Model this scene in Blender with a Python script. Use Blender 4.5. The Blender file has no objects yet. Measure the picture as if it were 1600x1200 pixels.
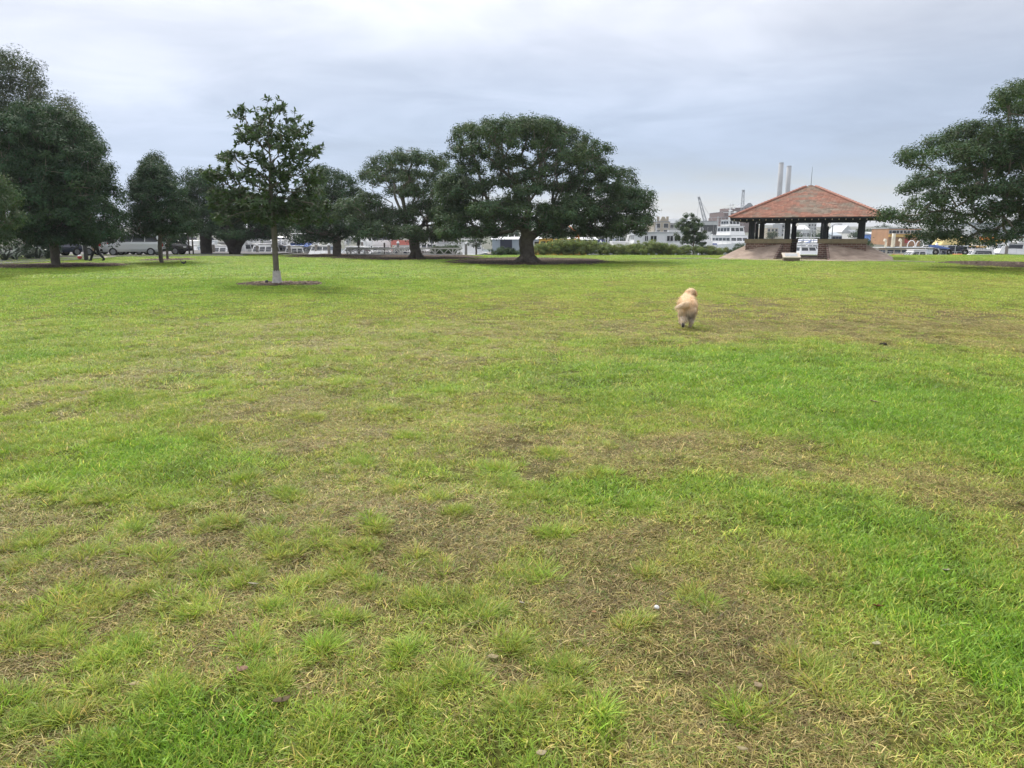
import bpy, bmesh, math, random
import numpy as np
from mathutils import Vector, Matrix, Euler
R = math.radians
rng = np.random.default_rng(7)
random.seed(7)
scene = bpy.context.scene
col = scene.collection

# ------------------------------------------------------------------ camera
PITCH = math.atan(230 / 1200)
CAM_H = 1.6
cam_d = bpy.data.cameras.new('camera')
cam = bpy.data.objects.new('camera', cam_d)
col.objects.link(cam)
cam.location = (0, 0, CAM_H)
cam.rotation_euler = (math.pi / 2 - PITCH, 0, 0)
cam_d.sensor_width = 36
cam_d.lens = 27
cam_d.clip_start = 0.05
cam_d.clip_end = 6000
scene.camera = cam

# ------------------------------------------------------------------ light
SUN_EL, SUN_AZ = 47, -26          # azimuth measured clockwise from +Y (the view direction)
scene.view_settings.view_transform = 'Standard'
scene.view_settings.look = 'None'
scene.view_settings.gamma = 1
scene.view_settings.use_curve_mapping = False
scene.view_settings.exposure = 1.22
sd = bpy.data.lights.new('sun', 'SUN')
sd.energy = 1.5
sd.angle = R(10)
sd.color = (1.0, 0.95, 0.87)
sun = bpy.data.objects.new('sun', sd)
col.objects.link(sun)
sdir = Vector((math.sin(R(SUN_AZ)) * math.cos(R(SUN_EL)), math.cos(R(SUN_AZ)) * math.cos(R(SUN_EL)), math.sin(R(SUN_EL))))
sun.rotation_euler = (-sdir).to_track_quat('-Z', 'Y').to_euler()

world = bpy.data.worlds.new('World')
scene.world = world
world.use_nodes = True
wt = world.node_tree
wt.nodes.clear()


def W(kind, **kw):
    n = wt.nodes.new(kind)
    for k, v in kw.items():
        setattr(n, k, v)
    return n


def wmath(op, a, b=None, c=None):
    n = W('ShaderNodeMath', operation=op)
    for i, v in enumerate((a, b, c)):
        if v is None:
            continue
        if isinstance(v, (int, float)):
            n.inputs[i].default_value = v
        else:
            wt.links.new(v, n.inputs[i])
    return n.outputs[0]


sky = W('ShaderNodeTexSky', sky_type='NISHITA', sun_disc=False)
sky.sun_elevation = R(SUN_EL)
sky.sun_rotation = R(SUN_AZ)
bg_sky = W('ShaderNodeBackground')
bg_sky.inputs[1].default_value = 0.05
wt.links.new(sky.outputs[0], bg_sky.inputs[0])
tc = W('ShaderNodeTexCoord')
sep = W('ShaderNodeSeparateXYZ')
wt.links.new(tc.outputs['Generated'], sep.inputs[0])
zc = wmath('MAXIMUM', sep.outputs[2], 0.0)
den = wmath('ADD', zc, 0.13)
cmb = W('ShaderNodeCombineXYZ')
wt.links.new(wmath('DIVIDE', sep.outputs[0], den), cmb.inputs[0])
wt.links.new(wmath('MULTIPLY', wmath('DIVIDE', sep.outputs[1], den), 1.25), cmb.inputs[1])


def wnoise(scale, detail, rough, seed, dist=0.0):
    n = W('ShaderNodeTexNoise', noise_dimensions='4D')
    n.inputs['Scale'].default_value = scale
    n.inputs['Detail'].default_value = detail
    n.inputs['Roughness'].default_value = rough
    n.inputs['W'].default_value = seed
    n.inputs['Distortion'].default_value = dist
    wt.links.new(cmb.outputs[0], n.inputs['Vector'])
    return n.outputs['Fac']


n_big = wnoise(0.55, 5, 0.5, 3.1, 0.4)
n_mid = wnoise(1.5, 6, 0.55, 8.4, 0.6)
# elevation, pushed about by the cloud noise so that no band is straight
left = wmath('MINIMUM', wmath('MAXIMUM', wmath('MULTIPLY', sep.outputs[0], -0.11), 0.0), 0.05)
elev = wmath('ADD', wmath('ADD', zc, left), wmath('ADD', wmath('MULTIPLY', wmath('SUBTRACT', n_mid, 0.5), 0.09), wmath('MULTIPLY', wmath('SUBTRACT', n_big, 0.5), 0.10)))
ramp = W('ShaderNodeValToRGB')
wt.links.new(elev, ramp.inputs[0])
cr = ramp.color_ramp
cr.interpolation = 'B_SPLINE'
stops = [(0.0, (0.335, 0.325, 0.295)), (0.028, (0.325, 0.332, 0.322)), (0.062, (0.225, 0.268, 0.318)), (0.105, (0.182, 0.228, 0.306)),
         (0.165, (0.212, 0.252, 0.325)), (0.22, (0.262, 0.288, 0.345)), (0.28, (0.335, 0.346, 0.382)), (0.5, (0.46, 0.468, 0.50)), (1.0, (0.72, 0.728, 0.77))]
while len(cr.elements) < len(stops):
    cr.elements.new(0.5)
for e, (p, c) in zip(cr.elements, stops):
    e.position = p
    e.color = (*c, 1)
# thinner, brighter cloud towards the hidden sun
vdot = W('ShaderNodeVectorMath', operation='DOT_PRODUCT')
wt.links.new(tc.outputs['Generated'], vdot.inputs[0])
vdot.inputs[1].default_value = sdir
glow = wmath('POWER', wmath('MAXIMUM', vdot.outputs['Value'], 0.0), 5.0)
bright = wmath('ADD', wmath('ADD', 0.32, wmath('MULTIPLY', n_big, 0.70)), wmath('MULTIPLY', n_mid, 0.60))
bright = wmath('ADD', bright, wmath('MULTIPLY', glow, 0.85))
cl_col = W('ShaderNodeMix', data_type='RGBA', blend_type='MULTIPLY')
cl_col.inputs[0].default_value = 1
wt.links.new(ramp.outputs[0], cl_col.inputs[6])
wt.links.new(bright, cl_col.inputs[7])
bg_cl = W('ShaderNodeBackground')
wt.links.new(cl_col.outputs[2], bg_cl.inputs[0])
bg_cl.inputs[1].default_value = 1.0
mixw = W('ShaderNodeMixShader')
cov = W('ShaderNodeMapRange')
wt.links.new(n_big, cov.inputs[0])
for i, v in enumerate((0.30, 0.50, 0.80, 0.97)):
    cov.inputs[i + 1].default_value = v
wt.links.new(cov.outputs[0], mixw.inputs[0])
wt.links.new(bg_sky.outputs[0], mixw.inputs[1])
wt.links.new(bg_cl.outputs[0], mixw.inputs[2])
wout = W('ShaderNodeOutputWorld')
wt.links.new(mixw.outputs[0], wout.inputs[0])

# ------------------------------------------------------------------ helpers
SP, CP = math.sin(PITCH), math.cos(PITCH)


def ray(px, py):
    dx, dy = (px - 800) / 1200, (600 - py) / 1200
    return dx, CP + dy * SP, -SP + dy * CP


def P(px, py, Y):
    """world point seen at photo pixel (px, py) at distance Y ahead"""
    x, y, z = ray(px, py)
    s = Y / y
    return Vector((x * s, Y, CAM_H + z * s))


def G(px, py, z0=0.0):
    """ground point seen at photo pixel"""
    x, y, z = ray(px, py)
    s = (z0 - CAM_H) / z
    return Vector((x * s, y * s, z0))


def tag(o, label=None, cat=None, group=None, kind=None):
    for k, v in (('label', label), ('category', cat), ('group', group), ('kind', kind)):
        if v:
            o[k] = v
    return o


def empty(name, loc=(0, 0, 0), rz=0.0, label=None, cat=None, group=None):
    o = bpy.data.objects.new(name, None)
    col.objects.link(o)
    o.location = loc
    o.rotation_euler = (0, 0, rz)
    o.empty_display_size = 0.2
    return tag(o, label, cat, group)


def copy_tree(o, parent=None):
    c = o.copy()
    col.objects.link(c)
    if parent:
        c.parent = parent
    for ch in list(o.children):
        copy_tree(ch, c)
    return c


class MB:
    """collects shapes and links them as ONE mesh object"""

    def __init__(self):
        self.v, self.f, self.m = [], [], []

    def add(self, vs, fs, mi=0):
        b = len(self.v)
        self.v += [tuple(v) for v in vs]
        self.f += [tuple(i + b for i in f) for f in fs]
        self.m += [mi] * len(fs)
        return self

    def box(self, c, s, rz=0.0, mi=0, M=None, taper=1.0):
        x, y, z = s[0] / 2, s[1] / 2, s[2] / 2
        vs = [Vector((sx * x * (taper if sz > 0 else 1), sy * y * (taper if sz > 0 else 1), sz * z)) for sz in (-1, 1) for sy in (-1, 1) for sx in (-1, 1)]
        if M is not None:
            vs = [M @ v for v in vs]
        elif rz:
            q = Matrix.Rotation(rz, 3, 'Z')
            vs = [q @ v for v in vs]
        c = Vector(c)
        return self.add([v + c for v in vs], [(0, 2, 3, 1), (4, 5, 7, 6), (0, 1, 5, 4), (2, 6, 7, 3), (0, 4, 6, 2), (1, 3, 7, 5)], mi)

    def bar(self, a, b, w, h=None, mi=0):
        """square bar from a to b"""
        a, b = Vector(a), Vector(b)
        h = h or w
        d = (b - a)
        L = d.length
        if L < 1e-6:
            return self
        M = d.to_track_quat('X', 'Z').to_matrix()
        return self.box((a + b) / 2, (L, w, h), M=M, mi=mi)

    def tube(self, pts, rad, n=8, mi=0, cap=True):
        pts = [Vector(p) for p in pts]
        k = len(pts)
        if not hasattr(rad, '__len__'):
            rad = [rad] * k
        b = len(self.v)
        prev = None
        for i, p in enumerate(pts):
            d = (pts[min(i + 1, k - 1)] - pts[max(i - 1, 0)]).normalized()
            if prev is None:
                u = d.orthogonal().normalized()
            else:
                u = (prev - d * prev.dot(d))
                u = u.normalized() if u.length > 1e-6 else d.orthogonal().normalized()
            prev = u
            w = d.cross(u)
            for j in range(n):
                a = 2 * math.pi * j / n
                self.v.append(tuple(p + (u * math.cos(a) + w * math.sin(a)) * rad[i]))
        for i in range(k - 1):
            for j in range(n):
                j2 = (j + 1) % n
                self.f.append((b + i * n + j, b + i * n + j2, b + (i + 1) * n + j2, b + (i + 1) * n + j))
                self.m.append(mi)
        if cap:
            self.f.append(tuple(b + j for j in reversed(range(n))))
            self.f.append(tuple(b + (k - 1) * n + j for j in range(n)))
            self.m += [mi, mi]
        return self

    def lathe(self, prof, c=(0, 0, 0), n=16, mi=0):
        c = Vector(c)
        return self.tube([c + Vector((0, 0, z)) for r, z in prof], [max(r, 1e-4) for r, z in prof], n, mi)

    def loft(self, sections, mi=0, cap=True, closed=True):
        """sections: equal-length loops of points"""
        b = len(self.v)
        n = len(sections[0])
        for s in sections:
            self.v += [tuple(p) for p in s]
        for i in range(len(sections) - 1):
            for j in range(n if closed else n - 1):
                j2 = (j + 1) % n
                self.f.append((b + i * n + j, b + i * n + j2, b + (i + 1) * n + j2, b + (i + 1) * n + j))
                self.m.append(mi)
        if cap:
            self.f.append(tuple(b + j for j in reversed(range(n))))
            self.f.append(tuple(b + (len(sections) - 1) * n + j for j in range(n)))
            self.m += [mi, mi]
        return self

    def prism(self, poly, axis, a, b, mi=0):
        """poly: 2-D outline in the two other axes, extruded along axis from a to b"""
        def p3(q, t):
            v = [0, 0, 0]
            o = [i for i in range(3) if i != axis]
            v[axis], v[o[0]], v[o[1]] = t, q[0], q[1]
            return v
        return self.loft([[p3(q, a) for q in poly], [p3(q, b) for q in poly]], mi)

    def build(self, name, mats, parent=None, smooth=False, loc=None):
        me = bpy.data.meshes.new(name)
        me.from_pydata(self.v, [], self.f)
        if not isinstance(mats, (list, tuple)):
            mats = [mats]
        for m in mats:
            me.materials.append(m)
        if len(mats) > 1:
            me.polygons.foreach_set('material_index', self.m)
        if smooth:
            me.polygons.foreach_set('use_smooth', [True] * len(self.f))
        bm = bmesh.new()
        bm.from_mesh(me)
        bmesh.ops.recalc_face_normals(bm, faces=bm.faces)
        bm.to_mesh(me)
        bm.free()
        me.update()
        o = bpy.data.objects.new(name, me)
        col.objects.link(o)
        if parent:
            o.parent = parent
        if loc is not None:
            o.location = loc
        return o


def bevel(o, w=0.02, seg=2):
    m = o.modifiers.new('bevel', 'BEVEL')
    m.width = w
    m.segments = seg
    m.limit_method = 'ANGLE'
    return o


def quad_mesh(name, V, F, mat, parent=None, attrs=None, smooth=False):
    """fast numpy mesh: V (n,3), F (m,k)"""
    me = bpy.data.meshes.new(name)
    n, (m, k) = len(V), F.shape
    me.vertices.add(n)
    me.vertices.foreach_set('co', np.ascontiguousarray(V, np.float32).ravel())
    me.loops.add(m * k)
    me.loops.foreach_set('vertex_index', np.ascontiguousarray(F, np.int32).ravel())
    me.polygons.add(m)
    me.polygons.foreach_set('loop_start', np.arange(0, m * k, k, dtype=np.int32))
    if smooth:
        me.polygons.foreach_set('use_smooth', np.ones(m, bool))
    for an, (typ, dom, data) in (attrs or {}).items():
        a = me.attributes.new(an, typ, dom)
        key = {'FLOAT': 'value', 'INT': 'value', 'FLOAT_COLOR': 'color', 'FLOAT_VECTOR': 'vector'}[typ]
        a.data.foreach_set(key, np.ascontiguousarray(data).ravel())
    me.update(calc_edges=True)
    if mat:
        me.materials.append(mat)
    o = bpy.data.objects.new(name, me)
    col.objects.link(o)
    if parent:
        o.parent = parent
    return o


def vnoise(x, y, seed=0):
    """value noise, 0..1"""
    xi, yi = np.floor(x).astype(np.int64), np.floor(y).astype(np.int64)
    fx, fy = x - xi, y - yi
    fx, fy = fx * fx * (3 - 2 * fx), fy * fy * (3 - 2 * fy)

    def h(a, b):
        n = (a * 374761393 + b * 668265263 + seed * 974711) & 0x7fffffff
        n = ((n ^ (n >> 13)) * 1274126177) & 0x7fffffff
        return ((n ^ (n >> 16)) & 0xffff) / 65535.0
    return (h(xi, yi) * (1 - fx) + h(xi + 1, yi) * fx) * (1 - fy) + (h(xi, yi + 1) * (1 - fx) + h(xi + 1, yi + 1) * fx) * fy


def fbm(x, y, seed=0, oct=4):
    t, a, s = 0, 0.5, 0
    for i in range(oct):
        t = t + a * vnoise(x * 2 ** i + 17.3 * i, y * 2 ** i - 9.1 * i, seed + i)
        s += a
        a *= 0.5
    return t / s


# ------------------------------------------------------------------ materials
def mat(name, c=(0.5, 0.5, 0.5), rough=0.6, metal=0.0, spec=0.5, noise=0.0, nscale=5.0, c2=None, bump=0.0, bscale=20.0, emit=None, alpha=None, coat=0.0):
    m = bpy.data.materials.new(name)
    m.use_nodes = True
    nt = m.node_tree
    b = nt.nodes['Principled BSDF']
    b.inputs['Base Color'].default_value = (*c, 1)
    b.inputs['Roughness'].default_value = rough
    b.inputs['Metallic'].default_value = metal
    b.inputs['Specular IOR Level'].default_value = spec
    b.inputs['Coat Weight'].default_value = coat
    tcn = nt.nodes.new('ShaderNodeTexCoord')
    if c2 is not None or noise:
        n = nt.nodes.new('ShaderNodeTexNoise')
        n.inputs['Scale'].default_value = nscale
        n.inputs['Detail'].default_value = 6
        n.inputs['Roughness'].default_value = 0.65
        nt.links.new(tcn.outputs['Object'], n.inputs['Vector'])
        rp = nt.nodes.new('ShaderNodeValToRGB')
        rp.color_ramp.elements[0].position = 0.3
        rp.color_ramp.elements[1].position = 0.7
        if c2 is None:
            c2 = tuple(min(1, x * (1 + noise)) for x in c)
            c1 = tuple(x * (1 - noise) for x in c)
        else:
            c1 = c
        rp.color_ramp.elements[0].color = (*c1, 1)
        rp.color_ramp.elements[1].color = (*c2, 1)
        nt.links.new(n.outputs['Fac'], rp.inputs[0])
        nt.links.new(rp.outputs[0], b.inputs['Base Color'])
    if bump:
        n2 = nt.nodes.new('ShaderNodeTexNoise')
        n2.inputs['Scale'].default_value = bscale
        n2.inputs['Detail'].default_value = 5
        nt.links.new(tcn.outputs['Object'], n2.inputs['Vector'])
        bp = nt.nodes.new('ShaderNodeBump')
        bp.inputs['Strength'].default_value = bump
        bp.inputs['Distance'].default_value = 0.05
        nt.links.new(n2.outputs['Fac'], bp.inputs['Height'])
        nt.links.new(bp.outputs[0], b.inputs['Normal'])
    if emit:
        b.inputs['Emission Color'].default_value = (*emit[0], 1)
        b.inputs['Emission Strength'].default_value = emit[1]
    return m


def leaf_material(name, c, transl=0.25, rough=0.42, attr='tint', spec=0.5, tcol=None):
    """colour times a per-leaf tint attribute, part of the light goes through"""
    m = bpy.data.materials.new(name)
    m.use_nodes = True
    nt = m.node_tree
    b = nt.nodes['Principled BSDF']
    b.inputs['Roughness'].default_value = rough
    b.inputs['Specular IOR Level'].default_value = spec
    at = nt.nodes.new('ShaderNodeAttribute')
    at.attribute_name = attr
    mx = nt.nodes.new('ShaderNodeMix')
    mx.data_type = 'RGBA'
    mx.blend_type = 'MULTIPLY'
    mx.inputs[0].default_value = 1
    mx.inputs[6].default_value = (*c, 1)
    nt.links.new(at.outputs['Color'], mx.inputs[7])
    nt.links.new(mx.outputs[2], b.inputs['Base Color'])
    tr = nt.nodes.new('ShaderNodeBsdfTranslucent')
    hs = nt.nodes.new('ShaderNodeMix')
    hs.data_type = 'RGBA'
    hs.blend_type = 'MULTIPLY'
    hs.inputs[0].default_value = 1
    nt.links.new(mx.outputs[2], hs.inputs[6])
    hs.inputs[7].default_value = (*(tcol or (1.5, 1.6, 0.7)), 1)
    nt.links.new(hs.outputs[2], tr.inputs['Color'])
    ms = nt.nodes.new('ShaderNodeMixShader')
    ms.inputs[0].default_value = transl
    nt.links.new(b.outputs[0], ms.inputs[1])
    nt.links.new(tr.outputs[0], ms.inputs[2])
    nt.links.new(ms.outputs[0], nt.nodes['Material Output'].inputs['Surface'])
    return m

# ------------------------------------------------------------------ lawn
LAWN_END = 70.0


def smooth(a, b, x):
    t = np.clip((x - a) / (b - a), 0, 1)
    return t * t * (3 - 2 * t)


# patches of the lawn: centre and half-size as seen in the photograph, and how lush (1) or dry (0)
PATCH = []
for px, py, rx, ry, g, w in [
    (1150, 600, 260, 50, .95, 1), (1420, 640, 260, 60, 1.0, 1), (1540, 590, 120, 30, .7, .7), (1300, 560, 260, 25, .85, .9), (950, 560, 160, 40, .66, .7),
    (1350, 505, 330, 32, .16, 1), (1200, 490, 180, 18, .2, .9), (900, 520, 160, 22, .32, .7), (1560, 500, 120, 25, .25, .8), (700, 500, 300, 40, .38, .7),
    (1250, 440, 400, 20, .52, .8), (1500, 425, 200, 12, .6, .7), (300, 450, 420, 30, .85, .8), (80, 540, 160, 50, .8, .7), (250, 510, 200, 22, .42, .7),
    (350, 580, 260, 45, .36, .75), (620, 590, 200, 45, .42, .7), (800, 620, 150, 30, .5, .6), (1040, 660, 110, 30, .4, .8),
    (270, 725, 170, 42, .88, .9), (120, 640, 160, 35, .5, .6), (500, 700, 110, 30, .3, .8), (330, 690, 90, 14, .9, .6),
    (1000, 705, 200, 36, .26, 1), (900, 790, 160, 36, .8, .8), (1120, 775, 150, 40, .95, .9), (1400, 745, 190, 46, .30, .9), (1560, 800, 90, 60, .35, .8), (1230, 715, 110, 26, .45, .7),
    (1420, 800, 120, 34, .85, .85), (700, 740, 130, 40, .6, .7), (560, 780, 170, 40, .22, .9), (330, 860, 260, 60, .24, .8), (430, 1000, 200, 40, .22, .7), (420, 820, 140, 30, .3, .7), (730, 850, 150, 45, .2, .9),
    (1080, 900, 270, 80, .14, 1), (950, 1010, 280, 110, .1, 1), (1150, 1080, 170, 110, .16, 1), (650, 1000, 180, 90, .28, .8), (240, 960, 240, 60, .26, .8), (60, 1020, 90, 60, .3, .8),
    (1440, 930, 180, 80, .92, 1), (1560, 1000, 150, 150, 1.0, 1), (1400, 1100, 150, 70, .75, .8), (1310, 1170, 130, 50, .4, .8), (1320, 870, 130, 40, .8, .9), (1260, 990, 60, 60, .35, .7),
    (330, 1130, 120, 50, .86, .9), (260, 1000, 110, 30, .7, .7), (560, 1130, 170, 60, .45, .8), (720, 1150, 120, 50, .5, .7), (110, 1130, 120, 50, .3, .8), (860, 1150, 90, 50, .35, .7),
    (500, 1190, 140, 30, .6, .7), (160, 1060, 90, 30, .3, .7)]:
    c = G(px, py)
    lo, hi = G(px, py + ry), G(px, max(py - ry, 392))
    PATCH.append((c.x, (lo.y + hi.y) / 2, rx * c.y / 1200 / CP, (hi.y - lo.y) / 2, g, w))

TUFTS = [(100, 925, 120), (240, 905, 80), (330, 890, 95), (440, 862, 60), (75, 990, 150), (25, 965, 120), (430, 945, 80), (528, 958, 75), (500, 842, 80), (340, 818, 70),
         (412, 838, 70), (540, 882, 60), (270, 1072, 110), (425, 1058, 95), (85, 1105, 150), (505, 1010, 80), (385, 1012, 80), (670, 935, 80), (825, 895, 75), (872, 1058, 105),
         (830, 1098, 80), (1102, 932, 75), (808, 1005, 85), (990, 972, 60), (860, 707, 65), (770, 727, 60), (785, 752, 60), (682, 775, 55), (660, 872, 70), (590, 822, 60),
         (765, 952, 65), (632, 1022, 75), (1168, 1112, 80), (1258, 1042, 100), (1222, 912, 45), (50, 842, 90), (205, 822, 70), (128, 862, 70), (158, 930, 100), (20, 880, 80),
         (300, 945, 90), (570, 905, 60), (150, 775, 70), (60, 760, 80), (260, 780, 60), (450, 770, 60), (530, 600, 55), (480, 650, 55), (650, 680, 50), (160, 690, 60), (40, 700, 70),
         (540, 550, 40), (350, 600, 50), (230, 620, 60), (100, 610, 60), (310, 680, 60), (470, 565, 40), (610, 640, 45), (20, 655, 60), (690, 610, 40), (560, 720, 55), (380, 745, 60),
         (10, 1085, 90), (150, 1165, 110), (500, 1150, 90), (640, 1090, 70), (720, 1060, 60), (930, 1110, 60), (1010, 890, 50), (870, 830, 60), (1390, 870, 60), (1190, 780, 60),
         (1005, 790, 60), (930, 740, 55), (840, 770, 55), (620, 760, 55), (720, 800, 55), (560, 850, 60), (480, 905, 55), (230, 860, 70), (390, 900, 60), (180, 1010, 90)]


def lushness(x, y):
    wx = x + (fbm(x * 1.3, y * 1.3, 5) - .5) * (0.25 + 0.05 * y)
    wy = y + (fbm(x * 1.1 + 40, y * 1.1, 9) - .5) * (0.35 + 0.12 * y)
    g = 0.46 + 0.32 * smooth(24, 42, y) - 0.06 * smooth(0, 20, x) * smooth(20, 40, y)
    sw, sg = np.full_like(x, 0.22), g * 0.22
    for cx, cy, rx, ry, pg, w in PATCH:
        d = ((wx - cx) / rx) ** 2 + ((wy - cy) / ry) ** 2
        k = w * np.exp(-d * 1.1) * 1.35
        sw += k
        sg += k * pg
    g = sg / sw
    sc = 1 / (0.25 + 0.03 * np.maximum(y, 0))
    g = g + (fbm(x * 0.9, y * 0.5, 21) - .5) * 0.42 + (fbm(x * 3.2, y * 2.2, 31) - .5) * 0.75 * np.exp(-np.maximum(y, 0) / 30) + (fbm(x * 9.0, y * 7.0, 35, 3) - .5) * 0.42 * np.exp(-np.maximum(y, 0) / 9) + (fbm(x * 0.28, y * 0.14, 77) - .5) * 0.35 * smooth(15, 35, y)
    return np.clip(.02 + .96 * g - .035 * smooth(22, 12, y) * smooth(.75, .5, g), 0, 1)


G_STOPS = np.array([0, .18, .40, .62, .82, 1.0])
G_COLS = np.array([(.335, .272, .118), (.405, .360, .128), (.395, .410, .090), (.332, .412, .066), (.272, .398, .048), (.208, .362, .030)])


def lawn_colour(x, y, g=None):
    if g is None:
        g = lushness(x, y)
    c = np.stack([np.interp(g, G_STOPS, G_COLS[:, k]) for k in range(3)], -1)
    v = 0.82 + 0.36 * fbm(x * 2.1, y * 1.4, 55)
    return c * v[..., None]


def lawn_z(x, y):
    return (fbm(x * 1.7, y * 1.7, 12, 3) - .5) * 0.05 + (fbm(x * .5, y * .5, 13, 2) - .5) * 0.06


rows = np.concatenate([np.linspace(-14, 1, 40), np.geomspace(1.1, LAWN_END, 330)])
ucol = np.linspace(-1, 1, 420)
half = np.maximum(8.0, rows * 0.86 + 6)
gx = half[:, None] * ucol[None, :]
gy = np.repeat(rows[:, None], len(ucol), 1)
gz = lawn_z(gx, gy) - 0.01
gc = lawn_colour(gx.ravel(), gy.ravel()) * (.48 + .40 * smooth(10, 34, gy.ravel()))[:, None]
gcol = np.concatenate([gc, np.ones((len(gc), 1))], 1).astype(np.float32)
nr, nc = gx.shape
idx = np.arange(nr * nc).reshape(nr, nc)
F = np.stack([idx[:-1, :-1], idx[:-1, 1:], idx[1:, 1:], idx[1:, :-1]], -1).reshape(-1, 4)

m_lawn = bpy.data.materials.new('lawn')
m_lawn.use_nodes = True
nt = m_lawn.node_tree
b = nt.nodes['Principled BSDF']
b.inputs['Roughness'].default_value = 0.9
b.inputs['Specular IOR Level'].default_value = 0.15
at = nt.nodes.new('ShaderNodeAttribute')
at.attribute_name = 'tint'
tcn = nt.nodes.new('ShaderNodeTexCoord')


def lnoise(scale, detail=6, sy=1.0):
    mp = nt.nodes.new('ShaderNodeMapping')
    mp.inputs['Scale'].default_value = (scale, scale * sy, scale)
    nt.links.new(tcn.outputs['Object'], mp.inputs[0])
    n = nt.nodes.new('ShaderNodeTexNoise')
    n.inputs['Scale'].default_value = 1
    n.inputs['Detail'].default_value = detail
    n.inputs['Roughness'].default_value = 0.7
    nt.links.new(mp.outputs[0], n.inputs['Vector'])
    return n.outputs['Fac']


nfine = lnoise(45)
nmed = lnoise(9, 5)
rp = nt.nodes.new('ShaderNodeValToRGB')
nt.links.new(nfine, rp.inputs[0])
rp.color_ramp.elements[0].position = 0.34
rp.color_ramp.elements[0].color = (0.24, 0.20, 0.17, 1)
rp.color_ramp.elements[1].position = 0.62
rp.color_ramp.elements[1].color = (0.95, 0.92, 0.9, 1)
mx = nt.nodes.new('ShaderNodeMix')
mx.data_type = 'RGBA'
mx.blend_type = 'MULTIPLY'
mx.inputs[0].default_value = 1
nt.links.new(at.outputs['Color'], mx.inputs[6])
nt.links.new(rp.outputs[0], mx.inputs[7])
rp2 = nt.nodes.new('ShaderNodeValToRGB')
nt.links.new(nmed, rp2.inputs[0])
rp2.color_ramp.elements[0].position = 0.3
rp2.color_ramp.elements[0].color = (0.58, 0.56, 0.54, 1)
rp2.color_ramp.elements[1].position = 0.7
rp2.color_ramp.elements[1].color = (1, 1, 1, 1)
mx2 = nt.nodes.new('ShaderNodeMix')
mx2.data_type = 'RGBA'
mx2.blend_type = 'MULTIPLY'
mx2.inputs[0].default_value = 1
nt.links.new(mx.outputs[2], mx2.inputs[6])
nt.links.new(rp2.outputs[0], mx2.inputs[7])
nt.links.new(mx2.outputs[2], b.inputs['Base Color'])
bp = nt.nodes.new('ShaderNodeBump')
bp.inputs['Strength'].default_value = 0.7
bp.inputs['Distance'].default_value = 0.02
nt.links.new(nfine, bp.inputs['Height'])
nt.links.new(bp.outputs[0], b.inputs['Normal'])
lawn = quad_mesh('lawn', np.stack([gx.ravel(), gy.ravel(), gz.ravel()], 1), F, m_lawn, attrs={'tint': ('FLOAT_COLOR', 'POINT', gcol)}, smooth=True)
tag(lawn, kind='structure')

# base terrain under and around the lawn, with a car park side to the left that reaches further back
m_turf = mat('turf', (0.17, 0.22, 0.045), 0.9, spec=0.1, noise=0.3, nscale=0.6, bump=0.5, bscale=8)
m_stone = mat('sea_wall_stone', (0.22, 0.20, 0.17), 0.85, noise=0.3, nscale=1.5)
g_ = MB()
g_.prism([(-700, -250), (700, -250), (700, 70.2), (-22, 70.2), (-22, 96), (-700, 96)], 2, -2.6, -0.09)
terrain = g_.build('terrain', m_turf)
tag(terrain, kind='structure')
w_ = MB()
w_.box((339, 70.35, -1.2), (722, 0.3, 2.3))
w_.box((-22.0 + 0.15, 83.4, -1.2), (0.3, 25.8, 2.3))
sea_wall = w_.build('sea_wall', m_stone)
tag(sea_wall, 'low stone sea wall along the far edge of the lawn', 'wall')

# ------------------------------------------------------------------ grass blades
protos = bpy.data.collections.new('grass_kinds')


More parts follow.
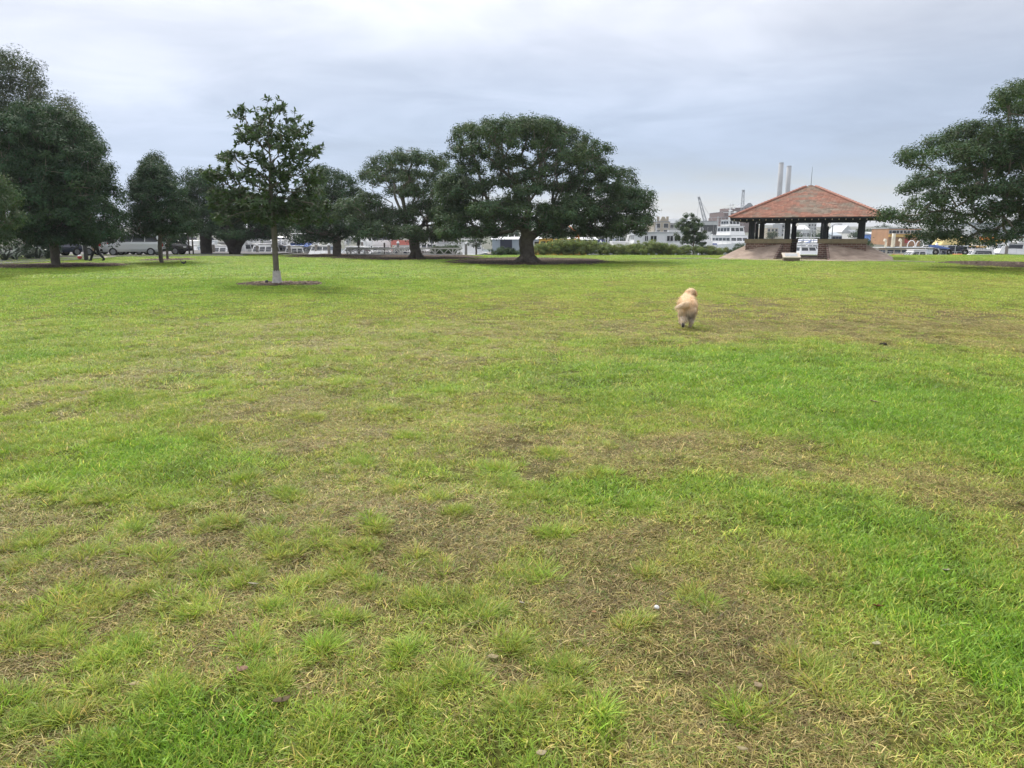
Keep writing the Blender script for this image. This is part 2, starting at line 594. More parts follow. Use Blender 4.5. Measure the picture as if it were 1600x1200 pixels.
def clump(kind, seed):
    r = np.random.default_rng(seed)
    if kind == 'short':
        n, rad, l0, l1, w, lean0, lean1 = 46, .075, .018, .05, .0034, 25, 78
    elif kind == 'dry':
        n, rad, l0, l1, w, lean0, lean1 = 44, .085, .025, .06, .0026, 66, 96
    elif kind == 'long':
        n, rad, l0, l1, w, lean0, lean1 = 120, .062, .045, .12, .0036, 14, 74
    else:   # far
        n, rad, l0, l1, w, lean0, lean1 = 44, .20, .025, .06, .009, 25, 75
    V, F, S = [], [], []
    for i in range(n):
        a = r.uniform(0, 2 * np.pi)
        q = np.sqrt(r.uniform()) * rad
        base = np.array([np.cos(a) * q, np.sin(a) * q, -0.004])
        if kind == 'long':
            az = a + r.normal(0, .55)
            lean = R(lean0 + (lean1 - lean0) * min(1, q / rad * r.uniform(.6, 1.2)))
        else:
            az = r.uniform(0, 2 * np.pi)
            lean = R(r.uniform(lean0, lean1))
        L = r.uniform(l0, l1)
        if kind == 'long' and r.uniform() < .4:
            L *= .6
        curve = R(r.uniform(5, 55)) if kind != 'dry' else R(r.uniform(-20, 30))
        wv = np.array([-np.sin(az + r.normal(0, .5)), np.cos(az + r.normal(0, .5)), r.normal(0, .25)]) * w * r.uniform(.7, 1.25) / 2
        p, th, pts = base, lean, []
        ns = 3
        twist = r.normal(0, .5)
        for s in range(ns + 1):
            pts.append(p.copy())
            d = np.array([np.sin(th) * np.cos(az), np.sin(th) * np.sin(az), np.cos(th)])
            p = p + d * L / ns
            th += curve / ns
            az += twist / ns
            p[2] = max(p[2], 0.002 + 0.004 * r.uniform())
        o = len(V)
        for s, q_ in enumerate(pts[:-1]):
            k = (1.0, .95, .7)[s]
            V += [q_ - wv * k, q_ + wv * k]
        V.append(pts[-1])
        F += [(o, o + 1, o + 3, o + 2), (o + 2, o + 3, o + 5, o + 4), (o + 4, o + 5, o + 6)]
        bv = r.uniform(.55, 1.45)
        u = r.uniform()
        if kind == 'dry':
            if u < .24:
                c = np.array([1.7, 1.62, 1.7]) * bv        # bleached straw
            elif u < .48:
                c = np.array([.62, .98, .45]) * bv         # still green
            elif u < .66:
                c = np.array([.58, .5, .48]) * bv          # rotten, dark
            else:
                c = np.array([1.1, 1.06, 1.0]) * bv
        elif u < .09:
            c = np.array([1.9, 1.25, 2.2]) * bv        # a dead, straw coloured blade
        elif u < .3:
            c = np.array([1.25, 1.12, .9]) * bv
        else:
            c = np.array([.92, 1.0, 1.0]) * bv
        S += [(*c, 1)] * 7
    me = bpy.data.meshes.new('grass_' + kind)
    me.from_pydata([tuple(v) for v in V], [], F)
    a_ = me.attributes.new('shade', 'FLOAT_COLOR', 'POINT')
    a_.data.foreach_set('color', np.array(S, np.float32).ravel())
    me.materials.append(m_blade)
    me.polygons.foreach_set('use_smooth', [True] * len(F))
    ob = bpy.data.objects.new('%02d_grass' % len(protos.objects), me)
    protos.objects.link(ob)


m_blade = bpy.data.materials.new('grass_blade')
m_blade.use_nodes = True
nt = m_blade.node_tree
b = nt.nodes['Principled BSDF']
b.inputs['Roughness'].default_value = 0.5
b.inputs['Specular IOR Level'].default_value = 0.35
a1 = nt.nodes.new('ShaderNodeAttribute')
a1.attribute_type = 'INSTANCER'
a1.attribute_name = 'tint'
a2 = nt.nodes.new('ShaderNodeAttribute')
a2.attribute_name = 'shade'
mx = nt.nodes.new('ShaderNodeMix')
mx.data_type = 'RGBA'
mx.blend_type = 'MULTIPLY'
mx.inputs[0].default_value = 1
mx.clamp_result = False
nt.links.new(a1.outputs['Color'], mx.inputs[6])
nt.links.new(a2.outputs['Color'], mx.inputs[7])
nt.links.new(mx.outputs[2], b.inputs['Base Color'])
tr = nt.nodes.new('ShaderNodeBsdfTranslucent')
nt.links.new(mx.outputs[2], tr.inputs['Color'])
ms = nt.nodes.new('ShaderNodeMixShader')
ms.inputs[0].default_value = 0.4
nt.links.new(b.outputs[0], ms.inputs[1])
nt.links.new(tr.outputs[0], ms.inputs[2])
nt.links.new(ms.outputs[0], nt.nodes['Material Output'].inputs['Surface'])

for s in range(5):
    clump('short', 100 + s)      # 0..4
for s in range(5):
    clump('dry', 200 + s)        # 5..9
for s in range(5):
    clump('long', 300 + s)       # 10..14
for s in range(4):
    clump('far', 400 + s)        # 15..18

BARE = []     # (x, y, rx, ry) beds without grass, filled in below


def bed(px, py, rx, ry):
    c = G(px, py)
    lo, hi = G(px, py + ry), G(px, max(py - ry, 391))
    t = (c.x, (lo.y + hi.y) / 2, rx * c.y / 1200 / CP, (hi.y - lo.y) / 2)
    BARE.append(t)
    return t


BEDS = [bed(437, 443.5, 62, 3.6), bed(824, 408.5, 125, 6.0), bed(640, 402, 120, 4.2), bed(520, 399.5, 70, 3.0), bed(85, 415, 105, 4.0), bed(262, 406, 40, 1.8), bed(1620, 414, 110, 6), bed(253, 410.5, 12, 1.2)]


def in_bed(x, y, k=1.0):
    m = np.zeros(x.shape, bool)
    for cx, cy, rx, ry in BARE:
        e = ((x - cx) / rx) ** 2 + ((y - cy) / ry) ** 2 + (fbm(x * 2.0, y * 2.0, 61) - .5) * 0.9
        m |= e < k
    return m


PX, PY, TY, SC, TINT = [], [], [], [], []


def scatter(y0, y1, dens, kinds_of, sxy, sz):
    n = int(dens * 0.5 * ((y1 * .72 + 1.2) + (y0 * .72 + 1.2)) * 2 * (y1 - y0))
    # uniform over the trapezium in view (with a margin for a step to the side)
    y = rng.uniform(y0, y1, n * 2)
    keep = rng.uniform(0, 1, n * 2) < (y * .72 + 1.2) / (y1 * .72 + 1.2)
    y = y[keep][:n]
    x = rng.uniform(-1, 1, len(y)) * (y * .72 + 1.2)
    g = lushness(x, y)
    t, k, s = kinds_of(g)
    k &= ~in_bed(x, y)
    k &= (fbm(x * 5.2 / (1 + .04 * y), y * 3.6 / (1 + .08 * y), 303, 3) > .41) | (rng.uniform(0, 1, len(x)) < .35) | (y > 48)
    x, y, t, g, s = x[k], y[k], t[k], g[k], s[k]
    PX.append(x); PY.append(y); TY.append(t)
    f = rng.uniform(.75, 1.3, len(x)) * s
    SC.append(np.stack([f * sxy, f * sxy, f * sz], 1))
    gg = np.clip(g + rng.normal(0, .11, len(g)), 0, 1)
    dryk = (t >= 5) & (t < 10)
    c = lawn_colour(x, y, np.where(dryk, gg * .45, np.clip(gg * .82 + .18, 0, 1)))
    TINT.append(c * np.clip(rng.normal(1, .16, len(g)), .55, 1.5)[:, None])


def kinds_near(g):
    n = len(g)
    u = rng.uniform(0, 1, n)
    dry = u > smooth(.12, .72, g) * .92 + .05
    t = np.where(dry, rng.integers(5, 10, n), rng.integers(0, 5, n))
    keep = rng.uniform(0, 1, n) < np.where(dry, .92, .5 + .5 * g)
    s = np.where(dry, 1.0, .75 + .55 * g)
    return t, keep, s


def kinds_far(g):
    n = len(g)
    return rng.integers(15, 19, n), rng.uniform(0, 1, n) < .55 + .45 * g, .8 + .3 * g


scatter(1.1, 4.0, 900, kinds_near, 1.0, 1.0)
scatter(4.0, 8.0, 600, kinds_near, 1.1, 1.0)
scatter(8.0, 15.0, 300, kinds_near, 1.45, 1.15)
scatter(15.0, 30.0, 75, kinds_far, .95, 1.0)
scatter(30.0, 69.8, 26, kinds_far, 1.6, 1.1)

# longer tufts standing out of the mown turf
tx, ty, ts = [], [], []
for px, py, w in TUFTS:
    c = G(px, py)
    wm = w * c.y / 1200 / CP
    n = max(6, int(17 * wm / 0.22))
    ta, tb = rng.uniform(0, 3.14), rng.uniform(.14, .30)
    for i in range(n):
        u, v = rng.normal(0, .27) * wm, rng.normal(0, tb) * wm
        tx.append(c.x + u * math.cos(ta) - v * math.sin(ta))
        ty.append(c.y + (u * math.sin(ta) + v * math.cos(ta)) * 1.1)
        ts.append(rng.uniform(.44, .88) * rng.uniform(.7, 1.05))
n = 42000
y = 2 + 40 * rng.uniform(0, 1, n) ** .62
x = rng.uniform(-1, 1, n) * (y * .72 + 1)
pr = (smooth(9, -3, x / np.maximum(y, 4) * 12) * .75 + .14 + .25 * smooth(9, 16, y)) * smooth(.50, .62, fbm(x * 2.1 / (1 + .02 * y), y * 1.5 / (1 + .04 * y), 91))
pr *= .45 + .55 * smooth(5, 10, y)
pr *= 1 - .75 * smooth(.7, .9, lushness(x, y))
k = (rng.uniform(0, 1, n) < pr) & ~in_bed(x, y)
tx += list(x[k]); ty += list(y[k]); ts += list(rng.uniform(.24, .64, k.sum()) * (1 + .012 * y[k]))
tx, ty, ts = np.array(tx), np.array(ty), np.array(ts)
PX.append(tx); PY.append(ty); TY.append(rng.integers(10, 15, len(tx)))
SC.append(np.stack([ts * 1.15, ts * 1.15, ts], 1))
TINT.append(lawn_colour(tx, ty, np.clip(.68 + rng.normal(0, .13, len(tx)) + .25 * (lushness(tx, ty) - .4), 0, 1)) * rng.uniform(.8, 1.25, len(tx))[:, None])
PX, PY, TY = np.concatenate(PX), np.concatenate(PY), np.concatenate(TY)
SC, TINT = np.concatenate(SC), np.concatenate(TINT)
ROT = np.stack([rng.normal(0, .08, len(PX)), rng.normal(0, .08, len(PX)), rng.uniform(0, 6.283, len(PX))], 1)

gm = bpy.data.meshes.new('grass')
gm.vertices.add(len(PX))
gm.vertices.foreach_set('co', np.stack([PX, PY, lawn_z(PX, PY) - .008], 1).astype(np.float32).ravel())
for an, typ, data in (('rot', 'FLOAT_VECTOR', ROT), ('scl', 'FLOAT_VECTOR', SC), ('tint', 'FLOAT_VECTOR', TINT)):
    a = gm.attributes.new(an, typ, 'POINT')
    a.data.foreach_set('vector', data.astype(np.float32).ravel())
a = gm.attributes.new('which', 'INT', 'POINT')
a.data.foreach_set('value', TY.astype(np.int32))
gm.materials.append(m_blade)
grass = bpy.data.objects.new('grass', gm)
col.objects.link(grass)
tag(grass, 'mown park grass, lush in some patches and dry in others', 'grass', kind='stuff')
ng = bpy.data.node_groups.new('scatter_grass', 'GeometryNodeTree')
ng.interface.new_socket('Geometry', in_out='INPUT', socket_type='NodeSocketGeometry')
ng.interface.new_socket('Geometry', in_out='OUTPUT', socket_type='NodeSocketGeometry')
gi, go = ng.nodes.new('NodeGroupInput'), ng.nodes.new('NodeGroupOutput')
iop = ng.nodes.new('GeometryNodeInstanceOnPoints')
ci = ng.nodes.new('GeometryNodeCollectionInfo')
ci.inputs['Collection'].default_value = protos
ci.inputs['Separate Children'].default_value = True
ci.inputs['Reset Children'].default_value = True


def named(nm, typ):
    n = ng.nodes.new('GeometryNodeInputNamedAttribute')
    n.data_type = typ
    n.inputs['Name'].default_value = nm
    return n.outputs['Attribute']


ng.links.new(gi.outputs[0], iop.inputs['Points'])
ng.links.new(ci.outputs[0], iop.inputs['Instance'])
iop.inputs['Pick Instance'].default_value = True
ng.links.new(named('which', 'INT'), iop.inputs['Instance Index'])
ng.links.new(named('rot', 'FLOAT_VECTOR'), iop.inputs['Rotation'])
ng.links.new(named('scl', 'FLOAT_VECTOR'), iop.inputs['Scale'])
ng.links.new(iop.outputs[0], go.inputs[0])
md = grass.modifiers.new('scatter', 'NODES')
md.node_group = ng

# bark mulch beds under the trees
m_mulch = mat('bark_mulch', (0.055, 0.040, 0.030), 0.95, spec=0.1, c2=(0.125, 0.092, 0.068), nscale=6, bump=1.0, bscale=25)
for (cx, cy, rx, ry) in BEDS:
    if rx < 1.0:
        continue
    n, m = 72, 8
    mb = MB()
    vs, fs = [(cx, cy, .035)], []
    for j in range(1, m + 1):
        for i in range(n):
            a = 2 * math.pi * i / n
            q = j / m * (1 + .5 * (float(fbm(np.array([math.cos(a) * 2.5 + cx]), np.array([math.sin(a) * 2.5 + cy]), 71)[0]) - .5))
            x, y = cx + math.cos(a) * rx * q * 1.05, cy + math.sin(a) * ry * q * 1.05
            z = .03 * (1 - (j / m) ** 2) + .022 + float(lawn_z(np.array([x]), np.array([y]))[0]) + random.uniform(-.012, .012)
            if j == m:
                z -= .06
            vs.append((x, y, z))
    fs += [(0, 1 + i, 1 + (i + 1) % n) for i in range(n)]
    for j in range(m - 1):
        for i in range(n):
            fs.append((1 + j * n + i, 1 + (j + 1) * n + i, 1 + (j + 1) * n + (i + 1) % n, 1 + j * n + (i + 1) % n))
    mb.add(vs, fs)
    tag(mb.build('mulch_bed', m_mulch, smooth=True), kind='structure')

# ------------------------------------------------------------------ trees
m_bark = mat('grey_bark', (0.105, 0.09, 0.075), 0.9, spec=0.15, c2=(0.22, 0.19, 0.16), nscale=3.5, bump=0.9, bscale=9)
m_bark_dark = mat('dark_bark', (0.05, 0.042, 0.036), 0.9, spec=0.15, c2=(0.10, 0.085, 0.07), nscale=3, bump=0.8, bscale=8)
m_fig = leaf_material('fig_leaf', (0.060, 0.098, 0.045), 0.16, 0.65, spec=0.12)
m_fig_dark = leaf_material('fig_leaf_dark', (0.036, 0.072, 0.032), 0.14, 0.65, spec=0.12)
m_young = leaf_material('young_fig_leaf', (0.066, 0.104, 0.050), 0.2, 0.6, spec=0.16)
m_gum = leaf_material('gum_leaf', (0.055, 0.078, 0.040), 0.2, 0.65, spec=0.12)
m_shrub = leaf_material('shrub_leaf', (0.185, 0.225, 0.085), 0.25, 0.65, spec=0.12)


def skeleton(root, forks, targets, r, step=0.45, bias=0.32, sag=0.10):
    """branch tree: trunk polyline 'forks' from the ground up, then each target is joined to the cheapest node"""
    N = [np.array(forks[0], float)]
    par, dist = [-1], [0.0]
    first_ok = 0
    for p in forks[1:]:
        p = np.array(p, float)
        N.append(p)
        par.append(len(N) - 2)
        dist.append(dist[-1] + np.linalg.norm(p - N[-2]))
    first_ok = max(1, int(len(forks) * .6))
    T = np.array(targets)
    order = np.argsort(np.linalg.norm(T - N[-1], axis=1))
    tips = []
    for ti in order:
        t = T[ti]
        A = np.array(N[first_ok:])
        D = np.array(dist[first_ok:])
        d = np.linalg.norm(A - t, axis=1)
        i = int(np.argmin(d + bias * D)) + first_ok
        a = N[i]
        L = np.linalg.norm(t - a)
        k = max(1, int(L / step))
        last = i
        if par[i] >= 0:
            pd = a - N[par[i]]
            pd = pd / (np.linalg.norm(pd) + 1e-9)
        else:
            pd = np.array([0, 0, 1.])
        for s in range(1, k + 1):
            f = s / k
            p = a + (t - a) * f + pd * L * .22 * math.sin(math.pi * f) * (1 - f)
            if s < k:
                p = p + r.normal(0, .05, 3) * min(1, L)
            N.append(p)
            par.append(last)
            dist.append(dist[last] + L / k)
            last = len(N) - 1
        tips.append(last)
    return np.array(N), np.array(par), tips


def radii(N, par, r_tip, r_base, power=2.4, ntrunk=1):
    acc = np.zeros(len(N))
    leaf = np.ones(len(N), bool)
    leaf[par[par >= 0]] = False
    acc[leaf] = 1
    for i in range(len(N) - 1, 0, -1):
        acc[par[i]] += acc[i]
    rr = r_tip * acc ** (1 / power)
    k = (r_base / rr[0])
    # stretch so the foot of the trunk has the wanted radius and the tips stay thin
    t = np.log(np.maximum(rr / r_tip, 1.0001)) / np.log(max(rr[0] / r_tip, 1.01))
    return r_tip * (r_base / r_tip) ** t


def branch_mesh(name, N, par, rad, mat_, parent, skip=0, rmin=0.0):
    """one tube per branch run, rings shared along the run"""
    kids = [[] for _ in N]
    for i, p in enumerate(par):
        if p >= 0:
            kids[p].append(i)
    mb = MB()
    stack = [(0, None)]
    while stack:
        i, frm = stack.pop()
        run = [i] if frm is None else [frm, i]
        while kids[run[-1]]:
            ch = sorted(kids[run[-1]], key=lambda c: -rad[c])
            for c in ch[1:]:
                stack.append((c, run[-1]))
            run.append(ch[0])
        rs = [rad[j] for j in run]
        if frm is not None:
            rs[0] = min(rad[frm], rad[i] * 1.25)
        if max(rs) < rmin:
            continue
        n = 10 if max(rs) > .12 else (6 if max(rs) > .04 else 4)
        mb.tube([N[j] for j in run], rs, n, cap=False)
    return mb.build(name, mat_, parent, smooth=True)


def leaves(name, C, NRM, per, spread, lsize, mat_, parent, r, flat=.75, tip=None, up=0.55, tint_sd=.16, aspect=.42, droop=0.0):
    """C cluster centres, NRM outward direction per cluster; rhombic leaves spread round each centre"""
    n = len(C) * per
    ci = np.repeat(np.arange(len(C)), per)
    v = r.normal(0, 1, (n, 3))
    v /= np.linalg.norm(v, axis=1)[:, None]
    q = r.uniform(0, 1, n) ** .5
    off = v * q[:, None] * spread * np.array([1, 1, flat]) * r.uniform(.65, 1.3, len(C))[ci][:, None]
    pos = C[ci] + off
    nm = NRM[ci] * .5 + v * .55 + np.array([0, 0, up]) + r.normal(0, .38, (n, 3))
    nm /= np.linalg.norm(nm, axis=1)[:, None]
    d = v * .6 + r.normal(0, .7, (n, 3)) + np.array([0, 0, -droop])
    d -= nm * (d * nm).sum(1)[:, None]
    d /= np.linalg.norm(d, axis=1)[:, None] + 1e-9
    s = np.cross(nm, d)
    L = lsize * r.uniform(.6, 1.25, n)[:, None]
    w = L * aspect * .5
    V = np.stack([pos - d * L * .5, pos + s * w + nm * L * .06, pos + d * L * .5 - nm * L * .05, pos - s * w + nm * L * .06], 1).reshape(-1, 3)
    Fq = np.arange(n * 4).reshape(n, 4)
    ct = r.normal(1, tint_sd, len(C))[ci]
    lt = np.clip(ct * r.uniform(.7, 1.35, n), .35, 2.2)
    hue = r.normal(0, .09, n) + r.normal(0, .06, len(C))[ci]
    tint = np.stack([lt * (1 + hue), lt, lt * (1 - hue * .8), np.ones(n)], 1)
    tint = np.repeat(tint, 4, 0).astype(np.float32)
    return quad_mesh(name, V, Fq, mat_, parent, {'tint': ('FLOAT_COLOR', 'POINT', tint)})


def lobes_to_targets(lobes, Y, depth, r, per_m2=1.5, low=-.35, base=None):
    """lobes: (px, py, rx, ry[, depth factor]) in photo pixels at distance Y; depth = half depth of the crown.
    Points are spread over the shells of the lobes, and lobes are set at different depths so that the crown is round."""
    pts, nrm = [], []
    k = 1 / 1200 / CP
    xs = [l[0] for l in lobes]
    cx, hw = (min(xs) + max(xs)) / 2, max(1, (max(xs) - min(xs)) / 2)
    for l in lobes:
        px, py, rx, ry = l[:4]
        u = min(1, abs(px - cx) / hw)
        lim = depth * math.sqrt(max(.04, 1 - u * u * .92))
        dY = l[4] * depth if len(l) > 4 else r.uniform(-.85, .85) * lim
        c = np.array(P(px, py, Y))
        a, b = rx * Y * k, ry * Y * k
        c = c + np.array([c[0] / Y * dY, dY, (c[2] - CAM_H) / Y * dY])   # same place in view, other distance
        a, b = a * (1 + dY / Y), b * (1 + dY / Y)
        n = max(4, int(per_m2 * 4 * math.pi * (a * b + a * a + a * b) / 3 * .62))
        v = r.normal(0, 1, (n * 3, 3))
        v /= np.linalg.norm(v, axis=1)[:, None]
        v = v[v[:, 2] > low][:n]
        q = r.uniform(.72, 1.0, len(v))[:, None]
        p = c + v * q * np.array([a, a, b])
        pts.append(p)
        nrm.append(v)
    return np.concatenate(pts), np.concatenate(nrm)


def prune(T, NRM, dmin, r):
    """drop targets closer than dmin to one already kept (grid hash)"""
    order = r.permutation(len(T))
    seen = {}
    keep = []
    for i in order:
        key = tuple(np.floor(T[i] / dmin).astype(int))
        if key in seen:
            continue
        seen[key] = 1
        keep.append(i)
    return T[keep], NRM[keep]


def build_tree(name, label, base, Y, lobes, trunk, depth, seed, cat='tree', per=110, spread=.5, lsize=.15, leaf=None, bark=None, r_base=.3, r_tip=.012, per_m2=1.5,
               dmin=.42, low=-.35, group=None, bias=.32, up=.55, aspect=.42, flat=.75, droop=0., zmin=1.2, rmin=0.0, step=.45, tint_sd=.16, fill=None, twigs=0):
    r = np.random.default_rng(seed)
    if fill:
        # fill = (copies above, row, copies below): the same boughs again nearer and farther
        up_n, row, dn_n = fill
        lobes = list(lobes)
        for l in list(lobes):
            for q in range(dn_n if l[1] > row else up_n):
                lobes.append((l[0] + r.uniform(-.25, .25) * l[2], l[1] + r.uniform(-.2, .2) * l[3], l[2] * r.uniform(.75, 1), l[3] * r.uniform(.75, 1)))
    root = empty(name, base, label=label, cat=cat, group=group)
    T, NM = lobes_to_targets(lobes, Y, depth, r, per_m2, low)
    k = T[:, 2] > zmin
    T, NM = T[k], NM[k]
    T, NM = prune(T, NM, dmin, r)
    b0 = np.array(base)
    T = T - b0
    forks = [np.array(p, float) for p in trunk]
    TT = T
    if twigs:
        # bare inner branches: targets between the fork and the crown shell
        q = r.integers(0, len(T), twigs)
        f = r.uniform(.55, .97, twigs)[:, None]
        top = forks[-1] + np.array([0, 0, .3])
        TT = np.concatenate([T, top + (T[q] - top) * f + r.normal(0, .35, (twigs, 3))])
    N, par, tips = skeleton(b0, forks, TT, r, bias=bias, step=step)
    rad = radii(N, par, r_tip, r_base)
    o = branch_mesh('trunk', N, par, rad, bark or m_bark, root, rmin=rmin)
    leaves('crown', T, NM, per, spread, lsize, leaf or m_fig, root, r, flat=flat, up=up, aspect=aspect, droop=droop, tint_sd=tint_sd)
    return root, N, par, rad


def trunk_line(h, lean=(0, 0), n=6, wob=.03, seed=1):
    r = np.random.default_rng(seed)
    return [(lean[0] * i / n + (r.normal(0, wob) if 0 < i else 0), lean[1] * i / n + (r.normal(0, wob) if 0 < i else 0), h * i / n - (.08 if i == 0 else 0)) for i in range(n + 1)]


def root_flare(parent, r0, reach, n, seed, m, h=.5):
    """surface roots / buttresses spreading from the foot of the trunk"""
    r = np.random.default_rng(seed)
    mb = MB()
    for i in range(n):
        a = 2 * math.pi * i / n + r.uniform(-.3, .3)
        L = reach * r.uniform(.6, 1.15)
        pts, rs = [], []
        for s in range(6):
            f = s / 5
            q = r0 * .55 + L * f
            a2 = a + .25 * f * r.normal(0, 1)
            pts.append((math.cos(a2) * q, math.sin(a2) * q, h * (1 - f) ** 2.6 - .05 * f))
            rs.append(r0 * (.42 * (1 - f) + .10))
        mb.tube(pts, rs, 7, cap=False)
    return mb.build('surface_root', m, parent, smooth=True)


# the big spreading fig in the middle
Yb = G(824, 410).y
base = G(824, 410)
LB = [(745, 217, 38, 26), (790, 203, 42, 20), (838, 204, 44, 22), (880, 226, 40, 24), (925, 237, 28, 17), (908, 266, 44, 22), (960, 284, 38, 20), (992, 307, 26, 15), (1003, 330, 22, 12, .1),
      (965, 322, 42, 20), (985, 352, 34, 14), (940, 345, 34, 18), (868, 250, 36, 16, .5), (722, 252, 30, 20), (712, 286, 28, 24), (738, 300, 34, 20), (712, 330, 30, 24), (745, 338, 36, 22),
      (712, 365, 30, 14), (790, 350, 36, 16, -.6), (835, 352, 32, 16, -.75), (880, 345, 36, 16, -.6), (905, 318, 38, 16, -.3), (920, 365, 28, 12, .3), (870, 365, 30, 10, -.5), (800, 322, 34, 14, -.75),
      (760, 235, 30, 16, -.6), (812, 225, 34, 16, -.65), (860, 228, 30, 16, -.5), (760, 365, 28, 12, .2), (830, 205, 40, 16, .7), (770, 215, 36, 16, .7), (900, 250, 36, 16, .7),
      (1000, 318, 20, 12, 0), (958, 300, 32, 14, -.5), (820, 300, 30, 10, -.85), (705, 308, 24, 20, .1), (780, 262, 18, 8, .75), (955, 365, 24, 10, 0), (1000, 345, 20, 12, .1),
      (850, 290, 22, 10, .8), (895, 300, 24, 12, .6), (800, 258, 34, 16, .6), (770, 285, 30, 14, .5), (830, 275, 30, 12, .7), (712, 348, 28, 16, -.2), (708, 362, 24, 8, .1), (940, 370, 30, 10, .1), (985, 362, 24, 10, 0), (880, 372, 30, 8, .5), (760, 368, 30, 8, .4), (735, 368, 16, 6, 0), (835, 330, 36, 14, -.9), (770, 330, 36, 16, -.8), (900, 335, 34, 16, -.8), (735, 268, 24, 14, .3), (775, 250, 22, 10, -.2), (800, 285, 20, 9, .2), (850, 268, 26, 12, .2), (870, 300, 24, 10, .3), (720, 295, 26, 14, .5), (905, 288, 26, 12, -.2)]
big, N, par, rad = build_tree('fig_tree', 'largest fig tree with a broad domed crown over the widest dark mulch bed', base, Yb, LB, trunk_line(1.75, (-.05, 0), 6, .03, 3), 6.0, 11,
                              per=100, spread=0.46, lsize=0.16, r_base=.46, per_m2=2.0, dmin=0.4, low=-.25, bias=.26, zmin=1.75, fill=(1, 285, 2), twigs=420, r_tip=.017)
root_flare(big, .44, 1.0, 9, 5, m_bark, .42)

# second fig, left of it
base = G(650, 403)
Yb = base.y
LB = [(600, 263, 30, 20), (635, 252, 34, 16), (668, 255, 30, 16), (585, 285, 26, 18), (690, 275, 22, 20), (575, 320, 30, 20), (610, 345, 40, 18), (665, 335, 40, 22), (700, 340, 30, 24),
      (630, 300, 26, 10, .6), (660, 300, 34, 18), (590, 365, 34, 14), (640, 368, 30, 14, -.5), (690, 370, 36, 14), (720, 365, 26, 14), (620, 280, 30, 14, .6), (650, 275, 30, 12, -.5), (560, 350, 22, 18),
      (655, 380, 16, 12, -.7), (730, 335, 24, 22), (545, 335, 20, 24)]
t2, *_ = build_tree('fig_tree', 'mid sized fig tree with a flat topped crown left of the largest fig', base, Yb, LB, trunk_line(1.5, (-.1, 0), 6, .03, 4), 5.5, 12,
                    per=95, spread=0.48, lsize=0.17, r_base=.40, per_m2=1.9, dmin=0.42, low=-.25, bias=.28, zmin=1.25, fill=(1, 320, 2), twigs=260, r_tip=.017)
root_flare(t2, .38, .8, 7, 6, m_bark, .4)

# third fig, behind the young tree to its right
base = G(527, 399.5)
Yb = base.y
LB = [(505, 275, 26, 18), (490, 295, 24, 18), (530, 285, 24, 16), (545, 300, 22, 16), (515, 310, 30, 18), (480, 325, 28, 20), (530, 335, 34, 20), (500, 350, 34, 18), (560, 335, 20, 22), (470, 355, 24, 18),
      (540, 365, 26, 14), (500, 372, 28, 12), (465, 380, 20, 10), (515, 380, 22, 10, -.6), (450, 340, 22, 20), (568, 360, 20, 16)]
t3, *_ = build_tree('fig_tree', 'fig tree with drooping lower branches just right of the slender young tree', base, Yb, LB, trunk_line(1.6, (0, 0), 6, .03, 5), 4.6, 13,
                    per=90, spread=.55, lsize=0.18, r_base=.36, per_m2=1.6, dmin=0.46, low=-.3, bias=.3, zmin=1.3, leaf=m_fig_dark, fill=(1, 300, 2), twigs=120, r_tip=.017)

# fourth fig, low and broad with a forked bole, left of the young tree
base = G(367, 397.5)
Yb = base.y
LB = [(345, 330, 24, 22), (370, 318, 26, 20), (400, 325, 24, 22), (355, 350, 28, 18), (390, 352, 32, 18), (340, 368, 18, 14), (420, 350, 22, 20), (370, 370, 30, 10, -.6), (410, 374, 24, 10), (435, 365, 20, 14), (380, 335, 26, 16, -.6),
      (440, 340, 20, 22)]
t4, N4, p4, r4 = build_tree('fig_tree', 'low fig tree with a forked black trunk in front of the moored boats', base, Yb, LB, trunk_line(1.0, (0, 0), 5, .03, 6), 4.6, 14,
                            per=90, spread=.55, lsize=0.18, r_base=.50, per_m2=1.8, dmin=0.46, low=-.25, bias=.2, zmin=1.5, leaf=m_fig_dark, bark=m_bark_dark, r_tip=.02, fill=(2, 300, 2))

mb = MB()
mb.tube([(0, 0, .1), (-.35, .1, .95), (-1.1, .2, 1.75), (-2.2, .3, 2.3)], [.50, .40, .28, .14], 9)
mb.tube([(0, 0, .1), (.40, -.1, .95), (1.2, -.2, 1.7), (2.3, -.3, 2.3)], [.50, .42, .28, .14], 9)
mb.tube([(0, 0, .5), (.05, -.45, 1.3), (.1, -1.2, 2.0), (.2, -2.0, 2.5)], [.45, .34, .22, .10], 8)
mb.build('forked_limb', m_bark_dark, t4, smooth=True)

# tall fig behind the conical tree
base = G(313, 397.0)
Yb = base.y + 1.5
LB = [(305, 283, 22, 18), (325, 280, 20, 16), (318, 300, 28, 18), (300, 310, 20, 18), (335, 305, 18, 18), (310, 330, 28, 18), (330, 340, 22, 18), (300, 350, 22, 14), (322, 360, 26, 12), (290, 335, 16, 16), (345, 325, 14, 16), (345, 355, 16, 12)]
t5, *_ = build_tree('fig_tree', 'dark rounded fig tree with a thick trunk between the conical tree and the young tree', (base.x, Yb, 0), Yb, LB, trunk_line(1.9, (.05, 0), 6, .03, 7), 3.8, 15,
                    per=90, spread=.55, lsize=0.19, r_base=.55, per_m2=1.8, dmin=0.5, low=-.4, bias=.3, zmin=1.7, leaf=m_fig_dark, bark=m_bark_dark, fill=(1, 300, 2))

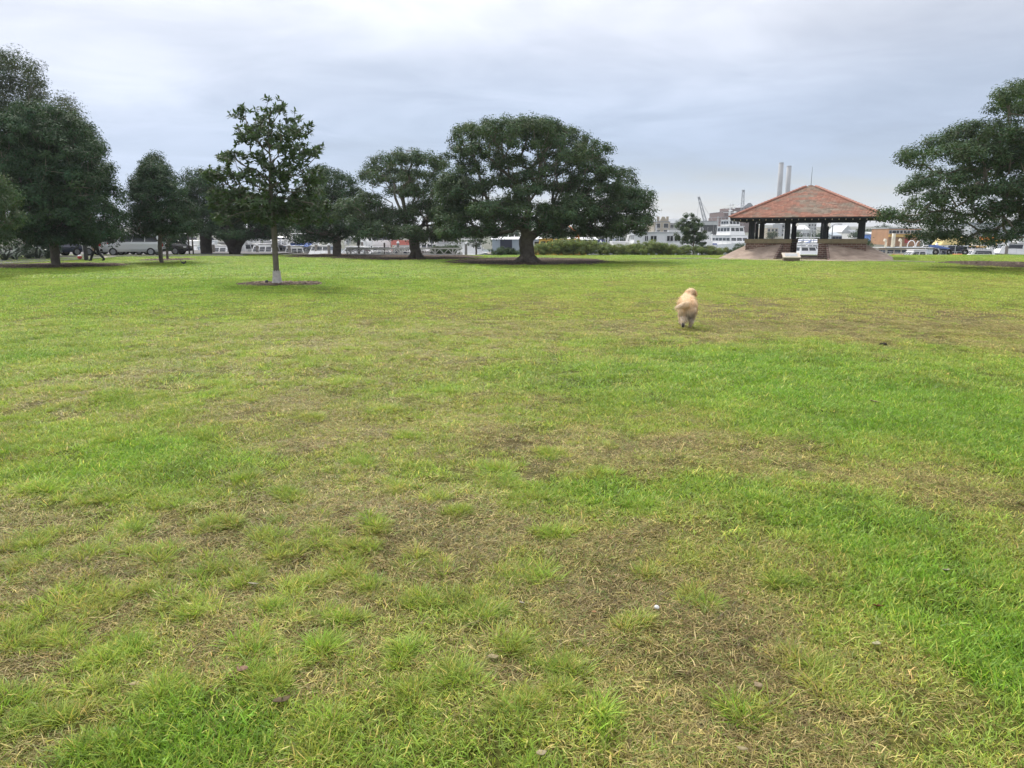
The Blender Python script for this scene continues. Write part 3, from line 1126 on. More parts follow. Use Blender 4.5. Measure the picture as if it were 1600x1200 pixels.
# conical tree on the left
base = G(253, 410.5)
Yb = base.y
LB = [(241, 252, 14, 12), (240, 268, 24, 16), (225, 285, 22, 16), (258, 283, 22, 16), (242, 295, 30, 20, -.7), (215, 308, 20, 18), (270, 305, 22, 18), (245, 315, 34, 20, -.8), (212, 335, 16, 18), (285, 330, 22, 18),
      (250, 335, 36, 20, -.85), (220, 352, 22, 14), (296, 350, 18, 12), (265, 355, 30, 14, -.7), (240, 358, 26, 12, -.5), (285, 360, 20, 10), (215, 365, 14, 10), (240, 300, 30, 20, .7), (255, 335, 36, 20, .8), (250, 362, 30, 10, .5), (235, 275, 22, 16, .4)]
t6, *_ = build_tree('conical_tree', 'dense dark cone shaped tree with a pale straight trunk on the left of the lawn', base, Yb, LB, trunk_line(1.9, (0, 0), 6, .02, 8), 2.6, 16,
                    per=90, spread=.38, lsize=0.13, r_base=0.13, per_m2=4.2, dmin=0.3, low=-.35, bias=.35, zmin=1.55, leaf=m_fig_dark, fill=(1, 300, 1))

# broad dense tree at the far left, its skirt of leaves nearly to the path
base = G(88, 415.5)
Yb = base.y
LB = [(60, 180, 34, 18), (85, 195, 36, 20), (30, 195, 34, 20), (115, 205, 28, 18), (60, 215, 50, 24, -.7), (20, 225, 40, 26), (135, 235, 26, 22), (95, 240, 46, 26, -.8), (150, 270, 24, 24), (45, 262, 46, 28, -.7), (5, 265, 40, 28), (110, 285, 46, 28, -.9),
      (170, 305, 20, 24), (60, 310, 50, 30, -.9), (140, 325, 36, 26, -.8), (10, 320, 44, 30, -.2), (178, 340, 18, 22), (95, 345, 46, 24, -.95), (45, 355, 40, 22, -.6), (150, 360, 32, 22, -.7), (182, 365, 14, 16), (110, 372, 36, 14, -.6), (70, 375, 30, 14, -.5), (140, 380, 26, 10, -.3), (172, 382, 16, 10, 0),
      (80, 300, 60, 40, .6), (90, 230, 50, 30, .6), (90, 360, 60, 20, .6), (-20, 300, 40, 40, .2), (20, 365, 30, 16, .3)]
t7, *_ = build_tree('broad_tree', 'broad dense dome shaped tree at the left edge of the lawn beside the asphalt path', base, Yb, LB, trunk_line(1.15, (0, 0), 5, .02, 9), 3.6, 17,
                    per=100, spread=.42, lsize=0.14, r_base=.24, per_m2=3.0, dmin=0.36, low=-.4, bias=.3, zmin=1.3, leaf=m_fig_dark, fill=(2, 300, 2))

# tall looser tree behind it
Yb = 62
base = Vector((P(45, 380, Yb).x, Yb, 0))
LB = [(10, 95, 26, 22), (35, 105, 20, 14), (-10, 120, 30, 24), (25, 135, 34, 22), (55, 128, 12, 10), (60, 155, 16, 10), (15, 165, 36, 24), (95, 165, 18, 14), (110, 178, 16, 14), (100, 190, 22, 14), (125, 200, 16, 14), (140, 220, 14, 16), (40, 185, 36, 24), (70, 200, 30, 20), (100, 225, 40, 26),
      (60, 240, 50, 30), (140, 260, 26, 26), (100, 290, 50, 30), (40, 300, 50, 30), (-15, 180, 30, 30)]
t8, *_ = build_tree('gum_tree', 'tallest tree at the left, loose clumps rising behind the broad dome shaped tree', base, Yb, LB, trunk_line(5.0, (-.4, 0), 9, .06, 10), 4.0, 18,
                    per=90, spread=.75, lsize=0.22, r_base=0.3, per_m2=1.3, dmin=0.62, low=-.5, bias=.3, zmin=2, leaf=m_gum, aspect=.3, droop=.5, flat=.85, fill=(1, 160, 1))

# nearer tree whose rounded side shows at the very left
base = G(-55, 430)
Yb = base.y
LB = [(-10, 290, 24, 22), (5, 310, 24, 22), (-30, 320, 40, 30), (10, 335, 22, 22), (-5, 355, 30, 22), (14, 350, 18, 18), (-50, 290, 40, 34), (-60, 350, 40, 30), (-30, 375, 36, 14), (5, 372, 18, 10)]
t9, *_ = build_tree('rounded_tree', 'lighter green rounded tree cut off by the left border in front of the broad tree', base, Yb, LB, trunk_line(1.2, (0, 0), 5, .02, 19), 1.9, 19,
                    per=100, spread=.34, lsize=.11, r_base=.16, per_m2=3.6, dmin=0.28, low=-.4, bias=.3, zmin=1.0, leaf=m_fig, fill=(1, 160, 1))

# wide fig at the right border, trunk out of frame
base = G(1705, 419)
Yb = base.y
LB = [(1578, 154, 30, 16), (1600, 147, 34, 20), (1600, 215, 40, 22, -.3), (1590, 255, 40, 22, -.4), (1585, 330, 34, 18, -.4), (1595, 290, 34, 18, -.6), (1545, 300, 40, 16, -.5), (1600, 350, 34, 14, .2), (1550, 325, 30, 14, .1), (1530, 250, 40, 18, -.6), (1630, 300, 50, 30, -.5), (1570, 170, 22, 12), (1590, 185, 30, 20), (1625, 160, 40, 30), (1545, 205, 40, 20), (1510, 215, 34, 18), (1470, 230, 32, 18), (1440, 240, 26, 14), (1420, 248, 18, 12), (1490, 245, 36, 16), (1530, 240, 40, 22), (1580, 225, 40, 22),
      (1440, 290, 26, 16), (1420, 300, 14, 12), (1470, 280, 34, 18), (1520, 275, 40, 18), (1570, 265, 40, 20), (1455, 320, 34, 20), (1500, 310, 34, 20), (1400, 340, 20, 9), (1385, 337, 14, 8), (1440, 345, 34, 18), (1480, 345, 34, 20), (1450, 370, 28, 14), (1490, 372, 30, 12),
      (1430, 258, 18, 10), (1540, 340, 26, 16, -.3), (1590, 365, 26, 14), (1570, 378, 24, 10), (1610, 330, 40, 20), (1560, 300, 26, 10, .7), (1600, 300, 30, 16, .7), (1640, 250, 60, 40), (1660, 330, 50, 30), (1700, 200, 60, 46), (1760, 260, 60, 50), (1720, 330, 60, 30), (1800, 330, 60, 40), (1690, 145, 60, 36),
      (1540, 365, 20, 10, .2), (1520, 380, 22, 8, .1)]
t10, *_ = build_tree('fig_tree', 'wide fig tree at the right border with layered boughs reaching toward the pavilion', base, Yb, LB, trunk_line(2.0, (0, 0), 6, .04, 20), 5.2, 20,
                     per=105, spread=.46, lsize=.145, r_base=.55, per_m2=2.0, dmin=0.38, low=-.25, bias=.2, zmin=1.3, fill=(1, 300, 1), twigs=260, r_tip=.017)

# slim young tree beyond the hedge
base = G(1079, 397.5)
Yb = base.y - 1
LB = [(1078, 342, 8, 10), (1068, 352, 12, 10), (1090, 350, 9, 9), (1078, 360, 16, 12), (1066, 368, 11, 9), (1092, 368, 11, 9), (1078, 376, 14, 8), (1094, 382, 8, 5)]
t11, *_ = build_tree('young_tree', 'small round headed young tree with a thin stem in front of the low hedge', (base.x, Yb, 0), Yb, LB, trunk_line(1.0, (0, 0), 5, .02, 21), 1.0, 21,
                     per=150, spread=.30, lsize=.14, r_base=.07, per_m2=4.0, dmin=.26, low=-.6, bias=.35, zmin=.6, leaf=m_young)

# slim trees standing under the figs, left and centre
for px, py, top, hw, lab, sd_, lf in [(262, 405, 360, 14, 'thin leaning sapling right behind the conical tree', 31, m_fig_dark), (744, 397.5, 362, 20, 'small tree with a thin dark stem just left of the largest fig', 32, m_fig),
                                      (183, 399.5, 352, 16, 'slender tree with a grey stem left of the silver wagon', 33, m_fig_dark), (284, 397.6, 368, 12, 'low bushy tree by the posts left of the thick fig trunk', 34, m_fig_dark)]:
    base = G(px, py)
    Yb = base.y
    LB = [(px + random.uniform(-.4, .4) * hw, random.uniform(top, 388), hw * .6, 9) for _ in range(9)]
    build_tree('sapling', lab, base, Yb, LB, trunk_line(1.0, (0, 0), 4, .02, sd_), 1.0, sd_, per=70, spread=.35, lsize=.14, r_base=.09, per_m2=1.8, dmin=.4, low=-.7, zmin=.7, leaf=lf)

# ------------------------------------------------------------------ the slender young fig near the camera, built leaf by leaf
base = G(433, 444.5)
Yy = base.y
r = np.random.default_rng(77)
ty = empty('young_fig_tree', base, label='slender young fig with large glossy leaves and a white painted foot in a mulch ring', cat='tree')
LB = [(425, 165, 18, 14), (395, 178, 26, 14), (372, 175, 14, 10), (445, 180, 26, 16), (470, 192, 18, 12), (420, 195, 34, 14), (385, 205, 22, 12), (440, 208, 34, 14), (475, 205, 10, 8), (410, 222, 28, 14), (375, 215, 12, 8), (445, 228, 22, 12),
      (365, 245, 22, 9), (348, 245, 12, 6), (395, 250, 26, 12), (480, 235, 20, 12), (492, 240, 10, 10), (465, 250, 22, 12), (440, 262, 26, 12), (345, 275, 24, 12), (330, 270, 14, 10), (375, 275, 30, 14), (415, 280, 32, 14), (460, 278, 32, 14), (490, 275, 18, 14), (355, 300, 28, 14),
      (395, 305, 34, 14), (440, 305, 34, 14), (480, 305, 26, 14), (505, 320, 18, 10), (370, 322, 26, 12), (420, 328, 30, 10), (460, 330, 28, 12), (490, 332, 22, 12), (350, 330, 18, 10), (512, 325, 10, 8), (400, 342, 24, 8), (478, 348, 18, 8), (380, 340, 20, 8), (340, 310, 18, 10), (345, 345, 14, 7), (505, 345, 14, 7), (430, 345, 30, 7), (450, 318, 36, 12), (400, 318, 34, 12)]
T, NM = lobes_to_targets(LB + [(l[0] + r.uniform(-8, 8), l[1] + r.uniform(-5, 5), l[2], l[3]) for l in LB if l[1] > 200], Yy, 1.45, r, 9.5, -.8)
T, NM = prune(T, NM, .155, r)
T = T - np.array(base)
tr_ = trunk_line(1.9, (.0, 0), 7, .004, 3)
# the stem carries on as a leader to the top
for z in np.arange(2.2, 5.2, .3):
    tr_.append((r.normal(0, .02) + .0, r.normal(0, .03), z))
N = [np.array(p, float) for p in tr_]
Nn, par, tips = skeleton(None, N, T, r, step=.22, bias=.55)
rad = radii(Nn, par, .008, .108)
f_ = (np.linalg.norm(Nn[:, :2], axis=1) < .12) & (np.arange(len(Nn)) < len(N))
rad[f_] = np.where(Nn[f_, 2] > 1.6, np.minimum(rad[f_], .105 * np.clip(1 - (Nn[f_, 2] - 1.6) / 3.8, .1, 1)), rad[f_])
rad[~f_] = np.minimum(rad[~f_], .035)
m_young_bark = mat('young_bark', (0.12, 0.105, 0.085), 0.85, spec=0.2, c2=(0.19, 0.17, 0.14), nscale=6, bump=.5, bscale=20)
branch_mesh('trunk', Nn, par, rad, m_young_bark, ty)
m_white = mat('white_limewash', (0.36, 0.34, 0.32), 0.85, c2=(0.54, 0.51, 0.48), nscale=9, bump=.3)
mb = MB()
rt0 = rad[0]
prof = [(rt0 * 2.1, -.05), (rt0 * 1.75, .03), (rt0 * 1.45, .12), (rt0 * 1.28, .28), (rt0 * 1.20, .40), (rt0 * 1.16, .47)]
n = 20
secs = []
for rr_, z in prof:
    secs.append([(math.cos(2 * math.pi * j / n) * rr_ * (1 + (.22 if z < .1 else .05) * math.sin(5 * 2 * math.pi * j / n + .5)), math.sin(2 * math.pi * j / n) * rr_ * (1 + (.22 if z < .1 else .05) * math.sin(5 * 2 * math.pi * j / n + .5)), z + (.03 * math.sin(3 * j) if z > .45 else 0)) for j in range(n)])
mb.loft(secs, cap=False)
mb.build('painted_foot', m_white, ty, smooth=True)

# leaf shape: pointed oval with a folded midrib
def leaf_mesh(nm, L=.175, W=.070):
    prof = [(0, 0), (.18, .62), (.42, 1.0), (.70, .78), (1, 0)]
    V, F = [], []
    for t, w in prof:
        z = -.10 * L * t * t * 1.6
        V += [(t * L, -w * W / 2, z + .012 * w), (t * L, 0, z), (t * L, w * W / 2, z + .012 * w)]
    for i in range(len(prof) - 1):
        F += [(i * 3, i * 3 + 3, i * 3 + 4, i * 3 + 1), (i * 3 + 1, i * 3 + 4, i * 3 + 5, i * 3 + 2)]
    return np.array(V), F


LV, LF = leaf_mesh('leaf')
lm = bpy.data.meshes.new('leaf')
lm.from_pydata([tuple(v) for v in LV], [], LF)
a_ = lm.attributes.new('tint', 'FLOAT_COLOR', 'POINT')
a_.data.foreach_set('color', np.ones(len(LV) * 4, np.float32))
lm.materials.append(m_young)
lm.polygons.foreach_set('use_smooth', [True] * len(LF))
lm.update()
rosette = []   # (position, rotation matrix, scale)
for i, t in enumerate(T):
    d0 = NM[i] * .7 + np.array([0, 0, .55]) + r.normal(0, .2, 3)
    d0 /= np.linalg.norm(d0)
    for k in range(r.integers(8, 13)):
        ph = k * 2.4 + r.normal(0, .3)
        ax = Vector(d0)
        u = ax.orthogonal().normalized()
        u.rotate(Matrix.Rotation(ph, 3, ax))
        d = (u * r.uniform(.55, 1.0) + ax * r.uniform(.15, .9)).normalized()
        side = d.cross(ax + Vector((0, 0, .5))).normalized()
        nv = side.cross(d).normalized()
        if nv.z < 0:
            nv, side = -nv, -side
        M = Matrix((d, side, nv)).transposed()
        p = Vector(t) - ax * r.uniform(0, .16)
        rosette.append((p, M, r.uniform(.7, 1.2)))
front = sorted(range(len(rosette)), key=lambda i: rosette[i][0].y + (0.02 * (i % 50)))[:290]
fs = set(front)
for i in front:
    p, M, s = rosette[i]
    o = bpy.data.objects.new('leaf', lm)
    col.objects.link(o)
    o.parent = ty
    o.matrix_local = Matrix.Translation(p) @ M.to_4x4() @ Matrix.Scale(s, 4)
rest = [i for i in range(len(rosette)) if i not in fs]
VV = np.concatenate([np.array([tuple(M @ (Vector(v) * s) + p) for v in LV]) for p, M, s in (rosette[i] for i in rest)])
FF = np.concatenate([np.array(LF) + k * len(LV) for k in range(len(rest))])
tt = np.repeat(r.uniform(.7, 1.3, len(rest)), len(LV))
o = quad_mesh('foliage', VV, FF, m_young, ty, {'tint': ('FLOAT_COLOR', 'POINT', np.stack([tt, tt, tt, np.ones_like(tt)], 1).astype(np.float32))}, smooth=True)
o['kind'] = 'stuff'

# ------------------------------------------------------------------ hedge shrubs along the sea wall
sh = [(850, 381, 16), (872, 377, 18), (896, 374, 20), (918, 376, 18), (940, 381, 16), (958, 384, 14), (974, 386, 13), (992, 383, 15), (1010, 378, 18), (1030, 381, 16), (1048, 384, 14), (1064, 385, 13), (1096, 386, 13), (1112, 385, 13), (1128, 388, 11), (1150, 383, 12), (690, 386, 12), (707, 384, 12), (776, 389, 10), (790, 387, 11), (806, 389, 10), (1338, 380, 10), (1352, 376, 11)]
sh_lab = ['shrub touching the right side of the largest fig trunk', 'shrub in front of the yellow boat', 'tallest shrub of the hedge in front of the long white shed', 'rounded shrub below the right half of the long white shed', 'shrub at the right end of the long white shed',
          'low shrub below the masts left of the white cruiser boat', 'lowest shrub below the group of masts', 'shrub just left of the big houseboat', 'bright yellow green shrub below the left end of the houseboat', 'shrub below the middle of the houseboat',
          'shrub below the houseboat, two to the left of the slim tree', 'shrub just left of the slim young tree', 'shrub just right of the slim young tree', 'shrub below the cranes near the white ship', 'last low shrub before the paved bank of the pavilion', 'shrub on top of the left paved bank of the pavilion',
          'dry greyish shrub left of the thin dark stemmed tree', 'tall feathery shrub beside the thin dark stemmed tree', 'pale scrubby shrub left of the shed with the dark door', 'scrubby shrub below the dark shed door', 'scrubby shrub between the dark door and the fig trunk', 'dark bush behind the right paved bank', 'taller dark bush behind the right end of the pavilion wall']
for i, (px, top, hw) in enumerate(sh):
    back = px in (1150, 1338, 1352)
    Y = 69.2 if not back else 69.5
    if px in (1150, 1338, 1352):
        Y = 69.0
    base = Vector((P(px, 395, Y).x, Y - .2, 0))
    top -= 2
    hw *= 1.12
    r2 = np.random.default_rng(500 + i)
    bot = 398
    LBs = [(px + r2.uniform(-.7, .7) * hw, top + (bot - top) * f + 3, hw * r2.uniform(.5, .75), (bot - top) * .28, r2.uniform(-.7, .7)) for f in (.12, .16, .25, .35, .45, .5, .6, .7, .75, .85)]
    T, NM = lobes_to_targets(LBs, Y, .9, r2, 7.5, -.6)
    T = T - np.array(base)
    k = T[:, 2] > .12
    T, NM = prune(T[k], NM[k], .20, r2)
    so = empty('shrub', base, label=sh_lab[i], cat='shrub', group='shrubs along the sea wall')
    Nn, par, tips = skeleton(None, [np.array((0, 0, -.05)), np.array((0, 0, .1)), np.array((0, 0, .2))], T, r2, step=.4)
    branch_mesh('stem', Nn, par, radii(Nn, par, .006, .05), m_bark, so)
    leaves('foliage', T, NM, 60, .22, .11, m_shrub if not (back or i > 15) else m_fig, so, r2, up=.5, aspect=.4)

# ------------------------------------------------------------------ pavilion
def brick_mat(name, c1, c2, mortar, scale, flat=False, bw=.5, rh=.25, ms=.02, rough=.85):
    m = bpy.data.materials.new(name)
    m.use_nodes = True
    nt = m.node_tree
    b = nt.nodes['Principled BSDF']
    b.inputs['Roughness'].default_value = rough
    b.inputs['Specular IOR Level'].default_value = .2
    tcn = nt.nodes.new('ShaderNodeTexCoord')
    sp = nt.nodes.new('ShaderNodeSeparateXYZ')
    nt.links.new(tcn.outputs['Object'], sp.inputs[0])
    cb = nt.nodes.new('ShaderNodeCombineXYZ')
    if flat:
        nt.links.new(sp.outputs[0], cb.inputs[0])
        nt.links.new(sp.outputs[1], cb.inputs[1])
    else:
        ad = nt.nodes.new('ShaderNodeMath')
        nt.links.new(sp.outputs[0], ad.inputs[0])
        nt.links.new(sp.outputs[1], ad.inputs[1])
        nt.links.new(ad.outputs[0], cb.inputs[0])
        nt.links.new(sp.outputs[2], cb.inputs[1])
    br = nt.nodes.new('ShaderNodeTexBrick')
    br.inputs['Color1'].default_value = (*c1, 1)
    br.inputs['Color2'].default_value = (*c2, 1)
    br.inputs['Mortar'].default_value = (*mortar, 1)
    br.inputs['Scale'].default_value = scale
    br.inputs['Mortar Size'].default_value = ms
    br.inputs['Brick Width'].default_value = bw
    br.inputs['Row Height'].default_value = rh
    nt.links.new(cb.outputs[0], br.inputs['Vector'])
    n = nt.nodes.new('ShaderNodeTexNoise')
    n.inputs['Scale'].default_value = 1.3
    n.inputs['Detail'].default_value = 6
    nt.links.new(tcn.outputs['Object'], n.inputs['Vector'])
    rp = nt.nodes.new('ShaderNodeValToRGB')
    rp.color_ramp.elements[0].position = .3
    rp.color_ramp.elements[0].color = (.62, .6, .58, 1)
    rp.color_ramp.elements[1].position = .7
    rp.color_ramp.elements[1].color = (1.1, 1.08, 1.05, 1)
    nt.links.new(n.outputs['Fac'], rp.inputs[0])
    mx = nt.nodes.new('ShaderNodeMix')
    mx.data_type = 'RGBA'
    mx.blend_type = 'MULTIPLY'
    mx.inputs[0].default_value = 1
    nt.links.new(br.outputs['Color'], mx.inputs[6])
    nt.links.new(rp.outputs[0], mx.inputs[7])
    nt.links.new(mx.outputs[2], b.inputs['Base Color'])
    bp = nt.nodes.new('ShaderNodeBump')
    bp.inputs['Strength'].default_value = .5
    bp.inputs['Distance'].default_value = .01
    nt.links.new(br.outputs['Fac'], bp.inputs['Height'])
    bp.invert = True
    nt.links.new(bp.outputs[0], b.inputs['Normal'])
    return m


m_brick = brick_mat('wall_brick', (.15, .085, .070), (.22, .125, .10), (.36, .31, .27), 1.0, bw=.34, rh=.14, ms=.02)
m_paver = brick_mat('paving_brick', (.39, .295, .235), (.48, .375, .305), (.38, .33, .28), 1.0, flat=True, bw=.26, rh=.13, ms=.012)
m_cap = mat('sandstone_cap', (.20, .165, .10), .9, c2=(.30, .25, .16), nscale=3, bump=.3)
m_timber = mat('dark_timber', (.018, .022, .030), .6, spec=.3, noise=.25, nscale=8)
m_conc = mat('pale_concrete', (.44, .38, .31), .85, c2=(.56, .50, .42), nscale=5, bump=.2)
m_lead = mat('pale_roof_cap', (.52, .47, .44), .6, c2=(.62, .57, .54), nscale=4)
m_globe = mat('white_glass', (.85, .85, .82), .25, emit=((1, .97, .92), .25))
m_tile = leaf_material('roof_tile', (1, 1, 1), 0.0, .75, spec=.2)
m_ridge = mat('ridge_tile', (.33, .14, .095), .7, c2=(.44, .21, .15), nscale=3)

YAW = R(23.2)
ctr = P(1261.5, 370, 60.8)
PAV = Matrix.Translation((ctr.x, ctr.y, 0)) @ Matrix.Rotation(-YAW, 4, 'Z') @ Matrix.Diagonal((.935, .935, 1, 1))
pav = empty('pavilion', (ctr.x, ctr.y, 0), -YAW, 'open park pavilion with a red tiled pyramid roof on dark posts above low brick walls', 'pavilion')
pav.scale = (.935, .935, 1)
EZ, AZ, EH = 2.98, 5.50, 5.60     # eave height, apex height, half width of the eaves
WL, WT = 4.25, 1.44               # wall line, wall top

mb = MB()
mb.box((0, 0, .05), (8.4, 8.4, .14))
mb.build('floor', m_paver, pav)
for sx in (-1, 1):
    for y in (-WL, WL):
        c = (1.02 + 4.42) / 2
        mb = MB()
        mb.box((sx * c, y, .56), (3.40, .36, 1.12))
        mb.build('low_wall', m_brick, pav)
        mb = MB()
        mb.box((sx * c, y, 1.285), (3.56, .52, .31))
        bevel(mb.build('wall_cap', m_cap, pav), .02)
    mb = MB()
    mb.box((sx * WL, 0, .56), (.36, 8.12, 1.12))
    mb.build('low_wall', m_brick, pav)
    mb = MB()
    mb.box((sx * WL, 0, 1.28), (.52, 7.96, .30))
    bevel(mb.build('wall_cap', m_cap, pav), .02)
for x in (-4.05, -1.32, 1.32, 4.05):
    for y in (-4.2, 4.2):
        mb = MB()
        for dx in (-.13, .13):
            mb.box((x + dx, y, 2.05), (.15, .22, 1.26))
        mb.box((x, y, 2.05), (.09, .14, 1.24))
        mb.box((x, y, 2.70), (.62, .3, .08))
        mb.build('post', m_timber, pav)
for y in (-1.4, 1.4):
    for x in (-4.2, 4.2):
        mb = MB()
        for dy in (-.13, .13):
            mb.box((x, y + dy, 2.05), (.22, .15, 1.26))
        mb.box((x, y, 2.05), (.14, .09, 1.24))
        mb.build('post', m_timber, pav)
for y in (-4.2, 4.2):
    mb = MB()
    mb.box((0, y, 2.92), (9.0, .3, .40))
    mb.build('beam', m_timber, pav)
for x in (-4.2, 4.2):
    mb = MB()
    mb.box((x, 0, 2.915), (.3, 8.1, .39))
    mb.build('beam', m_timber, pav)
slope = (AZ - EZ) / EH
# boarded underside and fascia
mb = MB()
z0 = EZ - .10
mb.add([(-EH, -EH, z0), (EH, -EH, z0), (EH, EH, z0), (-EH, EH, z0), (0, 0, AZ - .12), (-EH + .01, -EH + .01, z0 + .05), (EH - .01, -EH + .01, z0 + .05), (EH - .01, EH - .01, z0 + .05), (-EH + .01, EH - .01, z0 + .05), (0, 0, AZ - .06)],
       [(1, 0, 4), (2, 1, 4), (3, 2, 4), (0, 3, 4), (5, 6, 9), (6, 7, 9), (7, 8, 9), (8, 5, 9), (0, 1, 6, 5), (1, 2, 7, 6), (2, 3, 8, 7), (3, 0, 5, 8)])
mb.build('roof_boarding', m_timber, pav)
mb = MB()
mb.box((0, 0, -.05), (.05, 1.5, .12))
raf = mb.build('rafter', m_timber, pav)
mbt = MB()
mbt.box((0, 0, 0), (.055, .02, .10))
first = True
for k in range(4):
    q = Matrix.Rotation(k * math.pi / 2, 4, 'Z')
    for i in range(23):
        x = -5.25 + i * 10.5 / 22
        o = raf if first else bpy.data.objects.new('rafter', raf.data)
        if not first:
            col.objects.link(o)
            o.parent = pav
        s_ = min(1.0, max(.12, (EH - abs(x) - .12) / 1.5))
        o.matrix_local = q @ Matrix.Translation((x, -EH + .75 * s_, EZ - .02 + .75 * s_ * slope - .12)) @ Matrix.Rotation(math.atan(slope), 4, 'X') @ Matrix.Diagonal((1, s_, 1, 1))
        if first:
            tip0 = mbt.build('rafter_tip', m_conc, o)
            tip0.location = (0, -.765, -.05)
        else:
            t_ = bpy.data.objects.new('rafter_tip', tip0.data)
            col.objects.link(t_)
            t_.parent = o
            t_.location = (0, -.765, -.05)
        first = False
# tiles: every tile has its own lift and colour
r = np.random.default_rng(5)
V, Fq, TC = [], [], []
rows_n = 27
sl = math.hypot(EH, AZ - EZ)
for k in range(4):
    ca, sa = math.cos(k * math.pi / 2), math.sin(k * math.pi / 2)
    for i in range(rows_n):
        f0, f1 = i / rows_n, (i + 1.12) / rows_n
        y0, y1 = -EH * (1 - f0), -EH * (1 - min(f1, 1))
        za, zb = EZ + (AZ - EZ) * f0, EZ + (AZ - EZ) * min(f1, 1)
        hw0, hw1 = EH * (1 - f0), EH * (1 - min(f1, 1))
        n = max(1, int(hw0 * 2 / .24))
        for j in range(n):
            u0, u1 = -1 + 2 * j / n, -1 + 2 * (j + 1) / n
            lift = .045 + r.uniform(0, .022)
            q = [(u0 * hw0, y0, za + lift), (u1 * hw0, y0, za + lift + r.uniform(-.008, .008)), (u1 * hw1, y1, zb + .012), (u0 * hw1, y1, zb + .012), (u0 * hw0, y0, za - .005), (u1 * hw0, y0, za - .005)]
            o = len(V)
            V += [(x * ca - y * sa, x * sa + y * ca, z) for x, y, z in q]
            Fq += [(o, o + 1, o + 2, o + 3), (o + 4, o + 5, o + 1, o)]
            mx_, my_ = u0 * hw0, f0 * sl
            lich = float(fbm(np.array([mx_ * .8 + k * 30 + my_ * .45]), np.array([my_ * 2.1 - mx_ * .22]), 40, 5)[0]) + r.normal(0, .07) + .05 * (mx_ / EH) + .04 * f0
            t = min(1, max(0, (lich - .36) / .34))
            c = np.array((.43, .212, .150)) * (1 - t) + np.array((.335, .265, .205)) * t
            c = c * r.uniform(.78, 1.15)
            TC += [(*c, 1)] * 6
o = quad_mesh('roof_tiles', np.array(V), np.array(Fq), m_tile, pav, {'tint': ('FLOAT_COLOR', 'POINT', np.array(TC, np.float32))})
o['kind'] = 'stuff'
# ridge tiles along the hips, one object each
mb = MB()
sec = []
for x in (-.20, .20):
    lift = .03 if x > 0 else 0
    sec.append([(x, math.cos(a) * .13, math.sin(a) * .11 + lift) for a in np.linspace(0, math.pi, 7)] + [(x, -.10, lift), (x, .10, lift)])
mb.loft(sec)
rt = mb.build('ridge_tile', m_ridge, pav)
first = True
hip = math.hypot(EH * math.sqrt(2), AZ - EZ)
nt_ = 24
for k in range(4):
    a = Vector((EH, EH, EZ))
    a.rotate(Matrix.Rotation(k * math.pi / 2, 3, 'Z'))
    bvec = Vector((0, 0, AZ))
    M = (a - bvec).to_track_quat('X', 'Z').to_matrix().to_4x4()
    for i in range(nt_):
        p = a.lerp(bvec, (i + .5) / nt_ * .93)
        o = rt if first else bpy.data.objects.new('ridge_tile', rt.data)
        if not first:
            col.objects.link(o)
            o.parent = pav
        first = False
        o.matrix_local = Matrix.Translation(p + Vector((0, 0, .035))) @ M
mb = MB()
mb.box((0, 0, 5.16), (1.16, 1.16, .10))
mb.add([(-.54, -.54, 5.21), (.54, -.54, 5.21), (.54, .54, 5.21), (-.54, .54, 5.21), (-.08, -.08, 5.44), (.08, -.08, 5.44), (.08, .08, 5.44), (-.08, .08, 5.44)], [(0, 1, 5, 4), (1, 2, 6, 5), (2, 3, 7, 6), (3, 0, 4, 7), (4, 5, 6, 7), (0, 3, 2, 1)])
mb.build('roof_cap', m_lead, pav)
m_pole = mat('grey_metal_pole', (.18, .19, .21), .5, metal=.3)
mb = MB()
mb.tube([(0, 0, 5.42), (0, 0, 6.0), (.02, 0, 6.85)], [.03, .022, .012], 6)
mb.build('finial', m_pole, pav)
for x, y in ((-1.05, 3.6), (1.55, 3.6)):
    mb = MB()
    mb.lathe([(.001, 2.42), (.07, 2.44), (.11, 2.50), (.125, 2.56), (.11, 2.62), (.07, 2.68), (.03, 2.70)], (x, y, 0), 12)
    g_l = mb.build('globe_lamp', m_globe, pav, smooth=True)
    mb = MB()
    mb.tube([(x, y, 2.69), (x, y, 3.3)], .02, 6)
    mb.build('stem', m_timber, g_l)
# paved sloping banks against the walls
for sx in (-1, 1):
    mb = MB()
    v = [(sx * 2.05, -7.6, -.05), (sx * 6.35, -6.9, -.05), (sx * 4.44, -4.44, .62), (sx * 1.72, -4.44, 1.08), (sx * 1.72, -4.44, -.05),
         (sx * 6.9, 4.4, -.05), (sx * 4.44, 4.4, 1.08), (sx * 4.44, 4.4, -.05), (sx * 4.44, -4.44, -.05), (sx * 4.44, -1.8, 1.08), (sx * 6.6, -2.6, -.05)]
    f = [(0, 1, 2, 3), (0, 3, 4), (1, 10, 9, 2), (10, 5, 6, 9), (5, 7, 6), (3, 2, 8, 4), (2, 9, 6, 7, 8), (0, 4, 8, 1), (1, 8, 7, 5, 10)]
    mb.add(v, f)
    mb.build('paved_bank', m_paver, pav)
    mb = MB()
    mb.add([(sx * 2.02, -7.62, -.02), (sx * 1.69, -4.45, 1.10), (sx * 1.69, -4.45, -.02), (sx * 1.88, -7.62, -.02), (sx * 1.55, -4.45, 1.10), (sx * 1.55, -4.45, -.02)], [(0, 1, 2), (3, 5, 4), (0, 3, 4, 1), (1, 4, 5, 2), (0, 2, 5, 3)])
    mb.build('bank_retaining_wall', m_brick, pav)

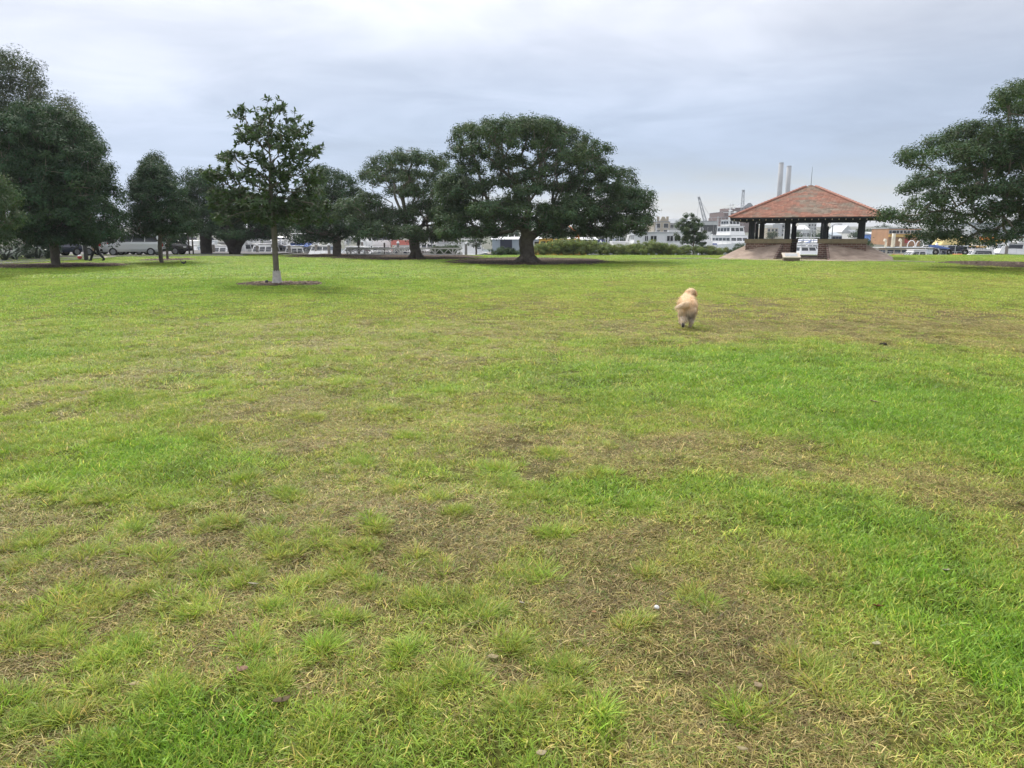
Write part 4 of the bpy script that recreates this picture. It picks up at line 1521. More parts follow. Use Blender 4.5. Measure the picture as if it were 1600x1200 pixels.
# paved apron with pale edging (ground)
mb = MB()
ap = [(-1.55, -4.25), (1.55, -4.25), (1.9, -7.6), (6.6, -7.2), (7.5, -8.4), (3.0, -10.2), (-2.0, -10.0), (-8.0, -8.0), (-6.6, -7.1), (-2.0, -7.6)]
mb.prism(ap, 2, -.12, .045)
apron = mb.build('paved_apron', m_paver)
apron.matrix_world = PAV
tag(apron, kind='structure')
for pts, lab in (([(-6.6, -7.35, .05), (-8.1, -8.05, .05), (-11, -8.9, .03)], 'pale concrete edging strip left of the pavilion apron'), ([(1.98, -7.75, .05), (4.6, -8.6, .05), (8.6, -10.0, .03)], 'pale concrete edging strip right of the pavilion apron')):
    mb = MB()
    for a, b2 in zip(pts, pts[1:]):
        mb.bar(a, b2, .16, .08)
    o = mb.build('edging_strip', m_conc)
    o.matrix_world = PAV
    tag(o, lab, 'edging')

# plaque desk in front
base = G(1235.5, 408)
desk = empty('plaque_desk', base, -R(12), 'low slanted stone desk carrying a metal plaque in front of the pavilion', 'plaque')
m_desk = mat('brown_stone', (.13, .095, .07), .9, c2=(.20, .15, .11), nscale=5)
mb = MB()
mb.prism([(-.5, -.03), (.45, -.03), (.45, .46), (-.5, .20)], 0, -.50, .50)
mb.build('plinth', m_desk, desk)
mb = MB()
an = math.atan2(.26, .95)
mb.box((0, 0, 0), (1.12, 1.06, .07), M=Matrix.Rotation(an, 3, 'X'))
top = mb.build('top_slab', m_conc, desk, loc=(0, -.02, .375))
mb = MB()
mb.box((0, 0, 0), (.78, .62, .016), M=Matrix.Rotation(an, 3, 'X'))
m_plaque = mat('metal_plaque', (.30, .31, .31), .4, metal=.5, c2=(.52, .53, .52), nscale=7)
mb.build('plaque', m_plaque, top, loc=(0, -.012, .044))

# ------------------------------------------------------------------ path, car park and water
m_asph = mat('asphalt', (.085, .08, .078), .9, c2=(.13, .125, .12), nscale=12, bump=.3, bscale=60)
m_kerb = mat('kerb_concrete', (.34, .31, .28), .9, c2=(.45, .42, .38), nscale=4)
mb = MB()
lo = [G(-260, 426), G(-60, 417.2), G(60, 410), G(120, 406.2), G(163, 403.9), G(178, 402.0), G(192, 400.2)]
hi = [G(-260, 413), G(-60, 409), G(40, 404.2), G(95, 401.4), G(110, 400.6), G(130, 400.2), G(150, 399.9)]
vs = [(p.x, p.y, .035) for p in lo] + [(p.x, p.y, .035) for p in hi]
n = len(lo)
mb.add(vs, [(i, i + 1, n + i + 1, n + i) for i in range(n - 1)])
tag(mb.build('path', m_asph), kind='structure')
mb = MB()
for a, b2 in zip(lo, lo[1:]):
    d = (b2 - a).normalized()
    mb.bar((a.x, a.y, .03), (b2.x + d.x * .05, b2.y + d.y * .05, .03), .14, .10)
tag(mb.build('path_edging', m_kerb), 'pale concrete edging along the near side of the asphalt path', 'kerb')
mb = MB()
a, b2, c_, d_ = G(163, 404), G(192, 400.2), G(176, 400.0), G(155, 403.0)
mb.prism([(p.x, p.y) for p in (a, b2, c_, d_)], 2, -.02, .05)
tag(mb.build('kerb_ramp', m_conc), 'pale ramp slab where the path meets the car park', 'ramp')
mb = MB()
mb.add([(-90, 61.5, .028), (-36.5, 61.5, .028), (-22.5, 65.2, .028), (-22.5, 94, .028), (-90, 94, .028)], [(0, 1, 2, 3, 4)])
tag(mb.build('car_park', m_asph), kind='structure')
mb = MB()
mb.bar((-36.5, 61.45, .05), (-22.5, 65.15, .05), .18, .16)
tag(mb.build('kerb', m_kerb), 'low kerb between the lawn and the car park', 'kerb')
m_water = mat('harbour_water', (.05, .085, .095), .12, spec=.5, bump=.25, bscale=.8)
mb = MB()
mb.add([(-2500, 70.4, -1.6), (2500, 70.4, -1.6), (2500, 4500, -1.6), (-2500, 4500, -1.6)], [(0, 1, 2, 3)])
tag(mb.build('water', m_water), kind='structure')
m_far = mat('far_ground', (.07, .085, .05), .95, c2=(.16, .155, .13), nscale=.05)
mb = MB()
vs, fs = [], []
xs = np.linspace(-1600, 1600, 81)
for j, (Y, hz) in enumerate(((205, -1.7), (212, -.5), (330, .5), (600, 6), (1000, 14), (1600, 18))):
    for x in xs:
        h = hz + (0 if j < 2 else (float(fbm(np.array([x / 160.]), np.array([Y / 160.]), 8)[0]) - .5) * hz * .9)
        vs.append((x, Y, h))
nx = len(xs)
for j in range(5):
    for i in range(nx - 1):
        fs.append((j * nx + i, j * nx + i + 1, (j + 1) * nx + i + 1, (j + 1) * nx + i))
mb.add(vs, fs)
tag(mb.build('far_shore', m_far, smooth=True), kind='structure')

# ------------------------------------------------------------------ vehicles
m_tyre = mat('tyre_rubber', (.015, .015, .016), .85)
m_rim = mat('wheel_rim', (.35, .36, .38), .35, metal=.7)
m_glass = mat('dark_glass', (.02, .026, .032), .08, spec=.7)
m_chrome = mat('lamp_glass', (.55, .56, .58), .15, spec=.7)
m_red_lamp = mat('red_lamp', (.40, .02, .02), .25)


def wheel(parent, x, y, rr_=.33, w=.22, name='wheel'):
    mb = MB()
    ring = []
    for a in np.linspace(0, 2 * math.pi, 20, endpoint=False):
        ring.append([(x + math.cos(a) * q, y + s, rr_ + math.sin(a) * q) for q, s in ((rr_ * .62, -w / 2), (rr_ * .93, -w / 2), (rr_, -w * .3), (rr_, w * .3), (rr_ * .93, w / 2), (rr_ * .62, w / 2))])
    ring.append(ring[0])
    mb.loft(ring, cap=False)
    t = mb.build(name, m_tyre, parent, smooth=True)
    mb = MB()
    mb.tube([(x, y - w * .42, rr_), (x, y + w * .42, rr_)], rr_ * .62, 16)
    for k in range(5):
        a = k * 2 * math.pi / 5
        for s in (-1, 1):
            mb.bar((x, y + s * w * .45, rr_), (x + math.cos(a) * rr_ * .58, y + s * w * .44, rr_ + math.sin(a) * rr_ * .58), .05, .02)
    mb.build('rim', m_rim, t)
    return t


def car(label, pos, rz, paint, kind='wagon', L=4.7, H=1.7, W=1.8, group='cars parked along the waterside car park'):
    c = empty('parked_car', pos, rz, label, 'car', group)
    x0, x1 = -L / 2, L / 2
    zb, belt = .32, H * .60
    # lower body: outline in plan, rounded ends; front is +x
    secs = []
    for x, w, zt in ((x0, .80, belt - .10), (x0 + .10, .95, belt - .02), (x0 + .5, 1, belt), (0, 1, belt), (x1 - 1.25, 1, belt - .03), (x1 - .9, .99, belt - .09), (x1 - .35, .94, belt - .18), (x1 - .06, .84, belt - .30), (x1, .74, belt - .38)):
        h = W / 2 * w
        secs.append([(x, -h * .90, zb), (x, -h, zb + .22), (x, -h, zt - .14), (x, -h * .93, zt), (x, h * .93, zt), (x, h, zt - .14), (x, h, zb + .22), (x, h * .90, zb)])
    mb = MB()
    mb.loft(secs)
    bd = mb.build('body', paint, c, smooth=False)
    bevel(bd, .03, 2)
    # cabin
    if kind == 'wagon':
        prof = [(x0 + .12, belt - .02), (x0 + .34, H - .10), (x0 + .75, H), (.35, H - .01), (.75, H - .07), (x1 - 1.12, belt - .04)]
    elif kind == 'hatch':
        prof = [(x0 + .22, belt - .02), (x0 + .75, H - .08), (x0 + 1.15, H), (.15, H), (.5, H - .06), (x1 - 1.05, belt - .04)]
    elif kind == 'van':
        prof = [(x0 + .04, belt - .02), (x0 + .07, H - .08), (x0 + .25, H), (x1 - 1.5, H), (x1 - 1.2, H - .08), (x1 - .55, belt - .06)]
    elif kind == 'ute':
        prof = [(-.55, belt - .02), (-.45, H - .08), (-.2, H), (.75, H), (.95, H - .06), (x1 - 1.15, belt - .04)]
    else:
        prof = [(x0 + .55, belt - .02), (x0 + 1.2, H - .06), (x0 + 1.6, H), (.1, H), (.45, H - .06), (x1 - 1.25, belt - .04)]
    mb = MB()
    sec = []
    hb, ht = W / 2 * .925, W / 2 * .76
    for sgn, in ((-1,), (1,)):
        sec.append([(x, sgn * (hb + (ht - hb) * max(0, (z - belt) / (H - belt))), z) for x, z in prof])
    mb.loft(sec)
    cb = mb.build('cabin', paint, c)
    bevel(cb, .04, 2)
    # windows: sides, windscreen, rear
    def side(x, z, sgn, off=.012):
        f = max(0, (z - belt) / (H - belt))
        return (x, sgn * (hb + (ht - hb) * f + off), z)
    zt, zl = H - .15, belt + .05
    xa, xb_ = prof[1][0] + .10, prof[4][0] - .02
    fb = prof[-1][0] - .28
    n_w = {'wagon': 3, 'hatch': 2, 'van': 1, 'ute': 2, 'sedan': 2}[kind]
    if kind == 'van':
        xa = x1 - 1.95
    rear_low = max(prof[0][0] + .18, xa - .12)
    for sgn in (-1, 1):
        for k in range(n_w):
            f0, f1 = k / n_w + .012, (k + 1) / n_w - .012
            pts = [side(rear_low + (fb - rear_low) * f0, zl, sgn), side(rear_low + (fb - rear_low) * f1, zl, sgn), side(xa + (xb_ - xa) * f1, zt, sgn), side(xa + (xb_ - xa) * f0, zt, sgn)]
            mb = MB()
            mb.add(pts + [(p[0], p[1] - sgn * .03, p[2]) for p in pts], [(0, 1, 2, 3), (7, 6, 5, 4), (0, 4, 5, 1), (1, 5, 6, 2), (2, 6, 7, 3), (3, 7, 4, 0)])
            mb.build('side_window', m_glass, c)
    for nm, (pA, pB), dx in (('windscreen', (prof[-1], prof[4]), .018), ('rear_window', (prof[0], prof[1]), -.018)):
        def at_(f, y):
            x = pA[0] + (pB[0] - pA[0]) * f
            z = pA[1] + (pB[1] - pA[1]) * f
            h = hb + (ht - hb) * max(0, (z - belt) / (H - belt)) - .09
            return (x + dx, y * h, z)
        pts = [at_(.12, -1), at_(.12, 1), at_(.92, 1), at_(.92, -1)]
        mb = MB()
        mb.add(pts + [(p[0] - dx * 2.2, p[1], p[2]) for p in pts], [(0, 1, 2, 3), (7, 6, 5, 4), (0, 4, 5, 1), (1, 5, 6, 2), (2, 6, 7, 3), (3, 7, 4, 0)])
        mb.build(nm, m_glass, c)
    for sx in (-1, 1):
        for sy in (-1, 1):
            wheel(c, sx * L * .31, sy * (W / 2 - .10), .34)
            mb = MB()
            if sx > 0:
                mb.box((x1 - .13, sy * W * .37, belt - .36), (.2, .32, .15))
                mb.build('headlight', m_chrome, c)
            else:
                mb.box((x0 + .02, sy * W * .40, belt - .22), (.12, .18, .26))
                mb.build('tail_light', m_red_lamp, c)
    mb = MB()
    mb.box((x1 - .02, 0, zb + .14), (.14, W * .74, .2))
    mb.box((x0 + .02, 0, zb + .14), (.14, W * .80, .2))
    mb.build('bumper', m_tyre, c)
    if kind == 'wagon':
        for sy in (-1, 1):
            mb = MB()
            mb.tube([(x0 + .6, sy * .55, H + .0), (x0 + .7, sy * .55, H + .07), (.3, sy * .55, H + .07), (.4, sy * .55, H - .01)], .018, 6)
            mb.build('roof_rail', m_rim, c)
    return c


def paint(nm, c):
    return mat(nm, c, .3, spec=.5, coat=.6)


silver, white_p, navy_p, black_p = paint('silver_paint', (.56, .58, .60)), paint('white_paint', (.75, .75, .74)), paint('navy_paint', (.02, .03, .07)), paint('black_paint', (.015, .016, .018))
wag = car('silver station wagon with roof rails parked behind the lawn', P(213, 399, 66.5).xy.to_3d() + Vector((0, 0, .03)), math.pi + R(6), silver, 'wagon', 4.9, 1.85, 1.85)
wx = P(252, 399, 69.5)
car('dark pickup parked just right of the silver station wagon', (wx.x, 69.5, .03), R(4), black_p, 'ute', 5.0, 1.75, 1.85)
wx = P(120, 399, 66.5)
van = car('white van with a red panel parked left of the walking person', (wx.x, 66.5, .03), math.pi + R(4), white_p, 'van', 4.6, 1.9, 1.8)
mb = MB()
mb.add([(-.55, .93, 1.15), (.1, .93, 1.15), (-.05, .86, 1.68), (-.4, .86, 1.72), (-.55, .91, 1.15), (.1, .91, 1.15), (-.05, .84, 1.68), (-.4, .84, 1.72)], [(0, 1, 2, 3), (7, 6, 5, 4), (0, 4, 5, 1), (1, 5, 6, 2), (2, 6, 7, 3), (3, 7, 4, 0)])
mb.build('red_panel', mat('red_panel', (.55, .04, .06), .5), van)
wx = P(143, 399, 67.5)
car('white hatchback half hidden behind the legs of the walking person', (wx.x, 70, .03), math.pi, white_p, 'hatch', 4.0, 1.5, 1.7)
wx = P(80, 399, 64)
car('dark blue sedan at the left end of the parked cars', (wx.x, 64.5, .03), math.pi + R(60), navy_p, 'sedan', 4.5, 1.45, 1.78)
wx = P(176, 399, 70)
car('black hatchback between the walking person and the silver wagon', (wx.x, 70.5, .03), R(3), black_p, 'hatch', 4.1, 1.5, 1.7)

# ------------------------------------------------------------------ boats
m_gel = mat('white_gelcoat', (.78, .78, .77), .3, spec=.5, noise=.06, nscale=2)
m_gel2 = mat('cream_gelcoat', (.66, .60, .46), .4, noise=.1, nscale=2)
m_yel = mat('yellow_paint', (.72, .42, .06), .5, noise=.15, nscale=3)
m_ora = mat('orange_paint', (.70, .25, .05), .5, noise=.1, nscale=3)
m_navy = mat('navy_hull', (.02, .028, .055), .35)
m_blk = mat('black_hull', (.02, .02, .022), .5)
m_grey = mat('grey_paint', (.30, .32, .34), .5, noise=.15, nscale=2)
m_steel = mat('stainless_rail', (.55, .56, .57), .3, metal=.6)
m_canvas_w = mat('white_canvas', (.72, .72, .70), .8)
m_canvas_b = mat('blue_canvas', (.06, .12, .34), .8)
m_canvas_n = mat('navy_canvas', (.025, .03, .055), .85)
m_redp = mat('red_paint', (.50, .07, .06), .55)
m_pinkp = mat('salmon_paint', (.62, .20, .16), .6)
m_teak = mat('teak_deck', (.26, .17, .10), .7)
WZ = -1.6


def hull_sections(L, B, fb, rake=.5, keel=-.35):
    secs = []
    for t in np.linspace(0, 1, 11):
        w = B / 2 * (1 - max(0, (t - .35) / .65) ** 2.4) * (.93 + .07 * min(1, t / .3))
        w = max(w, .03)
        zt = fb * (1 + .28 * t * t)
        x = -L / 2 + L * t
        xr = rake * t ** 3
        secs.append([(x + xr, w, zt), (x + xr * .6, w * .96, zt * .55), (x + xr * .2, w * .80, .06), (x, w * .25, keel * (1 - .6 * t)),
                     (x, -w * .25, keel * (1 - .6 * t)), (x + xr * .2, -w * .80, .06), (x + xr * .6, -w * .96, zt * .55), (x + xr, -w, zt)])
    return secs


def block(mb, x0, x1, w0, w1, z0, z1, rake_f=.4, rake_b=.1):
    """cabin block: narrower at the top, raked at both ends (bow is +x)"""
    mb.loft([[(x0, -w0, z0), (x1, -w0 * .92, z0), (x1, w0 * .92, z0), (x0, w0, z0)], [(x0 + rake_b, -w1, z1), (x1 - rake_f, -w1 * .9, z1), (x1 - rake_f, w1 * .9, z1), (x0 + rake_b, w1, z1)]])


def cabin(parent, name, x0, x1, w0, w1, z0, z1, m, rf=.4, rb=.1, nwin=4, wz=(.35, .8), front=True, over=.12, win=None):
    mb = MB()
    block(mb, x0, x1, w0, w1, z0, z1, rf, rb)
    c = bevel(mb.build(name, m, parent), .03)
    f0, f1 = wz
    H = z1 - z0
    for s in (-1, 1):
        for k in range(nwin):
            a, b_ = (k + .08) / nwin, (k + .92) / nwin

            def q(u, f):
                xa, xb = x0 + rb * f + .12, x1 - rf * f - .15
                wt = (w0 + (w1 - w0) * f) * (1 + (.92 if f < 1 else .9) * 0)
                ww = wt * (1 - .085 * u)
                return (xa + (xb - xa) * u, s * (ww + .012), z0 + H * f)
            pts = [q(a, f0), q(b_, f0), q(b_, f1), q(a, f1)]
            mb = MB()
            mb.add(pts + [(p[0], p[1] - s * .04, p[2]) for p in pts], [(0, 1, 2, 3), (7, 6, 5, 4), (0, 4, 5, 1), (1, 5, 6, 2), (2, 6, 7, 3), (3, 7, 4, 0)])
            mb.build('window', win or m_glass, c)
    if front:
        for xx, rk, sg in ((x1, -rf, 1), (x0, rb, -1)):
            for k in range(3 if sg > 0 else 2):
                n_ = 3 if sg > 0 else 2
                ya, yb = -1 + 2 * (k + .08) / n_, -1 + 2 * (k + .92) / n_
                ws = .9 if sg > 0 else .97
                pts = [(xx + rk * f + sg * .012, y * (w0 + (w1 - w0) * f) * ws * .95, z0 + H * f) for y, f in ((ya, f0), (yb, f0), (yb, f1), (ya, f1))]
                mb = MB()
                mb.add(pts + [(p[0] - sg * .04, p[1], p[2]) for p in pts], [(0, 1, 2, 3), (7, 6, 5, 4), (0, 4, 5, 1), (1, 5, 6, 2), (2, 6, 7, 3), (3, 7, 4, 0)])
                mb.build('window', win or m_glass, c)
    if over:
        mb = MB()
        mb.box(((x0 + rb + x1 - rf) / 2, 0, z1 + .03), (x1 - rf - x0 - rb + 2 * over, 2 * w1 + over, .06))
        bevel(mb.build('cabin_roof', m, c), .02)
    return c


def rail(parent, L, B, fb, x_from=-.1):
    mb = MB()
    for s in (-1, 1):
        top, posts = [], []
        for t in np.linspace(.5 + x_from, 1, 8):
            w = max(.05, B / 2 * (1 - max(0, (t - .35) / .65) ** 2.4)) * .95
            x = -L / 2 + L * t + .5 * t ** 3
            z = fb * (1 + .28 * t * t)
            top.append((x, s * w, z + .55))
            mb.tube([(x, s * w, z), (x, s * w, z + .55)], .015, 4)
        mb.tube(top, .018, 4)
    return mb.build('bow_rail', m_steel, parent)


def boat_base(name, label, px, Y, heading, L, B, fb, hull_m, cat='boat', group=None, deck_m=None, stripe=None):
    p = P(px, 395, Y)
    b_ = empty(name, (p.x, Y, WZ), R(heading + random.uniform(-9, 9)), label, cat, group)
    mb = MB()
    mb.loft(hull_sections(L, B, fb))
    mb.build('hull', hull_m, b_)
    mb = MB()
    secs = hull_sections(L * .985, B * .96, fb)
    mb.add([(s[0][0], s[0][1], s[0][2] + .012) for s in secs] + [(s[7][0], s[7][1], s[7][2] + .012) for s in secs], [(i, i + 1, 11 + i + 1, 11 + i) for i in range(10)])
    mb.build('deck', deck_m or m_gel, b_)
    if stripe:
        mb = MB()
        for s in (0, 7):
            secs = hull_sections(L, B + .05, fb)
            for a, c in zip(secs, secs[1:]):
                mb.bar((a[s][0], a[s][1], a[s][2] - .12), (c[s][0], c[s][1], c[s][2] - .12), .05, .09)
        mb.build('rubbing_strake', stripe, b_)
    return b_


def cruiser(label, px, Y, heading, L=10, B=3.4, fb=1.15, hull_m=None, fly=True, arch=True, canvas=None, stripe=m_navy, cabin_m=None, group='white motor cruisers moored beyond the sea wall'):
    hull_m, cabin_m = hull_m or m_gel, cabin_m or m_gel
    b_ = boat_base('motor_cruiser', label, px, Y, heading, L, B, fb, hull_m, group=group, stripe=stripe)
    rv = random.Random(int(px * 7))
    ch = rv.uniform(.85, 1.35)
    cabin(b_, 'cabin', -L * rv.uniform(.12, .26), L * rv.uniform(.16, .28), B * .38, B * rv.uniform(.28, .34), fb + .02, fb + ch, cabin_m, rf=rv.uniform(.4, 1.1), rb=rv.uniform(.05, .5), nwin=rv.choice((1, 2, 2, 3)),
          wz=rv.choice(((.5, .85), (.4, .8), (.55, .9))), front=rv.random() < .6)
    z = fb + ch + .05
    if rv.random() < .7:
        mb = MB()
        zz = fb + rv.uniform(.7, 1.2)
        mb.loft([[(-L * .48, -B * .36, zz), (-L * .26, -B * .36, zz + .25), (-L * .26, B * .36, zz + .25), (-L * .48, B * .36, zz)], [(-L * .48, -B * .30, zz + .08), (-L * .26, -B * .30, zz + .40), (-L * .26, B * .30, zz + .40), (-L * .48, B * .30, zz + .08)]])
        cv = mb.build('cockpit_cover', rv.choice((m_canvas_w, m_canvas_n, m_canvas_b, m_canvas_w, m_grey)), b_)
        mb = MB()
        for sy in (-1, 1):
            for xx in (-.46, -.28):
                mb.tube([(L * xx, sy * B * .33, fb), (L * xx, sy * B * .33, zz + .1)], .02, 4)
        mb.build('cover_frame', m_steel, cv)
    if rv.random() < .6:
        mb = MB()
        mb.tube([(L * .05, .15, z), (L * .04, .15, z + rv.uniform(1.4, 3.2))], [.035, .015], 5)
        mb.tube([(L * .05, -.25, z + .7), (L * .05, .55, z + .7)], .02, 4)
        mb.build('signal_mast', m_steel, b_)
    if rv.random() < .5:
        mb = MB()
        mb.loft([[(x_, y_ * .55, z_) for y_, z_ in ((-1, fb + .3), (-.6, fb + .12), (.6, fb + .12), (1, fb + .3), (.8, fb + .48), (-.8, fb + .48))] for x_ in (L * .26, L * .36)] )
        mb.build('tender', rv.choice((m_grey, m_gel, m_ora)), b_)
    if fly:
        mb = MB()
        block(mb, -L * .2, L * .06, B * .33, B * .36, z, z + .55, -.15, -.05)
        bevel(mb.build('flybridge', cabin_m, b_), .04)
        mb = MB()
        mb.box((L * .02, 0, z + .74), (.05, B * .5, .34), M=Matrix.Rotation(R(-25), 3, 'Y'))
        mb.build('wind_deflector', m_glass, b_)
    if arch:
        mb = MB()
        hx = -L * .17
        zz = z + (1.35 if fly else .5)
        for s in (-1, 1):
            mb.loft([[(hx - .25, s * B * .37, z - .1), (hx + .15, s * B * .37, z - .1), (hx + .15, s * B * .34, z - .1), (hx - .25, s * B * .34, z - .1)], [(hx - .5, s * B * .33, zz), (hx - .2, s * B * .33, zz), (hx - .2, s * B * .30, zz), (hx - .5, s * B * .30, zz)]])
        mb.box((hx - .35, 0, zz + .03), (.34, B * .68, .09))
        mb.build('radar_arch', cabin_m, b_)
        mb = MB()
        mb.tube([(hx - .35, .2, zz), (hx - .35, .2, zz + 1.3)], .018, 4)
        mb.tube([(hx - .35, -.5, zz), (hx - .4, -.5, zz + .9)], .014, 4)
        mb.build('aerial', m_steel, b_)
    if canvas:
        mb = MB()
        zz = z + (1.5 if fly else .65)
        mb.box((-L * .10, 0, zz), (L * .22, B * .70, .07))
        cn = mb.build('canopy', canvas, b_)
        mb = MB()
        for sx in (-1, 1):
            for sy in (-1, 1):
                mb.tube([(-L * .10 + sx * L * .1, sy * B * .32, z - .05), (-L * .10 + sx * L * .1, sy * B * .32, zz)], .02, 4)
        mb.build('canopy_pole', m_steel, cn)
    rail(b_, L, B, fb)
    mb = MB()
    for s in (-1, 1):
        for t in (-.25, .05):
            mb.tube([(L * t, s * (B / 2 + .1), fb * .35), (L * t, s * (B / 2 + .1), fb * .9)], .09, 6)
    mb.build('fender', m_canvas_n if hull_m is m_gel else m_gel, b_)
    return b_


def yacht(label, px, Y, heading, mast_top, L=9, B=2.9, fb=.95, hull_m=None, cover=None):
    b_ = boat_base('sailing_yacht', label, px, Y, heading, L, B, fb, hull_m or m_gel, group='sailing yachts with bare masts', stripe=m_navy)
    cabin(b_, 'coachroof', -L * .1, L * .22, B * .28, B * .22, fb + .02, fb + .45, m_gel, rf=.5, rb=.05, nwin=3, front=False, over=0)
    zt = mast_top - WZ
    mb = MB()
    mb.tube([(L * .08, 0, fb), (L * .08, 0, zt)], [.075, .05], 8)
    for f in (.55, .8):
        mb.tube([(L * .08, -.6, zt * f), (L * .08, .6, zt * f)], .02, 4)
    mst = mb.build('mast', m_steel, b_)
    mb = MB()
    for e in ((L * .52, 0, fb * 1.2), (-L * .5, 0, fb)):
        mb.tube([(L * .08, 0, zt * .985), e], .012, 3)
    for s in (-1, 1):
        mb.tube([(L * .08, 0, zt * .95), (L * .08, s * .6, zt * .8), (L * .08, s * .6, zt * .55), (L * .06, s * B * .46, fb)], .012, 3)
    mb.build('rigging', m_steel, b_)
    mb = MB()
    mb.tube([(L * .07, 0, fb + 1.25), (-L * .32, 0, fb + 1.2)], .06, 6)
    bm_ = mb.build('boom', m_steel, b_)
    mb = MB()
    mb.tube([(L * .06, 0, fb + 1.5), (-L * .05, 0, fb + 1.42), (-L * .31, 0, fb + 1.32)], [.16, .17, .08], 8)
    mb.build('sail_cover', cover or m_canvas_b, bm_)
    return b_


cruiser('white cruiser glimpsed between the two thick fig trunks, dark canvas over its cockpit', 346, 86, -82, 9.5, 3.7, canvas=m_canvas_n, fly=False, arch=False)
cruiser('white flybridge cruiser just right of the forked black fig trunk', 388, 90, 83, 11, 3.8, fly=True)
cruiser('white cruiser left of the slender young tree, blue canopy above it', 416, 84, -88, 9, 3.3, fly=False, canvas=m_canvas_b)
cruiser('white cruiser directly behind the stem of the slender young tree', 440, 92, 88, 11, 3.7)
cruiser('small white cruiser just right of the stem of the slender young tree', 461, 84, -85, 8, 3.1, fb=1.0, fly=False, arch=False, canvas=m_canvas_w)
cruiser('white cruiser midway between the young tree and the third fig trunk', 482, 88, 87, 10, 3.6)
cruiser('white cruiser with a navy top just left of the third fig trunk', 504, 84, -86, 9, 3.4, fly=False, canvas=m_canvas_n)
cruiser('long white cruiser lying side on right of the third fig trunk', 555, 86, 178, 8.5, 3.2, fb=1.2, fly=False, arch=False)
cruiser('white cruiser seen past the posts left of the thick dark fig trunk', 296, 96, -80, 12, 4.0)
cruiser('white cruiser far back beside the thick dark fig trunk', 323, 104, 80, 12, 4.0, fly=True, arch=False)
cruiser('white cruiser with a white canopy behind the lattice barrier, left of the second fig trunk', 596, 98, -88, 10, 3.6, canvas=m_canvas_w)
cruiser('white cruiser with a blue canopy behind the lattice barrier', 582, 108, 85, 11, 3.6, canvas=m_canvas_b)
cruiser('white cruiser with a broad white canopy just right of the second fig trunk', 668, 104, -80, 11, 3.8, canvas=m_canvas_w, fly=False)
cruiser('white cruiser under the small tree left of the largest fig', 735, 96, 87, 9, 3.4, fly=False, canvas=m_canvas_w)
cruiser('white cruiser among bare masts right of the long white shed', 962, 104, 176, 9, 3.3, fly=True)
cruiser('white cruiser half hidden by the slim young tree above the hedge', 1090, 98, 95, 9, 3.4, fly=True, arch=True)
cruiser('small white cruiser between the slim young tree and the white ship', 1108, 104, -100, 8, 3.0, fly=False)
cruiser('white cruiser with a blue cockpit cover seen through the pavilion entrance', 1252, 88, 105, 8, 3.0, fly=False, arch=False, canvas=m_canvas_b)
cruiser('white cruiser under a white awning seen through the pavilion entrance', 1266, 92, -95, 9, 3.2, fly=False, arch=False, canvas=m_canvas_w)
cruiser('large white cruiser at the right border beneath the wide fig', 1592, 84, 170, 9, 3.4, fb=1.3, fly=True)
cruiser('white cruiser left of the large white cruiser beneath the wide fig', 1560, 92, 175, 8, 3.0, fly=False)
cruiser('grey blue launch with a long dark window band beneath the wide fig', 1528, 82, 180, 6.5, 2.4, fb=.95, hull_m=m_grey, fly=False, arch=False, group='launches on the right')
cruiser('low white launch with a black hull right of the pavilion bank', 1432, 80, 178, 6.5, 2.2, fb=.95, hull_m=m_blk, fly=False, arch=False, group='launches on the right')

for px, Y, top, lab, cv in [(944, 118, 347, 'yacht with the leftmost of the masts right of the white shed', m_canvas_b), (950, 128, 352, 'yacht with the shortest mast right of the white shed', m_canvas_n), (957, 112, 346, 'yacht with the tallest mast in the group right of the white shed', m_canvas_w),
                            (966, 122, 348, 'yacht with the rightmost mast of the group left of the houseboat', m_canvas_b), (914, 132, 355, 'yacht whose mast rises over the middle of the white shed', m_canvas_n), (1118, 126, 338, 'yacht with a thin pale mast between the cranes', m_canvas_b),
                            (673, 112, 362, 'yacht whose mast stands right of the second fig trunk', m_canvas_n), (1264, 118, 352, 'yacht whose mast shows through the middle bay of the pavilion', m_canvas_b), (1022, 122, 352, 'yacht with its mast in front of the pale gabled building', m_canvas_w), (1252, 110, 356, 'yacht with a reddish mast seen through the pavilion entrance', m_canvas_n)]:
    yacht(lab, px, Y, -90 + random.uniform(-10, 10), P(px, top, Y).z, cover=cv)

# big white houseboat
hb = boat_base('houseboat', 'long white two storey houseboat with square dark windows behind the hedge', 1040, 100, 180, 12.5, 4.6, 1.3, m_gel, deck_m=m_gel, stripe=m_navy)
cabin(hb, 'main_deckhouse', -5.6, 4.6, 2.1, 2.1, 1.32, 2.05, m_gel, rf=.1, rb=.02, nwin=5, wz=(.3, .75), front=False, over=.15)
cabin(hb, 'upper_deckhouse', -5.2, 4.4, 1.95, 1.92, 2.15, 3.75, m_gel, rf=.12, rb=.02, nwin=0, wz=(.44, .80), over=.18)
mb = MB()
for x in np.linspace(-4.5, 3, 6):
    mb.tube([(x, .8, 3.8), (x, .8, 4.3)], .03, 4)
mb.tube([(-4.5, .8, 4.3), (3, .8, 4.3)], .03, 4)
mb.box((-1, 0, 3.95), (1.6, 1, .26))
mb.tube([(1.2, -.4, 3.8), (1.2, -.4, 5.6)], .03, 5)
mb.build('roof_rail', m_steel, hb)

for x, w in ((2.85, .34), (1.95, .72), (-.1, .72), (-1.05, .72), (-2.0, .72), (-3.7, .72)):
    for s in (-1, 1):
        mb = MB()
        mb.box((x, s * 1.955, 3.0), (w, .05, .62))
        wn = mb.build('window', m_glass, hb)
        mb = MB()
        mb.box((x, s * 1.985, 3.0), (.05, .02, .62))
        mb.build('mullion', m_gel, wn)

